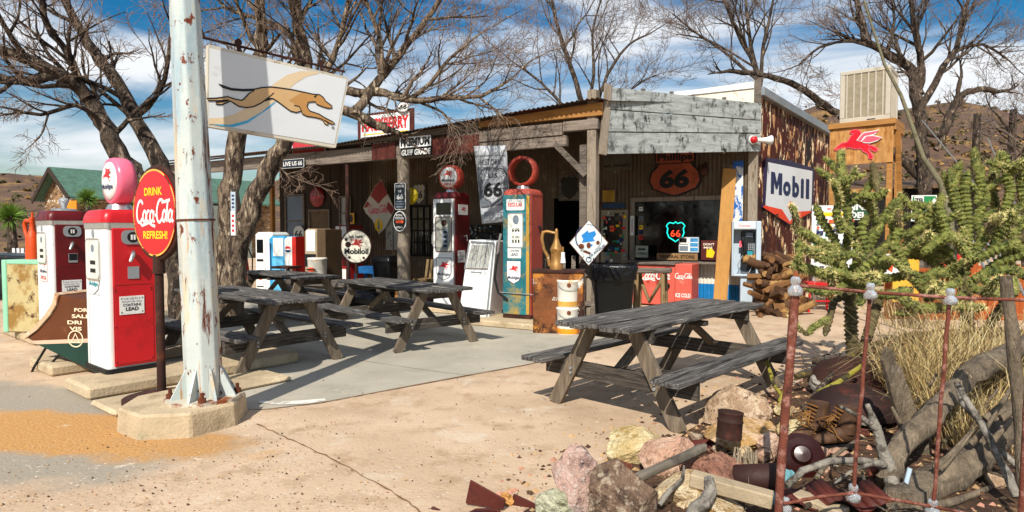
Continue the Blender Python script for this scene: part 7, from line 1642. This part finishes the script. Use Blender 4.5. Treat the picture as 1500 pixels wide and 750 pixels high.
# scrap irons at lower edge
p = G(700, 742); t = thing('scrap_bracket', 'bent brown rusty bracket at the lower edge of the ground', 'scrap iron', (p.x, p.y, 0), R(-20)); sc1 = Frame((p.x, p.y), R(-20)); sq = lambda x, y: sc1.hit(x, y)
mb = MB(red_rust); mb.prism([sq(*a) for a in ((690, 702), (742, 731), (738, 745), (683, 736))], -.015, .0); mb.build('upper_plate', t, bevel=.004)
mb = MB(red_rust); mb.prism([sq(*a) for a in ((646, 730), (656, 734), (672, 742), (690, 742), (708, 733), (740, 732), (752, 748), (752, 770), (638, 765), (640, 748))], -.12, -.10); pf = mb.build('front_plate', t, bevel=.004); mb = MB(black_ink); x, z = sq(651, 746); mb.lathe([(.012, -.122), (.012, -.118), (0, -.118)], 10, (x, 0, z), 'y'); mb.build('hole', pf)
mb = MB(mat('blued_steel', '#27303c', .35, metal=.6, var=.3, bump=.1, layers=[('#5c3420', 4, .54, .66)])); x, z = sq(722, 752); mb.lathe([(.05, -.2), (.13, -.2), (.14, -.16), (.13, -.14), (.05, -.14)], 28, (x, 0, z - .06), 'y'); mb.build('blued_disc', t); mb = MB(brass); mb.lathe([(.018, -.205), (.018, -.2), (0, -.21)], 10, (x, 0, z + .03), 'y'); mb.build('rivet', t)
mb = MB(red_rust); mb.prism([sq(*a) for a in ((744, 733), (800, 760), (800, 775), (740, 755))], .08, .1); mb.build('rear_plate', t, bevel=.004)
# weathered picket board, upright
b_ = W(1358, 690, 3.9); t_ = W(1308, 516, 4.3); fr = Frame((b_.x, 4.0), R(8)); pt = lambda a, y: fr.hit(a, y)
mb = MB(driftwood); mb.prism([pt(*a) for a in ((1294, 528), (1301, 508), (1312, 518), (1312, 530), (1322, 540), (1326, 552), (1376, 690), (1338, 692))], 0, .04); solo('picket_board', 'grey weathered picket board with a notched tip leaning in the bed', 'board', mb, (b_.x, 4.0, 0), fr.a, None, .006)
# large driftwood arch with fork
arch = [(1302, 712, 3.35), (1312, 668, 3.45), (1336, 634, 3.6), (1366, 606, 3.75), (1396, 570, 3.95), (1424, 545, 4.1), (1456, 526, 4.3), (1500, 506, 4.6), (1540, 500, 4.8)]
t = thing('driftwood_limb', 'thick arching grey driftwood limb with a forked root end', 'driftwood', WB(*arch[0]), 0)
mb, o_ = wood_piece('', '', '', arch, (38, 36), driftwood, 11, 4); mb.build('stem', t)
for pts, wp in ((((1305, 690, 3.38), (1292, 655, 3.4), (1282, 620, 3.45), (1270, 592, 3.5)), (24, 8)), (((1284, 628, 3.44), (1262, 612, 3.4), (1232, 596, 3.35)), (14, 5)), (((1300, 682, 3.38), (1262, 674, 3.3), (1215, 676, 3.25), (1175, 690, 3.2), (1152, 712, 3.15)), (13, 11)), (((1304, 705, 3.33), (1318, 722, 3.25), (1312, 745, 3.2)), (24, 14)), (((1275, 680, 3.3), (1245, 692, 3.25), (1222, 708, 3.2)), (8, 4))):
    m2, o2 = wood_piece('', '', '', pts, wp, grey_twig, 8, 6); m2.v = [tuple(V(v) + o2 - o_) for v in m2.v]; m2.build('root_fork', t)
stp = [(1318, 745, 3.2), (1350, 722, 3.3), (1392, 705, 3.4), (1436, 668, 3.55), (1466, 632, 3.7), (1484, 598, 3.8)]
t = thing('driftwood_stump', 'broad split driftwood trunk lying at the bottom of the bed', 'driftwood', WB(*stp[0])); mb, o_ = wood_piece('', '', '', stp, (66, 52), driftwood, 12, 8); mb.build('log', t)
rng = random.Random(13)
for k in range(7):
    a = stp[2 + k % 3]; x0 = a[0] + rng.uniform(-30, 20); y0 = a[1] - 26; m2, o2 = wood_piece('', '', '', ((x0, y0 + 8, a[2] - .1), (x0 + 22, y0 - 12, a[2] - .1), (x0 + 48 + rng.uniform(-8, 8), y0 - 40 - rng.uniform(0, 12), a[2])), (13, 4), driftwood, 5, k); m2.v = [tuple(V(v) + o2 - o_) for v in m2.v]; m2.build('splinter', t)
wood('dead_stick', 'pale straight stick leaning over the driftwood trunk', 'stick', ((1404, 566, 3.6), (1440, 625, 3.4), (1468, 680, 3.25), (1490, 728, 3.15)), (10, 15), grey_twig, 7, 3)
wood('dead_stick', 'curved bluish grey stick beside the straight one', 'stick', ((1402, 560, 3.75), (1410, 592, 3.7), (1440, 622, 3.65), (1452, 650, 3.6), (1500, 690, 3.5)), (9, 12), grey_twig, 7, 5)
wood('timber_stake', 'weathered pale stake standing at the far end of the iron fence', 'stake', ((1502, 720, 3.3), (1494, 600, 3.35), (1483, 490, 3.4), (1474, 404, 3.45)), (24, 19), driftwood, 6, 9)
wood('dead_branch', 'short dark branch lying under the cholla', 'branch', ((1190, 528, 6.2), (1210, 530, 6.15), (1240, 524, 6.1)), (12, 9), dark_bark, 7, 2)
wood('dead_branch', 'long lichen-covered branch crossing in front of the cholla base', 'branch', ((1165, 552, 5.6), (1200, 545, 5.7), (1232, 532, 5.8), (1256, 512, 5.9)), (9, 13), mat('lichen_bark', '#4c4028', .9, var=.4, bump=.8, layers=[('#8c7c22', 9, .56, .66)]), 7, 5)
wood('dead_branch', 'dark branch propped between the long branch and the bed', 'branch', ((1180, 600, 5.0), (1200, 570, 5.2), (1222, 545, 5.5)), (9, 9), dark_bark, 7, 5)
wood('cholla_segment', 'fallen yellow-green cholla segment on the rusty hood', 'cactus piece', ((1200, 575, 4.9), (1225, 562, 5.0), (1262, 536, 5.2)), (9, 8), lichen_yellow, 8, 5)
wood('cholla_segment', 'fallen yellow cholla segment by the picnic table foot', 'cactus piece', ((1124, 530, 5.7), (1132, 560, 5.4), (1146, 582, 5.2)), (7, 6), lichen_yellow, 8, 7)
wood('cholla_segment', 'yellow lichened stub beside the rusty fence post', 'cactus piece', ((1143, 590, 4.9), (1152, 565, 5.0), (1158, 545, 5.05)), (10, 8), lichen_yellow, 8, 8)
for k, (a, b_, c_, wp) in enumerate((((1196, 700), (1222, 668), (1262, 640), (9, 5)), ((1345, 660), (1322, 625), (1306, 596), (10, 5)), ((1400, 716), (1372, 700), (1330, 698), (10, 6)), ((1446, 590), (1412, 622), (1380, 650), (12, 7)), ((1290, 742), (1270, 715), (1262, 690), (9, 4)), ((1360, 742), (1400, 735), (1450, 715), (14, 9)), ((1470, 700), (1440, 690), (1400, 684), (9, 5)), ((1210, 640), (1250, 620), (1290, 624), (8, 4)), ((1420, 640), (1438, 600), (1462, 570), (10, 5)), ((1480, 640), (1490, 600), (1505, 560), (12, 8)), ((1330, 600), (1352, 580), (1372, 548), (8, 4)), ((1262, 724), (1240, 700), (1226, 690), (8, 4)), ((1180, 742), (1205, 730), (1240, 728), (9, 6)), ((1390, 610), (1430, 590), (1480, 588), (11, 6)))):
    Yb = 3.3 + (742 - a[1]) / 130; wood('dead_branch', 'thin grey dead branch in the tangle behind the iron fence', 'branch', (a + (Yb,), b_ + (Yb + .02,), c_ + (Yb + .05,)), wp, rng.choice((grey_twig, driftwood, dark_bark)), 7, 100 + k)['group'] = 'dead branches tangled in the bed'
# dark rusty hood and sheets
def dome(name, label, cat, px, py, Y, wx, hx, m, seed=1, dpt=.8):
    c = WB(px, py, Y, .15); k = c.y / F; mb = MB(m); rng = random.Random(seed); rings = []
    for j in range(7):
        a = j / 6 * pi / 2; rings.append([V((math.cos(a) * wx * k / 2 * math.cos(2 * pi * i / 22) * rng.uniform(.97, 1.03), math.cos(a) * wx * k / 2 * dpt * math.sin(2 * pi * i / 22), math.sin(a) * hx * k)) for i in range(22)])
    mb.loft(rings); o = solo(name, label, cat, mb, (c.x, c.y, c.z)); return o
dome('rusty_fender', 'rounded dark rusty fender lying below the cholla', 'fender', 1245, 562, 5.6, 118, 40, dark_rust, 1)
dome('rusty_tub', 'large upturned rusty tub behind the boots', 'tub', 1250, 606, 5.0, 130, 44, mat('hood_rust', '#24110c', .7, var=.35, vs=3, bump=.2, layers=[('#5c2818', 3, .54, .7)]), 2)
dome('rusty_drum_end', 'dark drum end resting behind the driftwood trunk', 'drum', 1440, 560, 4.9, 110, 40, dark_rust, 3)
for (a, b_, lb_) in (((1140, 738, 3.2), (1310, 742, 3.05), 'dark rusty sheet lying under the bottom rail of the iron fence'),):
    p, q_ = WB(*a), WB(*b_); mb = MB(red_rust); n_ = 16
    for i in range(n_):
        x0 = (q_ - p) * (i / n_); x1 = (q_ - p) * ((i + 1) / n_); z0 = .03 * math.sin(i * .9); z1 = .03 * math.sin((i + 1) * .9); mb.add([x0 + V((0, 0, z0)), x1 + V((0, 0, z1)), x1 + V((0, .22, z1 + .02)), x0 + V((0, .22, z0 + .02))], [(0, 1, 2, 3)], True)
    o = solo('rusty_sheet', lb_, 'scrap sheet', mb, p); s_ = o.modifiers.new('s', 'SOLIDIFY'); s_.thickness = .006
# boots
def boot(label, px, py, Y, yaw):
    c = WB(px, py, Y, .02); t = thing('boot', label, 'boot', c, yaw, 'pair of old boots')
    mb = MB(boot_leather); secs = [(-.14, .05, .035, .035), (-.13, .0, .06, .05), (-.05, .0, .075, .05), (.03, .0, .075, .055), (.09, .0, .055, .06), (.1, .0, .05, .05)]
    rings = []
    for x, hw_, hh in ((-.17, .025, .035), (-.15, .045, .06), (-.09, .052, .075), (-.02, .048, .10), (.05, .045, .13), (.1, .04, .12), (.115, .03, .1)):
        rings.append([V((x, hw_ * math.cos(2 * pi * k / 14), .012 + max(0, hh * .5 + hh * .5 * math.sin(2 * pi * k / 14)))) for k in range(14)])
    mb.loft(rings); mb.tube([(.06, 0, .08), (.065, 0, .14), (.07, 0, .2), (.075, 0, .25)], [.058, .06, .062, .066], 14, False); mb.tube([(.075, 0, .25), (.07, 0, .15)], [.06, .05], 14, True); mb.build('upper', t)
    mb = MB(black_rubber); mb.prism([(a, b2_) for a, b2_ in rrect(-.175, -.05, .12, .05, .045)], 0, .02); mb.v = [(x, z, -.012 + y) for x, y, z in mb.v]; mb.build('sole', t)
    mb = MB(lace_tan); rng = random.Random(int(px))
    for k in range(7):
        z = .1 + .022 * k; x = .0 + .004 * k - .05 * (1 - k / 7); mb.tube([(x - .01, -.045, z), (x - .025, 0, z + .012), (x - .01, .045, z + .004)], .005, 5)
    for k in range(5): mb.tube([(-.01, 0, .2), (-.06 - .01 * k, rng.uniform(-.08, .08), .16), (-.05, rng.uniform(-.1, .1), .1), (-.03, rng.uniform(-.1, .1), .06)], .0045, 5)
    mb.build('laces', t)
boot('old brown laced boot next to the brown insulator', 1188, 645, 4.1, R(25)); boot('old brown laced boot with a dark sole, nearer the driftwood fork', 1226, 652, 4.0, R(8))
# brown ribbed insulator, teal iron coupling
c = WB(1172, 668, 3.75, .22); t = thing('ceramic_insulator', 'glossy dark brown ribbed ceramic insulator lying beside the boots', 'insulator', c, 0); mb = MB(brown_glaze); k = 3.75 / F
prof = []
for i, (r, z) in enumerate(((.0, -.1), (.09, -.1), (.12, -.085), (.12, -.07), (.085, -.06), (.085, -.05), (.12, -.035), (.12, -.02), (.085, -.01), (.085, .0), (.13, .015), (.13, .03), (.1, .045), (.06, .06), (.045, .09), (.0, .095))): prof.append((r, z))
mb.T = Matrix.Rotation(R(62), 4, 'X') @ Matrix.Rotation(R(-14), 4, 'Y'); mb.lathe(prof, 32, smooth=False); mb.build('body', t)
mb = MB(teal_iron); mb.tube([WB(1152, 692, 3.5) - c, WB(1150, 706, 3.45) - c, WB(1138, 712, 3.4) - c], .03, 10); mb.tube([WB(1133, 700, 3.44) - c, WB(1160, 694, 3.5) - c], .022, 10); mb.tube([WB(1140, 712, 3.4) - c, WB(1130, 735, 3.3) - c], .022, 10); solo('iron_coupling', 'teal painted iron pipe coupling beside the ribbed insulator', 'pipe coupling', mb, c)
mb = MB(mat('rusted_drum', '#2c1510', .7, var=.3, bump=.2)); q_ = WB(1108, 700, 3.4, .15); mb.lathe([(.06, -.12), (.075, -.11), (.075, .11), (.06, .12), (0, .12)], 20); o = solo('rusty_canister', 'dark rusty canister lying behind the near fence post', 'canister', mb, q_); o.rotation_euler = (R(80), 0, R(70))
q_ = WB(1092, 692, 3.6, .2); mb = MB(mat('frayed_rope', '#8a7c68', .95, var=.4, bump=.6)); rng = random.Random(3)
for k in range(22): a = V((rng.uniform(-.06, .06), rng.uniform(-.03, .03), rng.uniform(.08, .14))); mb.tube([a, a + V((rng.uniform(-.02, .02), -.01, -.09)), a + V((rng.uniform(-.03, .03), 0, -.2))], [.006, .008, .004], 5)
solo('frayed_rope', 'frayed grey rope bundle hanging over the stones', 'rope', mb, q_)
q_ = WB(1318, 722, 3.2, .1); mb = MB(mat('plastic_tube', '#a9bccc', .3, var=.1)); mb.cyl((0, 0, -.08), V((.05, 0, .13)), .012, n=8); solo('plastic_tube', 'thin pale blue tube by the root fork', 'tube', mb, q_)

# ---------------------------------------------------------------- iron fence with glass insulators
fb = W(1140, 768, 2.95); t = thing('iron_fence', 'rusty iron rod fence with clear glass insulators at its joints', 'fence', (fb.x, fb.y, 0)); o0 = V((fb.x, fb.y, 0))
FY = 3.0
top = [(1165, 418, FY), (1275, 428, FY), (1392, 436, FY), (1540, 441, FY)]; bot = [(1138, 790, FY - .04), (1250, 722, FY - .02), (1367, 742, FY - .02)]
br_ = [(1148, 738, FY - .03), (1200, 728, FY - .03), (1250, 722, FY - .02), (1310, 732, FY - .02), (1367, 742, FY - .02), (1500, 770, FY)]
def pole_(a, b_, r, nm):
    rng = random.Random(int(a[0])); P = [W(*a).lerp(W(*b_), i / 10) - o0 + V((rng.uniform(-1, 1), rng.uniform(-1, 1), 0)) * .0035 for i in range(11)]; mb = MB(rebar); mb.tube(P, [r * rng.uniform(.92, 1.08) for _ in P], 9); mb.build(nm, t)
pole_((1165, 412, FY), bot[0], .021, 'post'); pole_((1275, 420, FY), bot[1], .0095, 'post'); pole_((1391, 432, FY), bot[2], .0095, 'post'); pole_((1516, 440, FY), (1496, 760, FY), .018, 'post')
for a, b_ in zip(top, top[1:]): pole_(a, b_, .0085, 'rail')
for a, b_ in zip(br_, br_[1:]): pole_(a, b_, .008, 'rail')
def insul(px, py, s, dn=False):
    c_ = W(px, py, FY - .01) - o0; mb = MB(glass_clear); pr = [(.0, .05), (.016, .048), (.022, .04), (.024, .02), (.018, .012), (.02, .004), (.032, -.006), (.036, -.02), (.034, -.042), (.026, -.044), (.02, -.03)]
    if dn: pr = [(r, z * .95) for r, z in pr]
    mb.lathe([(r * s, z * s) for r, z in pr], 18, c_); mb.build('insulator', t)
insul(1165, 420, 1.0); insul(1275, 427, .85); insul(1392, 435, .85); insul(1151, 740, .8); insul(1250, 722, .95, True); insul(1366, 744, .95, True)
mb = MB(rust); c_ = W(1166, 404, FY) - o0; mb.lathe([(.018, -.02), (.014, 0), (.008, .02), (.0, .025)], 10, c_); mb.build('post_tip', t)

# ---------------------------------------------------------------- cholla cactus and dry grass
def cholla(name, label, base, arms, seed, fill):
    rng = random.Random(seed); t = thing(name, label, 'cactus', base, 0, 'cholla cacti'); o_ = V(base); mb = MB(cactus_skin); spn = MB(spine_mat); old = MB(mat('cholla_trunk', '#5a5136', .9, var=.4, vs=8, bump=.9, bs=40, layers=[('#8a8558', 9, .55, .66)]))
    def seg(P, r, m_=None, spines=True):
        Q = []
        for i in range(len(P) - 1):
            n_ = max(2, int((P[i + 1] - P[i]).length / .022))
            for j in range(n_): Q.append(P[i].lerp(P[i + 1], j / n_))
        Q.append(P[-1]); Q = [q_ + V((rng.uniform(-1, 1), rng.uniform(-1, 1), rng.uniform(-1, 1))) * r * .07 for q_ in Q]
        n_ = len(Q); rad = [r * (1 + (.2 if i % 2 else -.14)) * (.8 + .2 * min(1, i / 3)) * (1 if i < n_ - 3 else (n_ - i) / 3.2 * .9 + .1) for i in range(n_)]
        (m_ or mb).tube(Q, rad, 8)
        if spines:
            for i in range(0, n_):
                d = (Q[min(i + 1, n_ - 1)] - Q[max(0, i - 1)]).normalized()
                for k in range(14):
                    a = rng.uniform(0, 2 * pi); u = d.orthogonal().normalized(); u.rotate(Matrix.Rotation(a, 3, d)); tip = (u + d * rng.uniform(-.3, .9)).normalized(); b_ = Q[i] + u * rad[i] * .85; w_ = d.cross(u) * .0022; l = rng.uniform(.02, .05)
                    spn.add([b_ - w_, b_ + w_, b_ + tip * l], [(0, 1, 2)], False)
        return Q
    tips = []
    for a in arms:
        P = [W(*p[:2], base[1] + p[2]) - o_ for p in a[0]]; r = a[1] * base[1] / F / 2 * .86
        if len(a) > 2: seg(P, r, old, False)
        else:
            Q = seg(P, r); tips.append((Q, r))
    for (Q, r) in list(tips):
        for k in range(fill if (Q[-1] + o_).x / (Q[-1] + o_).y * F + 750 > 1205 else 1):
            i = rng.randrange(len(Q) // 4, len(Q)); d = (Q[min(i + 1, len(Q) - 1)] - Q[max(0, i - 1)]).normalized(); ax = d.orthogonal(); ax.rotate(Matrix.Rotation(rng.uniform(0, 6.28), 3, d)); e = d.copy(); e.rotate(Matrix.Rotation(R(rng.uniform(35, 75)), 3, ax)); e = (e + V((0, 0, rng.uniform(-.1, .45)))).normalized()
            L_ = rng.uniform(.14, .38); p0 = Q[i]; p1 = p0 + e * L_ * .5; p2 = p1 + (e + V((rng.uniform(-.2, .2), rng.uniform(-.2, .2), .22))).normalized() * L_ * .5; q2 = seg([p0, p1, p2], r * rng.uniform(.72, .95), old if rng.random() < .13 else None)
            if rng.random() < .55:
                for z in range(rng.choice((1, 2))):
                    e2 = (e + V((rng.uniform(-.9, .9), rng.uniform(-.9, .9), rng.uniform(-.2, .7)))).normalized(); seg([q2[-3], q2[-3] + e2 * rng.uniform(.08, .2)], r * .72)
    mb.v = [tuple(V(v) + V((rng.uniform(-1, 1), rng.uniform(-1, 1), rng.uniform(-1, 1))) * .0045) for v in mb.v]; mb.sm = [False] * len(mb.sm)
    mb.build('stem', t); spn.build('spines', t); old.build('trunk', t)
by = 6.3; bz = W(1250, 520, by).z
cholla('cholla_cactus', 'sprawling olive cholla cactus with many spiny arms behind the iron fence', (W(1250, 520, by).x, by, bz), [
    ([(1252, 540, 0), (1248, 500, 0), (1246, 455, 0), (1244, 415, 0)], 20, 'old'), ([(1243, 430, 0), (1222, 440, -.1), (1214, 470, -.15), (1208, 492, -.2)], 11, 'old'), ([(1262, 520, 0), (1278, 470, .2), (1290, 430, .3)], 16, 'old'), ([(1214, 466, -.15), (1190, 480, -.3), (1183, 490, -.35)], 10),
    ([(1246, 420, 0), (1232, 385, 0), (1215, 362, -.1), (1190, 348, -.2), (1164, 334, -.3)], 14), ([(1232, 388, 0), (1205, 380, -.2), (1180, 365, -.3), (1166, 357, -.4)], 13), ([(1240, 410, 0), (1215, 405, -.2), (1190, 396, -.3), (1160, 388, -.4)], 15), ([(1244, 418, 0), (1222, 350, .1), (1205, 325, .1), (1194, 300, .1)], 14),
    ([(1238, 380, .1), (1244, 330, .1), (1240, 300, .1), (1238, 276, .1), (1239, 256, .1)], 15), ([(1244, 300, .1), (1262, 285, 0), (1282, 290, -.1), (1300, 278, -.2)], 14), ([(1236, 272, .1), (1228, 266, 0), (1234, 256, 0)], 15), ([(1250, 420, .1), (1268, 375, .2), (1285, 335, .2), (1300, 312, .2), (1318, 290, .2)], 15), ([(1285, 335, .2), (1275, 305, .2), (1290, 275, .2)], 13),
    ([(1258, 425, .2), (1290, 395, .3), (1315, 372, .4), (1340, 345, .4), (1352, 325, .4)], 15), ([(1315, 372, .4), (1335, 360, .2), (1362, 352, .1)], 14), ([(1232, 340, 0), (1225, 310, -.1), (1232, 292, -.1)], 13), ([(1262, 400, .2), (1300, 408, .2), (1335, 402, .2), (1370, 410, .3)], 14), ([(1210, 395, -.2), (1235, 400, -.3), (1262, 412, -.4), (1290, 415, -.4)], 14),
    ([(1244, 415, -.2), (1270, 430, -.4), (1305, 432, -.5), (1335, 425, -.5)], 15), ([(1246, 400, -.1), (1268, 365, -.2), (1262, 335, -.2), (1270, 315, -.2)], 14), ([(1285, 380, .1), (1310, 345, .1), (1306, 318, .1)], 14), ([(1225, 378, -.2), (1250, 372, -.3), (1280, 385, -.3), (1300, 376, -.3)], 13), ([(1244, 408, -.2), (1228, 425, -.3), (1200, 428, -.4), (1180, 420, -.4)], 13), ([(1262, 395, -.1), (1275, 350, -.2), (1292, 330, -.2)], 14),
], 5, 2)
bz2 = .35
cholla('cholla_cactus', 'dense cholla cactus beside the pale stake, its arms rising above the hillside', (W(1420, 520, 6.6).x, 6.6, bz2), [
    ([(1420, 560, 0), (1418, 500, 0), (1415, 440, 0), (1410, 400, 0)], 20, 'old'), ([(1420, 520, 0), (1460, 460, 0), (1490, 420, 0)], 16, 'old'), 
    ([(1412, 410, 0), (1418, 360, 0), (1416, 310, 0), (1412, 275, 0), (1418, 250, 0)], 15), ([(1416, 340, 0), (1402, 305, 0), (1396, 272, 0)], 14), ([(1410, 400, 0), (1380, 370, -.1), (1372, 330, -.1), (1365, 305, -.1)], 14), ([(1412, 395, 0), (1440, 350, 0), (1470, 320, 0), (1500, 300, 0), (1520, 285, 0)], 16), ([(1470, 320, 0), (1480, 280, 0), (1474, 240, 0), (1468, 222, 0)], 15), ([(1440, 350, 0), (1430, 320, .1), (1448, 285, .1)], 14),
    ([(1408, 385, 0), (1440, 375, -.2), (1475, 360, -.3), (1505, 350, -.3)], 15), ([(1405, 405, 0), (1370, 398, -.2), (1345, 415, -.3)], 14), ([(1408, 410, 0), (1380, 425, -.2), (1355, 440, -.3)], 14), ([(1412, 420, 0), (1445, 400, -.2), (1480, 395, -.3), (1510, 405, -.3)], 15), ([(1500, 300, 0), (1496, 265, 0), (1502, 240, 0)], 14), ([(1400, 390, .1), (1360, 365, .2), (1330, 375, .3), (1300, 360, .3)], 14),
    ([(1415, 430, -.2), (1390, 450, -.4), (1350, 452, -.5), (1320, 440, -.5)], 15), ([(1418, 420, -.3), (1450, 430, -.5), (1490, 428, -.5)], 15), ([(1360, 430, -.2), (1330, 400, -.3), (1310, 360, -.3), (1318, 330, -.3)], 14), ([(1420, 380, -.2), (1400, 350, -.3), (1385, 345, -.4), (1350, 372, -.4)], 14), ([(1450, 372, 0), (1462, 345, 0), (1490, 340, 0), (1500, 315, 0)], 14), ([(1440, 400, -.1), (1462, 385, -.2), (1485, 372, -.2), (1515, 375, -.2)], 15), ([(1455, 345, .2), (1458, 300, .3), (1450, 262, .3)], 14), ([(1395, 372, -.2), (1372, 358, -.2), (1350, 330, -.2), (1340, 305, -.2)], 14), ([(1430, 300, .1), (1438, 275, .1), (1432, 250, .1)], 13), ([(1510, 330, 0), (1480, 318, 0), (1452, 322, 0)], 14),
], 9, 3)
# dry grass tussocks
straw_p = mat('straw_pale', '#cdbb8c', .8, var=.3, vs=6, bump=0); straw_d = mat('straw_dark', '#7a5f38', .85, var=.4, vs=6, bump=0)
rng = random.Random(60)
def tuft(label, px, py, Y, n_, hgt, sprd):
    c = WB(px, py, Y, -.02); mb = MB(straw)
    for k in range(n_):
        a = rng.uniform(0, 2 * pi); r = rng.uniform(0, sprd); p = V((r * math.cos(a), r * math.sin(a), 0)); h = hgt * rng.uniform(.5, 1.1); mb.use(rng.choice((straw, straw, straw_p, straw_d))); ln = V((math.cos(a) * rng.uniform(-.1, .8), math.sin(a) * rng.uniform(-.1, .8), 1)).normalized(); w_ = V((rng.uniform(-1, 1), rng.uniform(-1, 1), 0)).normalized() * .0022; bend = V((rng.uniform(-.6, .6), rng.uniform(-.6, .6), rng.uniform(-.75, -.02))) * h
        q0, q1, q2, q3 = p, p + ln * h * .4, p + ln * h * .75 + bend * .3, p + ln * h + bend; mb.add([q0 - w_, q0 + w_, q1 + w_ * .9, q1 - w_ * .9, q2 + w_ * .7, q2 - w_ * .7, q3], [(0, 1, 2, 3), (3, 2, 4, 5), (5, 4, 6)], True)
    solo('grass_tussock', label, 'grass', mb, c, 0, 'dry straw grass tussocks')
tuft('tall straw tussock between the picket board and the driftwood arch', 1372, 585, 4.9, 700, .95, .34); tuft('straw tussock under the second cholla, next to the pale stake', 1440, 560, 5.3, 650, .95, .36); tuft('low straw tussock at the picket board tip', 1325, 560, 5.2, 300, .55, .22); tuft('sparse straw tussock behind the driftwood trunk', 1420, 650, 4.4, 420, .75, .3); tuft('straw tussock against the plank fence', 1330, 480, 8.2, 300, .8, .4)
tuft('wiry straw tussock at the edge of the bed, right of the stake', 1495, 600, 4.6, 260, .7, .2)
# spiky yuccas on the far left
def yucca(label, px, py, Y, rpx):
    c = W(px, py, Y); t = thing('yucca', label, 'yucca', (c.x, c.y, 0), 0, 'yuccas beyond the pumps'); r = rpx * Y / F; mb = MB(yucca_green); rng = random.Random(int(px))
    for k in range(240):
        d = V((rng.gauss(0, 1), rng.gauss(0, 1), rng.gauss(.25, 1))).normalized(); s = d.orthogonal().normalized() * r * .05; b_ = V((0, 0, c.z)) + d * r * .12; mb.add([b_ - s, b_ + s, b_ + d * r * rng.uniform(.75, 1.1)], [(0, 1, 2)])
    mb.build('crown', t); mb = MB(dark_bark); mb.tube([(0, 0, 0), (.05, 0, c.z * .5), (0, 0, c.z)], [r * .3, r * .28, r * .25], 8); mb.build('trunk', t)
yucca('bright green spiky yucca above the orange hand pump', 15, 318, 20, 24); yucca('spiky yucca between the maroon pump and the pink globe', 129, 291, 22, 17); yucca('spiky yucca partly hidden behind the pink globe', 190, 300, 24, 18)
